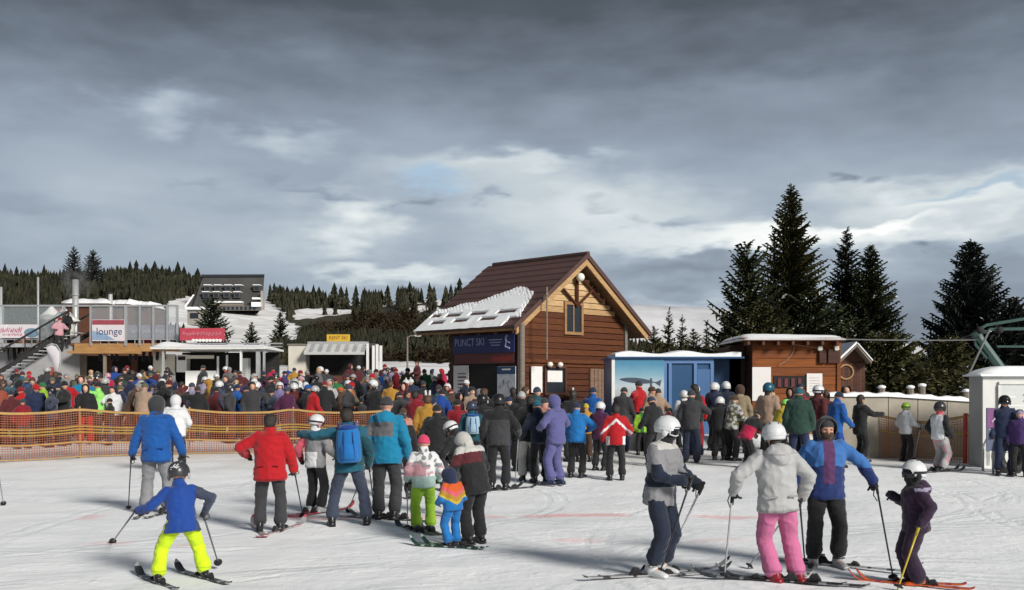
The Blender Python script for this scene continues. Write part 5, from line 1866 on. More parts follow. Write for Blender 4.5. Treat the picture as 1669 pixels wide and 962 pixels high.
def face_region(pose):
    c, r, Ri = pose.hc.copy(), pose.hr, pose.HR.transposed()

    def f(x, y, z):
        p = Ri @ (Vector((x, y, z)) - c) / r
        if p.y > .45:
            if abs(abs(p.x) - .27) < .13 and abs(p.z + .0) < .075:
                return 1
            if abs(p.x) < .2 and abs(p.z + .5) < .07 and p.y > .62:
                return 2
        return 0
    return f


SKIN = [mat('skin_%d' % i, c, 0.55, 0.06, 8) for i, c in enumerate([(0.52, 0.28, 0.19), (0.45, 0.23, 0.15), (0.56, 0.33, 0.24)])]
EYE = mat('eye_dark', (0.03, 0.02, 0.018), 0.3, 0.1)
LIP = mat('lip', (0.36, 0.12, 0.10), 0.5, 0.1)
HAIRS = {'dark': mat('hair_dark', (0.02, 0.014, 0.01), 0.6, 0.4, 30, 0.4, 60), 'brown': mat('hair_brown', (0.07, 0.035, 0.018), 0.6, 0.4, 30, 0.4, 60), 'blond': mat('hair_blond', (0.42, 0.30, 0.16), 0.6, 0.3, 30, 0.4, 60)}

FAB = {}
for k, c in dict(black=(.012, .012, .014), charcoal=(.032, .032, .036), grey=(.20, .20, .21), midgrey=(.11, .11, .118), palegrey=(.42, .42, .42), white=(.68, .69, .70), offwhite=(.52, .51, .48),
                 navy=(.012, .020, .055), ink=(.010, .016, .034), blue=(.006, .085, .33), royal=(.008, .045, .23), brightblue=(.010, .16, .46), turquoise=(.005, .20, .36), teal=(.010, .085, .13), petrol=(.008, .055, .075), slate=(.035, .045, .075),
                 lightblue=(.33, .48, .58), lilac=(.21, .18, .36), lavender=(.32, .28, .40), violet=(.085, .085, .22), purple=(.045, .02, .10), plum=(.024, .010, .030), aubergine=(.055, .008, .040),
                 red=(.42, .006, .012), darkred=(.19, .006, .014), crimson=(.40, .006, .05), maroon=(.075, .012, .016), rust=(.24, .055, .03), orange=(.60, .10, .015), mustard=(.42, .22, .03), yellow=(.55, .42, .03), lime=(.28, .50, .03), neon=(.62, .85, .012), neongreen=(.30, .75, .16),
                 green=(.02, .13, .04), darkgreen=(.012, .04, .030), olive=(.10, .095, .045), khaki=(.24, .19, .12), tan=(.36, .25, .18), brown=(.06, .032, .02), pink=(.56, .15, .30), hotpink=(.66, .05, .14), coral=(.60, .10, .14), palepink=(.55, .30, .34), salmon=(.52, .24, .18), mint=(.36, .50, .46), cream=(.55, .48, .38)).items():
    FAB[k] = fabric(k, tuple(x * (.84 if max(c) > .25 else 1) for x in c))
TRIM = {k: fabric(k + '_trim', tuple(x * .68 for x in c)) for k, c in [(k, [ (a + b) / 2 for a, b in zip(m.node_tree.nodes['Color Ramp'].color_ramp.elements[0].color[:3], m.node_tree.nodes['Color Ramp'].color_ramp.elements[1].color[:3])]) for k, m in FAB.items()]}
SHELL = {}


def shell(k):
    """hard glossy plastic in a cloth colour"""
    if k not in SHELL:
        b = FAB[k]
        rgb = b.node_tree.nodes['Color Ramp'].color_ramp.elements
        c = [(x + y) / 2 for x, y in zip(rgb[0].color[:3], rgb[1].color[:3])]
        SHELL[k] = mat('plastic_' + k, c, 0.32, 0.06, 4.0)
    return SHELL[k]


LENS = mat('goggle_lens', (0.008, 0.008, 0.010), 0.12, 0.1, 4.0)


# ---- headgear on unit head (half height 1, centre at the origin, facing +y)
def helmet_mesh():
    mb = MB(); vs = []; fs = []
    nu, nv = 28, 12
    for layer, k in ((0, 1.0), (1, .90)):
        for j in range(nv + 1):
            th = pi / 2 - (pi * .66) * j / nv
            for i in range(nu):
                a = 2 * pi * i / nu
                low = 1.0
                front = max(0, cos(a - pi / 2))
                # the rim rises over the face
                t = th
                lim = -0.42 + 0.62 * sstep(.25, .75, front)
                t = max(th, lim)
                vs.append((0.95 * k * cos(t) * cos(a), 1.08 * k * cos(t) * sin(a) - .04, .22 + .98 * k * sin(t) * (1.0 if t > 0 else 1.25)))
    n1 = nu * (nv + 1)
    for j in range(nv):
        for i in range(nu):
            a, b = j * nu + i, j * nu + (i + 1) % nu
            fs.append((a, a + nu, b + nu, b))
            fs.append((n1 + a, n1 + b, n1 + b + nu, n1 + a + nu))
    o = nv * nu
    for i in range(nu):
        a, b = o + i, o + (i + 1) % nu
        fs.append((a, n1 + a, n1 + b, b))
    mb.add(vs, fs, 0)
    # vents and brim edge
    for sg in (-1, 1):
        for k in range(3):
            y = -.55 + .42 * k
            mb.ball((sg * .33, y, .22 + .98 * sqrt(max(0.02, 1 - (.33 / .95) ** 2 - ((y + .04) / 1.08) ** 2))), (.07, .16, .03), None, 8, 5, 1)
        mb.ball((sg * .90, -.05, -.22), (.12, .26, .30), None, 10, 7, 1)
    return mb.mesh('helmet')


def goggles_mesh():
    mb = MB()
    # curved lens
    vs, fs = [], []
    for j in range(5):
        for i in range(15):
            a = radians(-68 + 136 * i / 14)
            z = -.02 + (j - 2) * .155 * (1 - .35 * abs((i - 7) / 7) ** 2) - (.07 if (j == 0 and abs(i - 7) > 2) else 0) + (.08 if (j == 0 and i == 7) else 0)
            r = 1.0 + .10 * (1 - ((j - 2) / 2) ** 2)
            vs.append((.84 * r * sin(a), .90 * r * cos(a) + .02, z))
    for j in range(4):
        for i in range(14):
            k = j * 15 + i; fs.append((k, k + 15, k + 16, k + 1)[::-1])
    mb.add(vs, fs, 0)
    # frame rims
    for j in (0, 4):
        mb.tube([(x * 1.0, y + .0, z) for x, y, z in vs[j * 15:(j + 1) * 15]], .055, 6, 1)
    for i in (0, 14):
        mb.tube([vs[j * 15 + i] for j in range(5)], .06, 6, 1)
    return mb.mesh('goggles')


def strap_mesh():
    mb = MB()
    vs, fs = [], []
    n = 26
    for i in range(n):
        a = radians(68 + (360 - 136) * i / (n - 1))
        for z in (-.02, .20):
            vs.append((1.0 * sin(a), 1.12 * cos(a) - .02, z + .08 * (1 - cos(a)) / 2))
    for i in range(n - 1):
        k = 2 * i; fs.append((k, k + 1, k + 3, k + 2))
    m = MB(); m.add(vs, fs)
    m.add([(x * 1.02, y * 1.02, z) for x, y, z in vs], [f[::-1] for f in fs])
    return m.mesh('strap')


def beanie_mesh(pom):
    mb = MB()
    rings = []
    for j, (z, r) in enumerate(((.02, .86), (.04, .92), (.30, .93), (.33, .87), (.55, .84), (.80, .70), (1.0, .48), (1.12, .22), (1.15, .05))):
        rings.append(((0, -.06, z - .05 + .0), (r * .88, 0, 0), (0, r * 1.04, 0)))
    mb.loft(rings, 20, 0)
    if pom:
        mb.ball((0, -.06, 1.28), (.26, .26, .24), None, 10, 7, 1)
    return mb.mesh('beanie')


def hood_mesh():
    """raised hood: open shell round the head"""
    mb = MB(); vs = []; fs = []
    nu, nv = 24, 14
    for layer, k in ((0, 1.0), (1, .9)):
        for j in range(nv + 1):
            t = j / nv                       # back pole to face opening
            ph = pi * (1 - .66 * t)
            for i in range(nu):
                a = 2 * pi * i / nu
                x = .98 * sin(ph) * cos(a); z = 1.12 * sin(ph) * sin(a); y = 1.05 * cos(ph)
                if t > .85: y += .12 * (z > 0)
                zz = z + .08
                if zz < -.7: x *= 1.15
                vs.append((x * k, y * k, zz * k * (1.25 if zz < 0 else 1)))
    n1 = nu * (nv + 1)
    for j in range(nv):
        for i in range(nu):
            a, b = j * nu + i, j * nu + (i + 1) % nu
            fs.append((a, b, b + nu, a + nu)[::-1]); fs.append((n1 + a, n1 + a + nu, n1 + b + nu, n1 + b)[::-1])
    o = nv * nu
    for i in range(nu):
        a, b = o + i, o + (i + 1) % nu
        fs.append((a, b, n1 + b, n1 + a)[::-1])
    mb.add(vs, fs)
    return mb.mesh('hood')


def hair_mesh(long):
    mb = MB()
    rings = []
    for z, r, y in ((1.05, .25, -.05), (.92, .62, -.08), (.6, .84, -.12), (.2, .86, -.22), (-.25, .76, -.34), (-.6, .62, -.36)) + (((-1.1, .55, -.42), (-1.7, .42, -.5), (-2.1, .2, -.5)) if long else ((-.8, .4, -.36),)):
        rings.append(((0, y, z), (0, r * .95, 0), (r * .96, 0, 0)))
    mb.loft(rings, 16)
    return mb.mesh('hair')


HEADGEAR = {'helmet': helmet_mesh(), 'goggles': goggles_mesh(), 'strap': strap_mesh(), 'beanie': beanie_mesh(False), 'pompom': beanie_mesh(True), 'hood': hood_mesh(), 'hair': hair_mesh(False), 'long_hair': hair_mesh(True)}
for me in HEADGEAR.values():
    me.polygons.foreach_set('use_smooth', [True] * len(me.polygons))
    me.materials.append(FAB['black']); me.materials.append(FAB['charcoal'])


# ---- ski boot, ankle at the origin, toe along +y (adult size)
def boot_mesh():
    mb = MB()
    X, Y = Vector((1, 0, 0)), Vector((0, 1, 0))
    mb.loft([(Vector((0, .0, -.075)), X * .052, Y * .075), (Vector((0, .0, -.02)), X * .055, Y * .078), (Vector((0, .012, .05)), X * .052, Y * .062), (Vector((0, .02, .10)), X * .050, Y * .055)], 14, 0)
    vs = [(Vector((0, -.095, -.06)), .043, .03), (Vector((0, -.04, -.055)), .05, .042), (Vector((0, .06, -.052)), .05, .045), (Vector((0, .14, -.06)), .05, .036), (Vector((0, .19, -.066)), .043, .025), (Vector((0, .205, -.07)), .03, .016)]
    mb.loft([(c, X * a, Vector((0, 0, -b))) for c, a, b in vs], 12, 0)
    mb.box((0, .05, -.093), (.085, .31, .018), None, 1)
    for z, y in ((.02, .062), ):
        mb.box((.0, y + .005, z), (.10, .02, .014), None, 1)
        mb.box((.055, y - .03, z), (.02, .05, .016), None, 1)
    me = mb.mesh('boot')
    me.polygons.foreach_set('use_smooth', [True] * len(me.polygons))
    me.materials.append(FAB['black']); me.materials.append(FAB['charcoal'])
    return me


BOOT = boot_mesh()


# ---- gloves: wrist at the origin, fingers along +z, palm towards +y, thumb at +x (right hand when mirrored)
def glove_src(curl):
    mb = MB()
    mb.loft([(Vector((0, 0, -.035)), Vector((.040, 0, 0)), Vector((0, .034, 0))), (Vector((0, 0, .0)), Vector((.036, 0, 0)), Vector((0, .028, 0))), (Vector((0, 0, .035)), Vector((.044, 0, 0)), Vector((0, .024, 0))), (Vector((0, .002, .075)), Vector((.046, 0, 0)), Vector((0, .021, 0))), (Vector((0, .004, .092)), Vector((.040, 0, 0)), Vector((0, .016, 0)))], 12)
    for k, (x, ln) in enumerate(((.034, .068), (.012, .078), (-.011, .074), (-.033, .058))):
        p = Vector((x, .0, .088)); a = 0.15
        for sgm, fr in enumerate((.42, .33, .25)):
            a += curl * (0.9 if sgm == 0 else 1.1) + k * .05
            q_ = p + Vector((0, sin(a), cos(a))) * ln * fr
            mb.limb(p, q_, .0115, .0105 if sgm < 2 else .009, 8)
            p = q_
    p = Vector((.038, .008, .022))
    for d, ln in ((Vector((.75, .25, .6)), .035), (Vector((.25, .3 + curl * .6, .8)), .030), (Vector((-.1, .3 + curl, .6)), .022)):
        q_ = p + d.normalized() * ln; mb.limb(p, q_, .0135, .012, 8); p = q_
    return mb


GLOVE = {}
for nm, cu in (('grip', 1.05), ('rest', .42)):
    fuse_later(glove_src(cu), .0055, 2, None, None, lambda me, nm=nm: GLOVE.__setitem__(nm, me))
run_jobs()
for k in list(GLOVE):
    me = GLOVE[k]
    me.materials.append(FAB['black'])
    m2 = me.copy(); m2.transform(Matrix.Scale(-1, 4, (1, 0, 0))); m2.flip_normals()
    GLOVE[k + '_m'] = m2


def orient(z, y):
    z = z.normalized()
    y = y - z * y.dot(z)
    y = y.normalized() if y.length > 1e-5 else z.orthogonal().normalized()
    x = y.cross(z)
    return Matrix((x, y, z)).transposed()


def place_local(o, M3, loc, sc=1.0):
    M = M3.to_4x4()
    o.location = loc
    o.rotation_euler = M.to_euler()
    o.scale = (sc, sc, sc)


PEOPLE = {}


def headgear(root, pose, hat, share_scale=1.0):
    """hat: (kind, colour[, second colour, goggles?])"""
    if not hat:
        return
    kind, c = hat[0], hat[1]
    M3, loc, sc = pose.HR, pose.hc, pose.hr
    if kind == 'helmet':
        o = share('helmet', HEADGEAR['helmet'], [shell(c), FAB[hat[2]] if len(hat) > 2 and hat[2] else FAB['charcoal']], root)
        place_local(o, M3, loc, sc * 1.13)
        sc = sc * 1.10
        if len(hat) > 3 and hat[3]:
            gcol = hat[3] if isinstance(hat[3], str) else 'black'
            q_ = share('goggles', HEADGEAR['goggles'], [LENS, FAB[gcol]], root); place_local(q_, M3, loc, sc)
            q_ = share('strap', HEADGEAR['strap'], [FAB[gcol]], root); place_local(q_, M3, loc, sc)
    elif kind in ('beanie', 'pompom'):
        o = share('beanie', HEADGEAR[kind], [FAB[c], FAB[hat[2] if len(hat) > 2 and hat[2] else c]], root)
        place_local(o, M3, loc, sc)
    elif kind == 'hood':
        o = share('hood', HEADGEAR['hood'], [FAB[c]], root); place_local(o, M3, loc, sc * 1.06)
    elif kind in ('hair', 'long_hair'):
        o = share('hair', HEADGEAR[kind], [HAIRS[c]], root); place_local(o, M3, loc, sc)
    elif kind == 'balaclava':
        pass


def person(label, px, feet, top, yaw, jacket, trousers, hat=None, boots='black', gloves='black', pose=None, region=None, jmats=None, bulk=1.0, hood=None, hair=None, group=None,
           gtype=('grip', 'grip'), lift=0.0, skin=0, hem=-.045, tk=1.0, flare=0.0, H=None, tregion=None, tmats=None, mask=None, bootsole='charcoal', key=None, x_off=0.0, suit=False, cuff=None):
    g0 = hit(px, feet)
    d = g0.y
    if H is None:
        H = (feet - top) * d / F * 0.985
    pd = dict(pose or {})
    P_ = Pose(H=H, **pd)
    vox = max(.013, min(.03, d * .0011))
    root = None
    bm = MB(); P_.body(bm)
    me0 = bpy.data.meshes.new('person')
    root = bpy.data.objects.new('person', me0)
    col.objects.link(root)
    root.location = (g0.x, g0.y, g0.z + lift)
    root.rotation_euler = (0, 0, radians(yaw))
    tag(root, label, 'person', group)

    def fit(me, nm, mats, smooth=True, obj=None):
        for m in mats: me.materials.append(m)
        if obj is None:
            o = bpy.data.objects.new(nm, me); col.objects.link(o); o.parent = root
            return o
        obj.data = me
        return obj
    fr = face_region(P_)
    fuse_later(bm, max(.012, vox * .8), 1, None, fr, lambda me: fit(me, 'person', [SKIN[skin], EYE, LIP], obj=root))
    jm = MB()
    P_.torso(jm, bulk, lo=hem, hi=.332, flare=flare); P_.arms(jm, bulk)
    if hood == 'down':
        jm.ball(P_.T(.315) - P_.fwd * .055 * H, (.085 * H, .05 * H, .045 * H), P_.R)
        jm.ball(P_.T(.285) - P_.fwd * .085 * H, (.065 * H, .035 * H, .05 * H), P_.R)
    else:
        jm.limb(P_.T(.30), P_.neck + P_.up * .03 * H, .055 * H, .046 * H, 14)
    seed = px % 17 + 1
    def rg(x, y, z):
        p_ = Vector((x, y, z))
        if min((p_ - P_.hand[0]).length, (p_ - P_.hand[1]).length) < .034 * H: return 1
        q_ = P_.R.transposed() @ (p_ - P_.pel) / H
        if abs(q_.x) < .125:
            if q_.z < hem + .016 and abs(z / H - .5) < .12: return 1
            if .296 < q_.z < .302 or (y > 0 and abs(q_.x) < .004): return 1
        return 0
    if region:
        sc = H
        rg = lambda x, y, z: region(x / sc, y / sc, z / sc, P_)
    fuse_later(jm, vox, 2, (.0075 * H, 9.5 / H, seed), rg, lambda me: fit(me, 'suit' if suit else 'jacket', jmats or [FAB[jacket], TRIM[jacket]]))
    tm = MB(); P_.legs(tm, tk, cuff or (.05 if H > 1.4 else .045), 1.12)
    def seam(x, y, z):
        for i in (0, 1):
            a_, b_ = (P_.hip[i], P_.knee[i]) if z > P_.knee[i].z else (P_.knee[i], P_.ank[i])
            t_ = (a_.z - z) / max(.01, a_.z - b_.z); cx_ = a_.x + (b_.x - a_.x) * t_; cy_ = a_.y + (b_.y - a_.y) * t_
            if (x - cx_) * (-1, 1)[i] > .035 * H and abs(y - cy_) < .006 * H: return 1
        return 1 if abs(z / H - cuff_z) < .006 else 0
    cuff_z = .085
    trg = (lambda x, y, z: tregion(x / H, y / H, z / H, P_)) if tregion else seam
    fuse_later(tm, vox, 2, (.006 * H, 9.0 / H, seed + 3), trg, lambda me: fit(me, 'trousers', tmats or [FAB[trousers], TRIM[trousers]]))
    headgear(root, P_, hat)
    if hair:
        headgear(root, P_, hair)
    if d < 17 and not region:
        for sg in (-1, 1):
            c_ = P_.T(.045) + P_.right * (sg * .062 * H) - P_.fwd * (.088 * bulk * H)
            mb = MB(); mb.box(c_, (.055 * H, .010, .010 * H), P_.R); mb.build('pocket_flap', TRIM[jacket], root)
    if mask:
        mb = MB(); c, r, R = P_.hc, P_.hr, P_.HR
        mb.ball(c + R @ Vector((0, .16 * r, -.52 * r)), (r * .70, r * .76, r * .58), R)
        mb.limb(c + R @ Vector((0, .05 * r, -.7 * r)), P_.T(.315), r * .68, r * .8, 14)
        o = mb.build('face_mask', FAB[mask], root, True)
    for i in (0, 1):
        o = share('boot', BOOT, [shell(boots), FAB[bootsole]], root)
        an, kn = P_.ank[i], P_.knee[i]
        lean = atan2((kn - an).length and (Vector((kn.x - an.x, kn.y - an.y, 0))).length, (kn - an).z)
        o.location = an + Vector((0, 0, .058 - .048 * H + .042 * (H / 1.75)))
        o.location.z = .105 * (H / 1.75)
        o.rotation_euler = (0, 0, P_.fyaw[i])
        s_ = H / 1.75 * 1.05
        o.scale = (s_, s_, s_)
        # gloves
        gt = gtype[i]
        gm = GLOVE[gt + ('_m' if i == 0 else '')]
        o = share('glove', gm, [FAB[gloves] if gloves else SKIN[skin]], root)
        inward = P_.right * (1 if i == 0 else -1) + P_.fwd * .25
        place_local(o, orient(P_.fdir[i], inward), P_.hand[i] - P_.fdir[i] * .02 * H, H / 1.75 * 1.08)
    root['_h'] = H
    PEOPLE[key or label] = (root, P_)
    return root, P_


def wpos(root, v):
    return Matrix.Translation(root.location) @ (Matrix.Rotation(root.rotation_euler.z, 4, 'Z') @ Vector(v))


# ---- ski poles and skis
def ski_pole(root, P_, i, tip, label, c='charcoal', grip='black', group='ski poles'):
    h = wpos(root, P_.hand[i] + P_.fdir[i] * .07 * P_.H / 1.75)
    t = hit(*tip) if not isinstance(tip, Vector) else tip
    d = (t - h)
    Lp = d.length
    dn = d.normalized()
    o = empty('ski_pole', t, label, 'ski pole', group)
    M = orient(-dn, Vector((0, 1, 0.01)))
    o.rotation_euler = M.to_4x4().to_euler()
    mb = MB(); mb.tube([(0, 0, 0), (0, 0, .06), (0, 0, Lp * .6), (0, 0, Lp - .05)], [.004, .008, .0095, .0105], 6); mb.build('shaft', shell(c), o, True)
    mb = MB(); mb.tube([(0, 0, Lp - .07), (0, 0, Lp + .03), (0, 0, Lp + .05), (0, 0, Lp + .065)], [.015, .017, .022, .015], 8); mb.build('grip', FAB[grip], o, True)
    mb = MB(); mb.loft([(Vector((0, 0, .055)), Vector((.045, 0, 0)), Vector((0, .045, 0))), (Vector((0, 0, .065)), Vector((.048, 0, 0)), Vector((0, .048, 0))), (Vector((0, 0, .085)), Vector((.015, 0, 0)), Vector((0, .015, 0)))], 10)
    mb.build('basket', FAB['black'], o, True)
    mb = MB(); mb.tube([(0, .02, Lp + .05), (.03, .05, Lp + .0), (.03, .06, Lp - .1), (.0, .05, Lp - .13), (-.03, .05, Lp - .06), (-.01, .02, Lp + .04)], .006, 5); mb.build('strap', FAB['black'], o)
    return o


def ski_mesh():
    mb = MB(); vs = []; fs = []
    n = 40
    for i in range(n + 1):
        t = i / n                    # 0 tail .. 1 tip, y from -0.45 to 0.55 of the length
        y = -.45 + t
        w = .040 - .009 * (1 - (2 * t - 1) ** 2) + .006 * t
        if t > .93: w *= sqrt(max(.02, 1 - ((t - .93) / .07) ** 2))
        if t < .03: w *= .7 + 10 * t
        z = .0 + (.11 * ((t - .86) / .14) ** 2 if t > .86 else 0) + (.02 * ((.06 - t) / .06) ** 2 if t < .06 else 0)
        vs += [(-w, y, z), (w, y, z), (w, y, z + .012), (-w, y, z + .012)]
    for i in range(n):
        a = i * 4; b = a + 4
        for k in range(4):
            k2 = (k + 1) % 4
            fs.append((a + k, a + k2, b + k2, b + k))
    fs += [(3, 2, 1, 0), (n * 4, n * 4 + 1, n * 4 + 2, n * 4 + 3)]
    mi = []
    m = MB()
    m.add(vs, fs)
    for k in range(len(fs)):
        m.m[k] = 1 if (k // 4) % 13 in (0, 5, 6) else 0
    return m.mesh('ski')


SKI = ski_mesh()
SKI.materials.append(FAB['black']); SKI.materials.append(FAB['white'])
TOEME = MB().loft([(Vector((0, y, .012 + h / 2)), Vector((w, 0, 0)), Vector((0, 0, -h / 2))) for y, w, h in ((.10, .03, .02), (.15, .036, .025), (.18, .036, .06), (.22, .034, .05), (.25, .02, .02))], 8).mesh('toe_binding')
HEELME = MB().loft([(Vector((0, y, .012 + h / 2)), Vector((w, 0, 0)), Vector((0, 0, -h / 2))) for y, w, h in ((-.24, .02, .03), (-.20, .028, .09), (-.14, .034, .08), (-.11, .036, .03), (-.04, .03, .02))], 8).mesh('heel_binding')
TOEME.materials.append(FAB['black']); HEELME.materials.append(FAB['black'])


def skis(root, P_, length, labels, c='black', c2='white', yaws=None, group='skis on the snow'):
    for i in (0, 1):
        a = P_.ank[i]
        p = wpos(root, Vector((a.x, a.y, 0)))
        o = empty('ski', (p.x, p.y, gz(p.x, p.y) + bumps(p.x, p.y) + .012), labels[i], 'ski', group, root.rotation_euler.z + (P_.fyaw[i] if yaws is None else radians(yaws[i])))
        k = share('board', SKI, [shell(c), shell(c2)], o); k.scale = (1, length, 1)
        s_ = P_.H / 1.75
        for nm, bme in (('toe_binding', TOEME), ('heel_binding', HEELME)):
            b = share(nm, bme, [FAB['black']], o); b.scale = (1, s_, s_)
# ---- the people in the foreground and the middle ground, each at its place
DN = (.05, .03, -.30)
R_ = lambda *a: a


def skier(name, *a, **k):
    return person(name, *a, **k)


# 1 tall man in blue at the left
r, p = person('tall person in bright blue jacket and grey trousers seen from behind', 254, 838, 641, 4, 'blue', 'grey', hat=('hood', 'charcoal'), boots='charcoal', hood='collar', mask='charcoal',
              pose=dict(feet=((-.085, 0), (.085, .02)), hands=((.10, .04, -.30), (.10, .06, -.295)), head=(0, 0, 0)), bulk=1.12, tk=1.05, hem=-.075)
ski_pole(r, p, 0, (209, 832), 'dark ski pole in the left hand of the bright blue jacket', 'charcoal')
ski_pole(r, p, 1, (296, 806), 'dark ski pole in the right hand of the bright blue jacket', 'charcoal')
skis(r, p, 1.65, ['left short ski below the grey trousers', 'right short ski below the grey trousers'], 'charcoal', 'palegrey', yaws=(4, -10))
# 2 white hooded person beyond
person('person in white hooded jacket standing behind the bright blue jacket', 286, 772, 641, 8, 'white', 'ink', hat=('hood', 'white'), pose=dict(hands=((.02, .12, -.20), (.02, .12, -.20))), bulk=1.2, hood='collar')
# 3 child in neon trousers
def reg3(x, y, z, P_):
    return 1 if (x > .11 and z < .80) else 0
r, p = person('child in blue jacket and neon yellow trousers skiing with spread arms', 296, 944, 741, 24, 'royal', 'neon', hat=('helmet', 'charcoal', 'palegrey'), boots='black', bulk=1.08, tk=1.2, hem=-.085, flare=.03,
              pose=dict(child=1, feet=((-.185, -.02), (.185, .03)), fyaw=(2, 10), drop=.05, lean=(8, -3), hands=((.20, .12, -.16), (.10, .02, -.20)), ehint=((.2, -1, -.6), (1, -.6, 0)), head=(-24, 4, 0)), region=reg3, jmats=[FAB['royal'], FAB['slate']])
ski_pole(r, p, 0, (183, 884), 'thin dark pole the child in neon trousers holds out to the left', 'midgrey')
ski_pole(r, p, 1, (357, 922), 'thin dark pole right of the child in neon trousers', 'midgrey')
skis(r, p, 1.15, ['left ski with a curled tip under the child in neon trousers', 'right ski under the child in neon trousers'], 'charcoal', 'palegrey', yaws=(14, 20))
# white scribble on that helmet
hm = [c for c in r.children if c.name.startswith('helmet')][0]
rg_ = random.Random(2)
for k in range(4):
    mb = MB(); pts = []
    for t in range(5):
        a = -pi / 2 + rg_.uniform(-.5, .5); e = .25 + .1 * k + rg_.uniform(-.12, .12)
        pts.append((.96 * cos(e) * cos(a), 1.10 * cos(e) * sin(a) - .04, .22 + 1.0 * sin(e)))
    mb.tube(pts, .035, 5); mb.build('print', shell('white'), hm)
# 4 red jacket
r, p = person('person in plain red jacket and dark grey trousers with back turned', 440, 866, 669, 6, 'red', 'charcoal', hat=('beanie', 'black'), hair=('hair', 'dark'), bulk=1.2, tk=1.06, hem=-.085, flare=.012,
              pose=dict(feet=((-.085, 0), (.085, 0)), hands=((.10, .12, -.17), (.085, .06, -.29)), ehint=((1.0, -.6, -.2), (.5, -1, 0)), head=(-5, 6, 0)), boots='black')
ski_pole(r, p, 1, (494, 842), 'black and white ski pole in the right hand of the red jacket', 'charcoal')
skis(r, p, 1.55, ['left ski under the plain red jacket', 'right ski with red edge under the plain red jacket'], 'palegrey', 'coral', yaws=(14, -18))
# 5 girl with pink shoulder
def reg5(x, y, z, P_):
    if x < -.06: return 1 if z > .56 else 2
    if z > .78: return 0
    if x > .07: return 3
    return 0 if z < .62 else 3
r, p = person('girl in pink and grey jacket with white helmet and black trousers', 515, 836, 673, -28, 'palegrey', 'black', hat=('helmet', 'white', 'palepink', 'black'), mask=None, boots='palegrey',
              pose=dict(hands=((.10, .03, -.27), (.06, .12, -.22)), head=(-26, 6, 0), feet=((-.07, 0), (.07, -.02))), region=reg5, jmats=[FAB['white'], FAB['coral'], FAB['darkred'], FAB['grey']], bulk=1.05, hem=-.05)
ski_pole(r, p, 1, (540, 806), 'dark ski pole held by the girl in pink and grey', 'charcoal')
skis(r, p, 1.45, ['left red ski of the girl in pink and grey', 'right red ski of the girl in pink and grey'], 'coral', 'red', yaws=(6, -4))
# 6 man with blue backpack and stretched arm
def reg6(x, y, z, P_):
    return 1 if (z > .735 or z < .50) and not (x < -.15 and z < .74) else 0
r6, p6 = person('man in teal jacket with a bright blue backpack stretching out an arm', 572, 858, 656, 10, 'petrol', 'slate', hat=('hair', 'dark'), boots='black', hood='collar', mask=None,
                pose=dict(feet=((-.155, -.01), (.13, .02)), drop=.03, lean=(2, -3), hands=((.27, .13, -.02), (.07, .04, -.28)), ehint=((0, -1, -.4), (.5, -1, 0)), head=(8, 4, 0)), bulk=1.1, tk=1.0, region=reg6, jmats=[FAB['petrol'], FAB['teal']], hem=-.05)
ski_pole(r6, p6, 1, (612, 846), 'dark ski pole at the right side of the man with the blue backpack', 'charcoal')
# 7 tall blue and grey jacket
def reg7(x, y, z, P_):
    if z > .785: return 0
    if z > .675: return 1 if abs(x) < .105 else 0
    return 0
r7, p7 = person('tall person in turquoise jacket with a wide grey band', 623, 848, 640, -4, 'turquoise', 'charcoal', hat=('beanie', 'charcoal'), boots='black', hood='down',
                pose=dict(feet=((-.03, .0), (.10, -.02)), hands=((.05, .05, -.29), (.06, .03, -.29)), head=(6, 4, 0)), bulk=1.14, region=reg7, jmats=[FAB['turquoise'], FAB['midgrey']], hem=-.06)
ski_pole(r7, p7, 0, (566, 836), 'pale ski pole slanting between the teal man\'s legs', 'grey')
skis(r7, p7, 1.6, ['left dark ski under the turquoise jacket', 'right dark ski under the turquoise jacket'], 'charcoal', 'grey', yaws=(70, 62))
# 8 child with pink beanie
def reg8(x, y, z, P_):
    n = noise.noise(Vector((x * 22, y * 22, z * 22)))
    if z < .56: return 3
    if n > .18: return 2 if z > .66 else 1
    if x < .02 and z < .70: return 1
    return 0
r, p = person('child with hot pink beanie, patterned pale jacket and lime trousers', 690, 866, 703, 12, 'white', 'lime', hat=('beanie', 'hotpink'), boots='black', region=reg8, jmats=[FAB['white'], FAB['palepink'], FAB['grey'], FAB['mint']],
              pose=dict(child=1, feet=((-.065, 0), (.075, .01)), hands=((.05, .08, -.25), (.06, .06, -.25)), head=(0, 4, 0)), bulk=1.12, tk=1.12, hem=-.06)
ski_pole(r, p, 0, (664, 866), 'pale ski pole left of the child with the hot pink beanie', 'palegrey')
skis(r, p, 1.2, ['left ski of the child with the hot pink beanie', 'right ski of the child with the hot pink beanie'], 'black', 'grey', yaws=(20, 8))
# 9 little child in rainbow jacket
def reg9(x, y, z, P_):
    zz = z - abs(x) * .55
    if zz > .665: return 0
    if zz > .615: return 1
    if zz > .555: return 2
    if zz > .525: return 3
    return 4
r, p = person('small child in orange, yellow and blue chevron jacket with a dark cap', 738, 890, 757, 32, 'orange', 'brightblue', hat=('hood', 'navy'), mask='navy', boots='black', region=reg9, jmats=[FAB['orange'], FAB['coral'], FAB['mustard'], FAB['yellow'], FAB['brightblue']],
              pose=dict(child=1.6, feet=((-.06, 0), (.06, 0)), hands=((.03, .12, -.22), (.03, .12, -.22)), head=(14, 18, 0), lean=(6, 0)), bulk=1.2, tk=1.15, hem=-.06)
FAB_Y = FAB['yellow']
skis(r, p, .95, ['left green ski of the small child in the chevron jacket', 'right green ski of the small child in the chevron jacket'], 'darkgreen', 'mint', yaws=(38, 30))
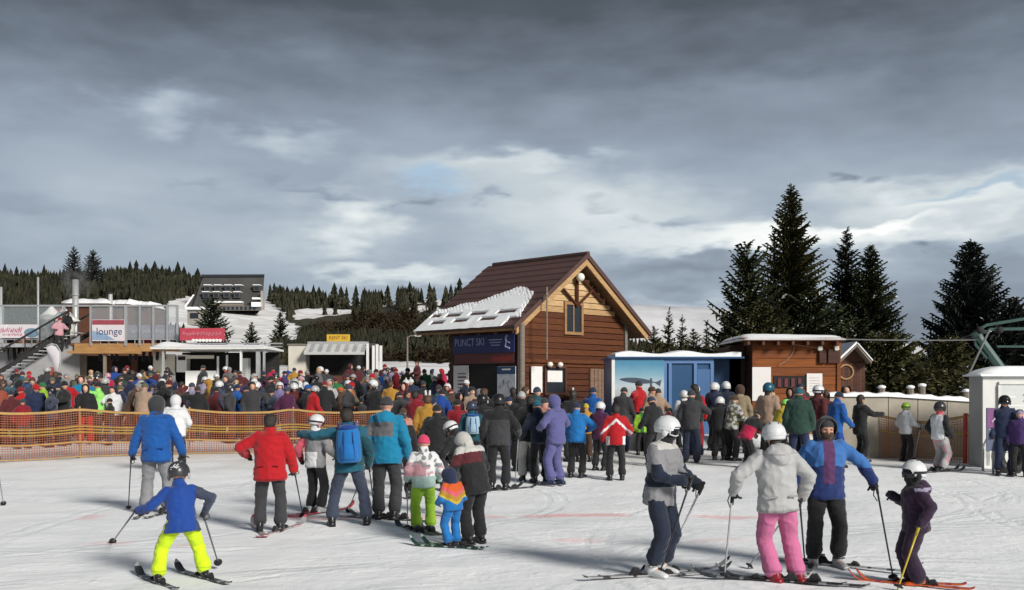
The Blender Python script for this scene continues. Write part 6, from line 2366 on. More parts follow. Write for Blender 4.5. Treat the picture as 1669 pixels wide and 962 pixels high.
# 10 adult in black with white yoke bending over the child
def reg10(x, y, z, P_):
    q_ = P_.R.transposed() @ (Vector((x, y, z)) - P_.pel / P_.H)
    if q_.z > .262: return 1
    if q_.z > .17 and q_.x < .06: return 2
    return 0
person('adult in long black suit with white shoulders leaning towards the small child', 775, 886, 692, 38, 'black', 'black', hat=('hood', 'offwhite'), region=reg10, jmats=[FAB['black'], FAB['offwhite'], FAB['maroon']],
       pose=dict(lean=(16, -3), hands=((.03, .14, -.20), (.04, .14, -.22)), head=(10, 34, 0), feet=((-.07, 0), (.07, .02))), bulk=1.15, tk=1.1, hem=-.09, suit=True, mask='black')
# 10b helmet person behind
person('person with white and black helmet in dark jacket behind the long black suit', 748, 842, 681, 62, 'black', 'charcoal', hat=('helmet', 'white', 'black', 'black'), pose=dict(lean=(12, 0), hands=((.04, .18, -.18), (.04, .16, -.20)), head=(6, 16, 0)), bulk=1.08)
# people standing in the queue, left to right
r, p = person('man in dark grey jacket with black shoulders and trousers holding ski poles', 812, 799, 640, -4, 'charcoal', 'black', hat=('helmet', 'black', 'charcoal'), hood='collar', region=lambda x, y, z, P_: 1 if (z > .73 or abs(x) > .125) else 0, jmats=[FAB['charcoal'], FAB['black']],
              pose=dict(hands=((.06, .05, -.28), (.09, .12, -.22)), feet=((-.07, 0), (.075, .02))), bulk=1.14)
ski_pole(r, p, 1, (839, 796), 'thin grey ski pole beside the man in dark grey', 'grey')
skis(r, p, 1.6, ['left ski of the man in dark grey with black shoulders', 'right ski of the man in dark grey with black shoulders'], 'charcoal', 'grey', yaws=(-40, -44))
person('person in black jacket and cream white trousers', 862, 784, 641, 4, 'black', 'offwhite', hat=('beanie', 'black', None), hair=('hair', 'dark'), pose=dict(hands=((.09, .02, -.30), (.05, .06, -.28)), feet=((-.07, 0), (.07, 0)), lean=(2, 3)), bulk=1.15, hem=-.06)
person('person in black ski suit half hidden by the violet suit', 882, 786, 648, 12, 'ink', 'black', hat=('beanie', 'teal'), pose=dict(lean=(6, -4), feet=((-.09, -.03), (.06, .02)), hands=((.06, .10, -.26), (.06, .1, -.26))), bulk=1.05)
person('tall person in pale violet one piece suit with the hood up', 906, 790, 640, 52, 'violet', 'violet', hat=('hood', 'violet'), mask='violet', boots='navy', pose=dict(hands=((.02, .14, -.18), (.04, .12, -.20)), ehint=((.8, -.6, -.2), (.8, -.6, -.2)), feet=((-.06, .02), (.06, -.02)), head=(12, 8, 0)), bulk=1.12, tk=1.1, hem=-.07, hood='collar', suit=True)
person('person in vivid blue jacket beside the violet suit', 939, 779, 652, -22, 'brightblue', 'black', hat=('beanie', 'navy'), pose=dict(hands=((.06, .06, -.28), (.02, .14, -.18)), ehint=((.5, -1, 0), (1, -.5, 0)), head=(-10, 6, 0)), bulk=1.2, hem=-.05, flare=.008)
person('person with pointed white hat behind the vivid blue jacket', 934, 752, 632, 10, 'black', 'black', hat=('pompom', 'white', 'white'), hair=('long_hair', 'dark'), bulk=1.1)
person('person in blue jacket with dark beanie close to the cabin door', 966, 742, 628, -30, 'blue', 'black', hat=('beanie', 'navy'), bulk=1.1, hood='collar')
person('person in maroon jacket with white helmet next to the red and white jacket', 977, 767, 653, -34, 'aubergine', 'black', hat=('helmet', 'white', 'palegrey'), pose=dict(hands=((.04, .10, -.24), (.04, .12, -.22)), head=(-8, 10, 0)), bulk=1.12, hem=-.06, hood='collar')
person('child in yellow jacket tucked between the vivid blue and maroon jackets', 955, 752, 655, 10, 'mustard', 'brown', hat=('beanie', 'yellow'), bulk=1.1)
def reg16(x, y, z, P_):
    if abs(z - (.79 - abs(x) * .9)) < .018 and y < 0: return 1
    if abs(x) > .085 and z < .58 and abs(x) < .13: return 1
    return 0
person('person in bright red jacket with white arcs across the back', 1004, 783, 656, -2, 'red', 'black', hat=('beanie', 'black'), hair=('hair', 'dark'), region=reg16, jmats=[FAB['red'], FAB['white']], pose=dict(hands=((.06, .04, -.28), (.06, .12, -.20)), feet=((-.08, 0), (.08, 0))), bulk=1.16, hem=-.05)
person('person in lime vest partly hidden behind the grey and white jacket', 1046, 742, 662, 0, 'lime', 'black', hat=('beanie', 'black'), region=lambda x, y, z, P_: 1 if abs(x) < .03 else 0, jmats=[FAB['lime'], FAB['green']], bulk=1.1)
person('person in dark red suit leaning on poles beside the photo panel', 1083, 740, 660, -60, 'darkred', 'darkred', hat=('beanie', 'darkgreen'), pose=dict(lean=(22, 0), hands=((.04, .2, -.18), (.04, .2, -.18))), bulk=1.15)
r, p = person('woman in white jacket with a small black backpack and white helmet', 1115, 738, 635, 4, 'white', 'black', hat=('helmet', 'white', 'palegrey'), hair=('hair', 'blond'), pose=dict(hands=((.06, .06, -.27), (.06, .06, -.27))), bulk=1.16, hem=-.09, flare=.01)
WOMAN_BP = (r, p)
ski_pole(r, p, 0, (1132, 742), 'white ski pole slanting in front of the white jacket with backpack', 'white')
person('person in scarlet jacket in front of the blue booth door', 1133, 736, 626, -24, 'red', 'darkred', hat=('helmet', 'white', 'black'), hair=('hair', 'dark'), bulk=1.12, hem=-.06)
person('person in navy jacket with white helmet leaning on the blue door frame', 1164, 735, 622, -50, 'navy', 'black', hat=('helmet', 'white', 'palegrey'), bulk=1.1)
person('slim person in black with white helmet standing at the queue end', 1172, 751, 645, -30, 'black', 'black', hat=('helmet', 'white', 'palegrey'), pose=dict(lean=(6, 0), hands=((.05, .08, -.26), (.05, .12, -.24))), bulk=1.05)
person('person in grey mottled jacket with brown hat', 1192, 752, 640, -60, 'grey', 'black', hat=('beanie', 'brown'), region=lambda x, y, z, P_: 1 if noise.noise(Vector((x * 20, y * 20, z * 20))) > .05 else 0, jmats=[FAB['palegrey'], FAB['olive']], pose=dict(lean=(10, 0), hands=((.04, .16, -.2), (.04, .16, -.2))), bulk=1.1)
person('person in brown fleece hat behind the grey mottled jacket', 1206, 738, 625, -20, 'khaki', 'brown', hat=('hood', 'brown'), bulk=1.1)
person('person in black and crimson jacket bending forward over skis', 1218, 764, 657, -64, 'black', 'black', hat=('beanie', 'black'), region=lambda x, y, z, P_: 1 if (P_.R.transposed() @ (Vector((x, y, z)) - P_.pel / P_.H)).z < .15 and x > -.2 else 0, jmats=[FAB['black'], FAB['crimson']], pose=dict(lean=(34, 0), hands=((.03, .14, -.24), (.03, .16, -.22)), head=(0, 10, 0), feet=((-.07, .03), (.07, -.02)), drop=.02), bulk=1.2, hem=-.06)
person('person with teal helmet and long dark hair in tan jacket', 1252, 752, 622, -40, 'tan', 'black', hat=('helmet', 'teal', 'black'), hair=('long_hair', 'dark'), bulk=1.1)
person('person in yellow jacket with pale green helmet looking down', 1271, 758, 646, -60, 'yellow', 'black', hat=('helmet', 'neongreen', 'white'), pose=dict(lean=(18, 0), head=(0, 14, 0), hands=((.04, .14, -.22), (.04, .14, -.22))), bulk=1.12)
person('tall person in dark green jacket with teal beanie', 1302, 765, 628, -16, 'darkgreen', 'navy', hat=('beanie', 'teal'), bulk=1.25, hem=-.08)
person('person in maroon jacket with white goggled helmet in front of the shed notice', 1333, 750, 626, -62, 'maroon', 'navy', hat=('helmet', 'white', 'black', 'black'), bulk=1.1)
person('person in cobalt blue jacket facing right with dark cap', 1361, 762, 634, -70, 'blue', 'royal', hat=('beanie', 'ink'), pose=dict(lean=(8, 0), hands=((.04, .10, -.26), (.03, .13, -.25)), head=(0, 6, 0)), bulk=1.12, hem=-.07)
r, p = person('person all in black reaching an arm out to the red post', 1402, 752, 640, -76, 'black', 'black', hat=('beanie', 'black'), hair=('hair', 'dark'), pose=dict(hands=((.03, .12, -.26), (.02, .28, -.10)), ehint=((.5, -1, 0), (.2, -.2, -1))), bulk=1.12, hem=-.12, skin=1, boots='charcoal')
r, p = person('person in white jacket with lime helmet at the orange net', 1476, 752, 655, -66, 'white', 'black', hat=('helmet', 'lime', 'palegrey', 'black'), pose=dict(hands=((.05, .08, -.26), (.04, .16, -.20))), bulk=1.12, hem=-.05)
ski_pole(r, p, 1, (1489, 752), 'white ski pole held by the person with the lime helmet', 'white')
def reg31(x, y, z, P_):
    if z > .80: return 2
    if abs(x) > .11: return 1
    return 0
r, p = person('child in white suit with black sleeves and black helmet by the red net post', 1531, 768, 651, -64, 'white', 'palepink', hat=('helmet', 'charcoal', 'black', 'black'), region=reg31, jmats=[FAB['white'], FAB['black'], FAB['coral']], pose=dict(child=.5, hands=((.06, .05, -.26), (.05, .08, -.26)), feet=((-.07, .03), (.07, -.02)), drop=.03), bulk=1.12, tk=1.15, tregion=lambda x, y, z, P_: 1 if noise.noise(Vector((x * 14, y * 14, z * 14))) > .15 else 0, tmats=[FAB['palegrey'], FAB['palepink']])
skis(r, p, 1.3, ['left dark ski of the child in the white suit', 'right dark ski of the child in the white suit'], 'charcoal', 'grey', yaws=(0, 0))
# 32 grey and white jacket, white helmet
def reg32(x, y, z, P_):
    if z > .785 and abs(x) < .12: return 1
    if x > -.02 and z < .64 and y > -.02: return 2 if z > .555 else 0
    if z < .635: return 2
    if abs(x - (-.085)) < .012 and z < .74: return 2
    if abs(x) > .14 and z < .70: return 2
    return 0
r, p = person('skier in grey and navy jacket with white helmet and dark goggles', 1066, 938, 670, -128, 'grey', 'ink', hat=('helmet', 'white', 'white', 'white'), mask='black', boots='white', bootsole='palegrey', region=reg32, jmats=[FAB['grey'], FAB['offwhite'], FAB['ink']],
              pose=dict(feet=((-.07, .0), (.07, .02)), drop=.025, lean=(4, -2), shiftf=.035, hands=((.01, .17, -.215), (-.03, .18, -.19)), ehint=((.7, -1, -.2), (.7, -1, -.2)), head=(20, 4, 0)), bulk=1.08, hem=-.06, tk=1.04, cuff=.085, gtype=('grip', 'grip'))
ski_pole(r, p, 0, (1078, 934), 'white ski pole in front of the grey and navy jacket', 'white', 'black')
ski_pole(r, p, 1, (1074, 938), 'dark ski pole crossing the white pole before the grey and navy jacket', 'charcoal')
skis(r, p, 1.6, ['near white ski under the white boots', 'far white ski under the white boots'], 'palegrey', 'charcoal', yaws=(62, 50))
# 33 woman in pink trousers
r, p = person('woman in pale grey jacket and pink trousers with white striped helmet', 1256, 954, 681, 8, 'palegrey', 'pink', hat=('helmet', 'white', 'black', 'white'), boots='darkred', hood='down', skin=2,
              pose=dict(feet=((.03, .01), (.17, -.01)), fyaw=(30, 20), drop=.025, lean=(0, -3), shift=-.055, hands=((.12, .10, -.22), (.07, .02, -.265)), ehint=((.9, -.7, 0), (.8, -1, 0)), head=(-12, 4, 0)), bulk=1.12, tk=1.08, hem=-.05, flare=.004)
mb = MB()
for k in (-1, 0, 1):
    mb.tube([(k * .3, -.95 + .25 * abs(k), .55), (k * .32, -.5, 1.02), (k * .3, .1, 1.17), (k * .26, .55, .98)], .06, 5)
h33 = [c for c in r.children if c.name.startswith('helmet')][0]
for k in (-1, 0, 1):
    mb = MB(); mb.tube([(k * .3, -.93 + .15 * abs(k), .62 - .1 * abs(k)), (k * .32, -.5, 1.04 - .03 * abs(k)), (k * .3, .1, 1.15 - .03 * abs(k)), (k * .26, .55, .98)], .07, 5); mb.build('stripe', shell('black'), h33, True)
mb = MB(); R, c = p.HR, p.hc; mb.ball(c + R @ Vector((0, -.62, -.62)) * p.hr, (p.hr * .55, p.hr * .4, p.hr * .42), R); mb.build('hair', HAIRS['dark'], r, True)
ski_pole(r, p, 0, (1180, 946), 'white ski pole left of the woman in pink trousers', 'palegrey', 'black')
ski_pole(r, p, 1, (1312, 920), 'black ski pole between the pink and the black trousers', 'charcoal')
skis(r, p, 1.5, ['left dark ski under the pink trousers', 'right dark ski under the pink trousers'], 'black', 'grey', yaws=(62, 55))
# 34 man in two blues
def reg34(x, y, z, P_):
    if abs(x) < .035 and y > 0 and z > .56: return 2
    if z > .66 + .25 * max(0, .12 - abs(x)) * (1 if y > 0 else 0): return 0
    return 1
M_ZIP = fabric('plum_zip', (.085, .030, .095))
r, p = person('man in light and dark blue jacket with a plum zip facing the camera', 1346, 926, 673, 176, 'blue', 'black', hat=('hood', 'charcoal'), hair=None, mask='brown', boots='palegrey', region=reg34, jmats=[fabric('sky_blue', (.035, .13, .36)), fabric('deep_blue', (.012, .028, .12)), M_ZIP],
              pose=dict(feet=((-.075, 0), (.085, .02)), fyaw=(14, -14), hands=((.19, .04, -.235), (.06, .02, -.29)), ehint=((.8, -.4, -.2), (.6, -1, 0)), head=(4, 8, 0)), bulk=1.14, tk=1.06, hem=-.06, skin=1, cuff=.08)
mb = MB(); R, c, hr = p.HR, p.hc, p.hr
mb.ball(c + R @ Vector((0, -.1, .3)) * hr, (hr * .80, hr * .9, hr * .86), R); mb.build('beanie', FAB['charcoal'], r, True)
ski_pole(r, p, 0, (1457, 949), 'long dark ski pole in the stretched hand of the two blue jacket', 'charcoal')
ski_pole(r, p, 1, (1216, 930), 'thin pale ski pole seen behind the pink trousers', 'grey')
skis(r, p, 1.6, ['left ski of the man in two blues', 'right ski of the man in two blues'], 'palegrey', 'charcoal', yaws=(60, -20))
# 35 child in plum suit
r, p = person('child in dark plum ski suit and white black helmet facing left', 1496, 955, 747, 84, 'plum', 'plum', hat=('helmet', 'white', 'black', 'black'), boots='orange', gloves='charcoal', hood='down', suit=True,
              pose=dict(child=1, feet=((-.05, .0), (.055, .03)), fyaw=(-150 + 150, 8), lean=(2, 0), hands=((.10, .01, -.25), (.05, .15, -.06)), ehint=((.6, -1, 0), (.4, -1, -.4)), head=(12, -4, 0)), bulk=1.22, tk=1.25, hem=-.07, mask='black',
              region=lambda x, y, z, P_: 1 if (abs(z - .775) < .012 and x < -.05 and y < .06) else (2 if (y < -.13 and z > .80) else 0), jmats=[FAB['plum'], FAB['lavender'], FAB['khaki']])
ski_pole(r, p, 0, (1461, 966), 'yellow ski pole slanting down from the child in the plum suit', 'yellow', 'yellow')
skis(r, p, 1.1, ['near orange ski of the child in the plum suit', 'far orange ski of the child in the plum suit'], 'orange', 'red', yaws=(-24, -10))
# people by the white booth and at the left edge
person('person with dark helmet hidden behind the purple poster', 1637, 774, 659, 170, 'navy', 'navy', hat=('helmet', 'black', 'charcoal', 'black'), bulk=1.1, H=1.72)
person('person in plum jacket with dark goggles at the far right edge', 1662, 776, 664, 150, 'purple', 'black', hat=('beanie', 'lavender'), hair=('hair', 'dark'), bulk=1.1)
r, p = person('person in black and red at the left edge, mostly out of the picture', -52, 836, 640, -10, 'black', 'darkred', hat=('helmet', 'black', 'charcoal'), pose=dict(hands=((.06, .05, -.28), (.08, .08, -.30))), bulk=1.1)
ski_pole(r, p, 1, (6, 824), 'thin pale ski pole at the left edge of the picture', 'palegrey')
# two people left of the red child gap: partly hidden
person('person in black jacket behind the child with the hot pink beanie', 655, 812, 668, 10, 'black', 'black', hat=('beanie', 'charcoal'), bulk=1.1)
person('person in black jacket with a grey collar ring looking away', 712, 800, 655, -12, 'black', 'charcoal', hat=('beanie', 'black'), hood='collar', bulk=1.25, pose=dict(hands=((.05, .08, -.26), (.05, .08, -.26))))
person('person with mustard jacket and reindeer hat with white antlers', 697, 770, 640, 0, 'mustard', 'black', hat=('beanie', 'rust'), hair=('hair', 'brown'), bulk=1.2, key='reindeer')
r, p = PEOPLE['reindeer']
for s in (-1, 1):
    mb = MB(); R, c, hr = p.HR, p.hc, p.hr
    mb.limb(c + R @ Vector((s * .35, -.05, 1.0)) * hr, c + R @ Vector((s * .42, -.05, 1.75)) * hr, hr * .24, hr * .20); mb.build('hat_ear', FAB['white'], r, True)
person('person in dark red jacket beside the reindeer hat', 745, 764, 648, 14, 'darkred', 'black', hat=('beanie', 'black'), bulk=1.1)
person('person in petrol jacket with a small blue rucksack in the queue', 769, 778, 652, 8, 'petrol', 'black', hat=('helmet', 'slate', 'black'), bulk=1.1, key='rucksack')
person('person in dusty pink jacket right of the turquoise jacket', 657, 772, 662, -10, 'salmon', 'black', hat=('beanie', 'brown'), bulk=1.05)
person('person in dark jacket left of the cabin post in a black helmet', 786, 772, 640, 0, 'black', 'charcoal', hat=('helmet', 'black', 'white'), bulk=1.15)
person('person in black jacket with pale cap in front of the cabin post', 850, 768, 634, 0, 'black', 'black', hat=('beanie', 'palegrey'), bulk=1.1)
run_jobs()


# ---- rucksacks
def rucksack(root, P_, label, c, c2, w, h, dep, lo):
    H = P_.H
    base = P_.T(lo) - P_.fwd * (.085 * H + dep * .35)
    o = empty('rucksack', wpos(root, base), label, 'rucksack')
    o.rotation_euler = (Matrix.Rotation(root.rotation_euler.z, 3, 'Z') @ P_.R).to_euler()
    X, Y, Z = Vector((1, 0, 0)), Vector((0, 1, 0)), Vector((0, 0, 1))
    def sq(c_, rx, ry, n=16):
        return (c_, X * rx, Y * ry)
    mb = MB()
    mb.loft([(Z * (h * t), X * w * kx, Y * dep * ky) for t, kx, ky in ((0, .35, .4), (.03, .44, .52), (.12, .5, .6), (.5, .5, .6), (.8, .46, .52), (.93, .38, .42), (1, .2, .22))], 20)
    mb.build('bag', FAB[c], o, True)
    mb = MB(); mb.loft([(Z * (h * t) - Y * dep * .45, X * w * kx, Y * dep * ky) for t, kx, ky in ((.08, .2, .15), (.12, .33, .28), (.4, .34, .3), (.5, .3, .24), (.54, .18, .1))], 16); mb.build('front_pocket', FAB[c], o, True)
    mb = MB(); mb.ball(Vector((0, -.02, h * .93)), (w * .40, dep * .50, h * .09)); mb.build('lid', FAB[c2], o, True)
    for s in (-1, 1):
        mb = MB(); mb.tube([(s * w * .3, dep * .4, h * .95), (s * w * .34, dep * .4 + .05 * H, h * .98 + .03 * H), (s * w * .38, dep * .4 + .15 * H, h * .85)], .016, 6); mb.build('shoulder_strap', FAB[c2], o, True)
        mb = MB(); mb.tube([(s * w * .22, -dep * .62, h * .1), (s * w * .20, -dep * .70, h * .4), (s * w * .17, -dep * .5, h * .82)], .008, 5); mb.build('strap', FAB[c2], o, True)
    mb = MB(); mb.tube([(-.04, dep * .2, h * .98), (0, dep * .2, h * 1.06), (.04, dep * .2, h * .98)], .008, 5); mb.build('handle', FAB[c2], o, True)
    return o


rucksack(r6, p6, 'bright blue hiking rucksack on the back of the man in teal', 'brightblue', 'royal', .34, .52, .24, .03)
rucksack(*WOMAN_BP, 'small black rucksack on the back of the white jacket', 'charcoal', 'black', .26, .38, .18, .08)
rucksack(*PEOPLE['rucksack'], 'small pale blue rucksack on the petrol jacket', 'lightblue', 'blue', .30, .42, .2, .06)
# ------------------------------------------------------------------ the crowd behind the net
CV = []
CPOSES = [dict(), dict(hands=((.02, .14, -.16), (.03, .15, -.18)), head=(20, 4, 0)), dict(hands=((.05, .03, -.30), (.02, .14, -.10)), ehint=((.4, -1, 0), (.9, -.6, -.3)), head=(-24, 0, 0)),
          dict(lean=(8, 2), hands=((.05, .10, -.27), (.05, .10, -.27)), head=(10, 8, 0)), dict(hands=((.06, .06, -.27), (.10, .02, -.27)), feet=((-.10, 0), (.10, .02)), head=(30, 0, 0)), dict(hands=((.12, .02, -.14), (.05, .03, -.3)), ehint=((1, -.4, -.5), (.4, -1, 0)), head=(-12, -4, 0)),
          dict(lean=(18, 0), hands=((.03, .16, -.22), (.03, .16, -.22)), head=(0, 14, 0)), dict(hands=((.06, .12, .06), (.05, .03, -.3)), ehint=((1, -.5, -.6), (.4, -1, 0)), head=(14, -6, 0)), dict(feet=((-.08, .05), (.07, -.06)), lean=(3, 4), hands=((.05, .12, -.24), (.05, -.06, -.27)), head=(-30, 2, 0)), dict(lean=(-2, -3), hands=((.0, .15, -.12), (.0, .15, -.14)), ehint=((.9, -.4, -.5), (.9, -.4, -.5)), head=(34, 6, 0), drop=.018)]
for k, pd in enumerate(CPOSES):
    P_ = Pose(H=1.75, **pd)
    ent = {'pose': P_}
    CV.append(ent)
    bm = MB(); P_.body(bm)
    fuse_later(bm, .03, 1, None, face_region(P_), lambda me, e=ent: e.__setitem__('body', me))
    jm = MB(); P_.torso(jm, 1.14, lo=-.055, hi=.332); P_.arms(jm, 1.12); jm.limb(P_.T(.30), P_.neck + P_.up * .05, .055 * 1.75, .046 * 1.75, 12)
    fuse_later(jm, .032, 2, (.014, 5, k), None, lambda me, e=ent: e.__setitem__('jacket', me))
    tm = MB(); P_.legs(tm, 1.06, .03, 1.1)
    for i in (0, 1):
        tm.limb(P_.ank[i] + Vector((0, -.04, -.03)), P_.ank[i] + Vector((0, .12, -.04)), .055, .045, 10)
    fuse_later(tm, .034, 2, (.01, 6, k), lambda x, y, z: 1 if z < .13 else 0, lambda me, e=ent: e.__setitem__('trousers', me))
run_jobs()
for e in CV:
    for k, n_ in (('body', 3), ('jacket', 1), ('trousers', 2)):
        for j in range(n_): e[k].materials.append(FAB['black'])

rcw = random.Random(99)
LABELS = set()
for o in bpy.data.objects:
    if o.get('label'): LABELS.add(o['label'])
CROWD = []
NICE = dict(black='black', charcoal='charcoal', grey='grey', midgrey='dark grey', palegrey='pale grey', white='white', navy='navy', ink='blue black', blue='blue', royal='royal blue', brightblue='bright blue', turquoise='turquoise', teal='teal', petrol='petrol', slate='slate', lightblue='light blue', lilac='lilac', lavender='lavender', violet='violet', purple='purple', plum='plum', aubergine='aubergine', red='red', darkred='dark red', crimson='crimson', maroon='maroon', rust='rust', orange='orange', mustard='mustard', yellow='yellow', lime='lime', neon='neon yellow', neongreen='neon green', green='green', darkgreen='dark green', olive='olive', khaki='khaki', tan='tan', brown='brown', pink='pink', hotpink='hot pink', coral='coral', palepink='pale pink', salmon='salmon', mint='mint', cream='cream', offwhite='off white')


def zone(px):
    for lim, z in ((70, 'below terrace stairs'), (130, 'near feather flag'), (190, 'under terrace edge'), (240, 'by cream wall'), (300, 'by bar fridge'), (360, 'before bar counter'), (430, 'below bar canopy'), (500, 'left of kiosk'), (560, 'under kiosk awning'), (625, 'right of kiosk'), (680, 'by street lamp'), (770, 'near price list'), (9999, 'by cabin')):
        if px < lim: return z


def row(d):
    return 'close to net' if d < 33 else ('mid crowd' if d < 41 else 'back of crowd')


def crowd_person(px, d, jc, hat, tc='black', yaw=None, H=None, var=None, own=None):
    k = rcw.randrange(len(CV)) if var is None else var
    e = CV[k]; P_ = e['pose']
    b = gat(px, d)
    H = H or (rcw.uniform(1.2, 1.5) if rcw.random() < .14 else rcw.uniform(1.58, 1.9))
    yaw = rcw.uniform(0, 360) if yaw is None else yaw
    hk = hat[0]
    hn = {'helmet': 'helmet', 'beanie': 'beanie', 'pompom': 'bobble hat', 'hood': 'raised hood', 'hair': 'uncovered hair', 'long_hair': 'long hair'}[hk]
    lab = own or '%s jacket and %s %s, %s, %s' % (NICE[jc], {'dark': 'dark', 'brown': 'brown', 'blond': 'fair'}.get(hat[1]) or NICE[hat[1]], hn, row(d), zone(px))
    if not own: lab = 'person, ' + lab
    if lab in LABELS:
        return False
    LABELS.add(lab)
    r = share('person', e['body'], [SKIN[rcw.randrange(3)], EYE, LIP])
    r.location = b; r.rotation_euler = (0, 0, radians(yaw)); s = H / 1.75; r.scale = (s, s, s)
    tag(r, lab, 'person', 'crowd behind the safety net')
    share('jacket', e['jacket'], [FAB[jc]], r)
    share('trousers', e['trousers'], [FAB[tc], FAB['black']], r)
    headgear(r, P_, hat)
    if hk in ('hair',) and rcw.random() < .5: pass
    CROWD.append((b.x, b.y))
    return True


def at_head(px, top, H):
    """distance at which a standing person of height H shows the top of the head at this row"""
    lo, hi = 24.0, 56.0
    f = lambda d: CH + (HY - top) * d / F - gz((px - CX) * d / F, d) - H
    best = min((abs(f(24 + .25 * i)), 24 + .25 * i) for i in range(130))
    return max(best[1], 30.4 + .004 * px)


LAND = [  # px, row of the head top, jacket, (hat), own label
    (4, 632, 'rust', ('beanie', 'brown')), (27, 590, 'lightblue', ('helmet', 'lightblue', 'white')), (47, 604, 'crimson', ('beanie', 'red')), (36, 637, 'red', ('beanie', 'darkred')), (70, 622, 'lime', ('beanie', 'green')), (83, 598, 'rust', ('hood', 'rust')), (95, 626, 'petrol', ('beanie', 'navy')),
    (115, 606, 'khaki', ('beanie', 'grey')), (121, 620, 'yellow', ('beanie', 'olive')), (138, 622, 'lavender', ('long_hair', 'blond')), (149, 602, 'cream', ('long_hair', 'blond')), (153, 620, 'purple', ('beanie', 'black')), (176, 608, 'crimson', ('helmet', 'palepink', 'white')), (184, 629, 'white', ('hair', 'dark')),
    (160, 642, 'neongreen', ('beanie', 'black')), (212, 612, 'navy', ('beanie', 'black')), (232, 601, 'olive', ('hair', 'dark')), (250, 624, 'lavender', ('beanie', 'navy')), (262, 636, 'black', ('hood', 'black')), (290, 620, 'maroon', ('hair', 'dark')), (342, 617, 'mustard', ('hood', 'mustard')), (372, 597, 'crimson', ('helmet', 'white', 'black')), (390, 600, 'midgrey', ('hair', 'dark')),
    (386, 639, 'blue', ('beanie', 'navy')), (356, 643, 'slate', ('helmet', 'white', 'black')), (312, 642, 'lavender', ('beanie', 'slate')), (281, 596, 'black', ('hair', 'dark')), (414, 617, 'red', ('helmet', 'white', 'black')), (444, 597, 'crimson', ('beanie', 'black')), (469, 594, 'royal', ('beanie', 'navy')), (503, 588, 'navy', ('hair', 'dark')), (528, 592, 'white', ('beanie', 'grey')),
    (558, 589, 'salmon', ('helmet', 'salmon', 'white')), (570, 593, 'maroon', ('hood', 'maroon')), (586, 594, 'ink', ('hair', 'dark')), (476, 619, 'offwhite', ('helmet', 'white', 'black')), (488, 612, 'white', ('beanie', 'palepink')), (503, 638, 'navy', ('beanie', 'white')), (482, 643, 'black', ('hood', 'black')), (536, 636, 'palegrey', ('hood', 'palegrey')), (568, 620, 'olive', ('helmet', 'white', 'grey')),
    (567, 642, 'orange', ('beanie', 'red')), (456, 641, 'lilac', ('helmet', 'white', 'palepink')), (427, 654, 'navy', ('helmet', 'white', 'black')), (724, 600, 'crimson', ('hood', 'red')), (661, 617, 'black', ('pompom', 'white', 'white')), (636, 622, 'mustard', ('hair', 'brown')), (680, 588, 'maroon', ('hair', 'brown')), (612, 600, 'grey', ('beanie', 'black')), (600, 612, 'slate', ('beanie', 'grey')), (640, 596, 'charcoal', ('hair', 'dark')),
    (708, 612, 'navy', ('beanie', 'palegrey')), (756, 612, 'black', ('long_hair', 'dark')), (740, 610, 'grey', ('beanie', 'white')), (690, 624, 'black', ('beanie', 'charcoal'))]
for px, top, jc, hat in LAND:
    H = rcw.uniform(1.66, 1.8)
    crowd_person(px, at_head(px, top, H), jc, hat, rcw.choice(['black', 'charcoal', 'navy', 'black', 'ink']), H=H)
# people just behind the net whose legs show through it
crowd_person(140, 30.2, 'black', ('hood', 'black'), 'red', 186, 1.76, 0, 'person with a big black fur hood and bright red trousers facing the net')
r = bpy.data.objects.get('person')
FR = [(18, 29.6, 'maroon', ('beanie', 'navy')), (38, 29.0, 'darkred', ('beanie', 'charcoal')), (58, 29.6, 'navy', ('beanie', 'red')), (84, 29.3, 'slate', ('helmet', 'black', 'grey')), (104, 29.8, 'black', ('beanie', 'black')), (212, 30.8, 'brown', ('beanie', 'grey')), (232, 31.4, 'charcoal', ('hair', 'dark')), (322, 31.0, 'black', ('beanie', 'charcoal')), (352, 31.6, 'maroon', ('beanie', 'black')), (373, 30.6, 'charcoal', ('helmet', 'charcoal', 'white')), (402, 31.2, 'ink', ('beanie', 'ink')), (478, 31.6, 'maroon', ('helmet', 'white', 'black')), (500, 31.2, 'black', ('beanie', 'blue')), (556, 32.0, 'brown', ('beanie', 'orange')), (590, 32.2, 'charcoal', ('beanie', 'black')), (612, 32.4, 'olive', ('helmet', 'charcoal', 'white')), (-6, 30.2, 'rust', ('beanie', 'black'))]
for px, d, jc, hat in FR:
    crowd_person(px, d, jc, hat, rcw.choice(['black', 'charcoal', 'black', 'ink', 'maroon']))
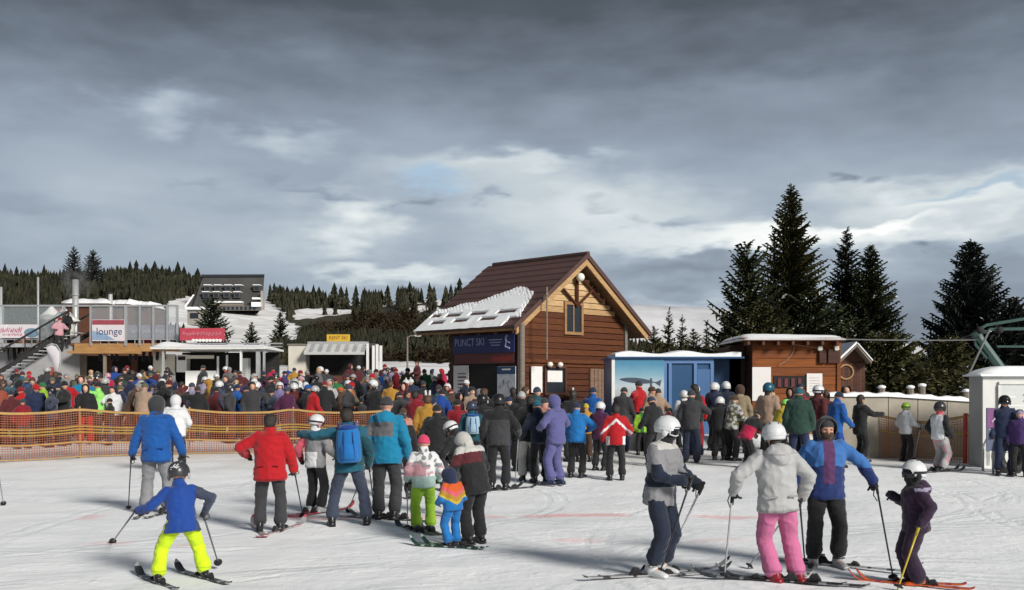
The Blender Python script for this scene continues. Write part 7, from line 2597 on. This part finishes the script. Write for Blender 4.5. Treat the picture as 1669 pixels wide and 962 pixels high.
# the rest, spread over the ground between the net and the stalls
JC = ['black'] * 13 + ['charcoal'] * 8 + ['navy'] * 7 + ['ink'] * 7 + ['maroon'] * 4 + ['slate'] * 3 + ['petrol'] * 2 + ['midgrey'] * 3 + ['brown'] * 3 + ['darkred'] * 3 + ['red'] * 2 + ['royal'] * 2 + ['blue'] * 2 + ['aubergine'] * 2 + ['olive'] * 2 + ['crimson', 'white', 'palegrey', 'lavender', 'teal', 'darkgreen', 'green', 'mustard', 'turquoise', 'salmon', 'tan', 'lime', 'purple']
HATS = [('beanie', c) for c in ('black', 'black', 'charcoal', 'navy', 'grey', 'darkred', 'white', 'navy', 'brown', 'maroon', 'olive', 'charcoal', 'slate')] + [('helmet', 'white', 'black'), ('helmet', 'black', 'grey'), ('helmet', 'white', 'grey'), ('helmet', 'charcoal', 'white'), ('helmet', 'palegrey', 'black'), ('hair', 'dark'), ('hair', 'brown'), ('hair', 'blond'), ('long_hair', 'dark'), ('long_hair', 'brown'), ('hood', 'black'), ('hood', 'navy'), ('hood', 'maroon'), ('hood', 'grey'), ('pompom', 'white', 'white'), ('pompom', 'red', 'white')]
tries = 0
target = 222
while len(CROWD) < target and tries < 6000:
    tries += 1
    d = 30.0 + 18.2 * rcw.random() ** 1.35
    px = rcw.uniform(-25, 760)
    if px > 640 and d < 36 and rcw.random() < .5: continue
    if px < 130 and d > 47: continue
    x = (px - CX) * d / F
    if any((x - a) ** 2 + (d - b) ** 2 < .58 ** 2 for a, b in CROWD): continue
    crowd_person(px, d, rcw.choice(JC), rcw.choice(HATS), rcw.choice(['black', 'black', 'charcoal', 'navy', 'ink', 'slate', 'brown']))
# visitors pressed together before the ticket cabin, the booth and the shed
def zone2(px): return 'before price list' if px < 790 else ('before ticket cabin' if px < 900 else ('before photo panel' if px < 1090 else ('before blue booth' if px < 1210 else 'before brown shed')))
base_zone = zone
def zone(px): return zone2(px)
def row(d): return 'queue front' if d < 27.5 else 'queue rear'
PLACED = [(o.location.x, o.location.y) for o in bpy.data.objects if o.get('category') == 'person']
n0 = len(CROWD); tries2 = 0
while len(CROWD) < n0 + 34 and tries2 < 3000:
    tries2 += 1
    px = rcw.choice([rcw.uniform(650, 930), rcw.uniform(1010, 1390)])
    d = rcw.uniform(24.5, 30.0)
    x = (px - CX) * d / F
    if any((x - a) ** 2 + (d - b) ** 2 < .6 ** 2 for a, b in CROWD + PLACED): continue
    if 560 < px < 860 and d > 30: continue
    crowd_person(px, d, rcw.choice(JC), rcw.choice(HATS), rcw.choice(['black', 'black', 'charcoal', 'navy', 'ink', 'slate']), yaw=rcw.choice([rcw.uniform(-60, 60), rcw.uniform(0, 360)]))
for o in bpy.data.objects:
    if o.get('category') == 'person' and 'queue' in o.get('label', '') and o.get('group') == 'crowd behind the safety net': o['group'] = 'visitors queueing before the huts'
print('crowd', len(CROWD), 'tries', tries)
# a few guests up on the terrace
GUEST = 0
for px, dep, jc, hat, lab in ((20, 1.0, 'maroon', ('beanie', 'white'), 'guest in maroon with white hat behind the white banner'), (36, 1.4, 'salmon', ('hair', 'dark'), 'guest in salmon pink by the red pillar'), (70, .9, 'grey', ('beanie', 'charcoal'), 'guest in grey between the red pillar and the white parasol'), (109, -.2, 'black', ('hair', 'dark'), 'guest in black at the head of the stairs'), (96, -.9, 'palepink', ('beanie', 'darkred'), 'guest in pale pink coming down the stairs'), (168, 1.0, 'tan', ('helmet', 'white', 'grey'), 'guest in tan with white helmet behind the lounge banner'), (187, 1.2, 'palegrey', ('long_hair', 'blond'), 'guest in pale grey with fair hair behind the lounge banner'), (217, 1.0, 'charcoal', ('beanie', 'grey'), 'guest in charcoal behind the first narrow glass panel'), (239, 1.4, 'darkred', ('hair', 'brown'), 'guest in dark red behind the second narrow glass panel'), (262, 1.0, 'slate', ('beanie', 'black'), 'guest in slate behind the third narrow glass panel')):
    if crowd_person(px, TD + dep, jc, hat, 'black', rcw.uniform(140, 230), 1.72, own=lab):
        p_ = [o for o in bpy.data.objects if o.get('label') == lab][0]
        p_.location.z = TG + zd - (.35 if px == 96 else (1.35 if 0 else 0)) - (.75 if px not in (96, 109) else 0)
        p_['group'] = 'guests on the terrace'
print('script built in %.1f s' % (time.time() - T0), len(bpy.data.objects), 'objects')
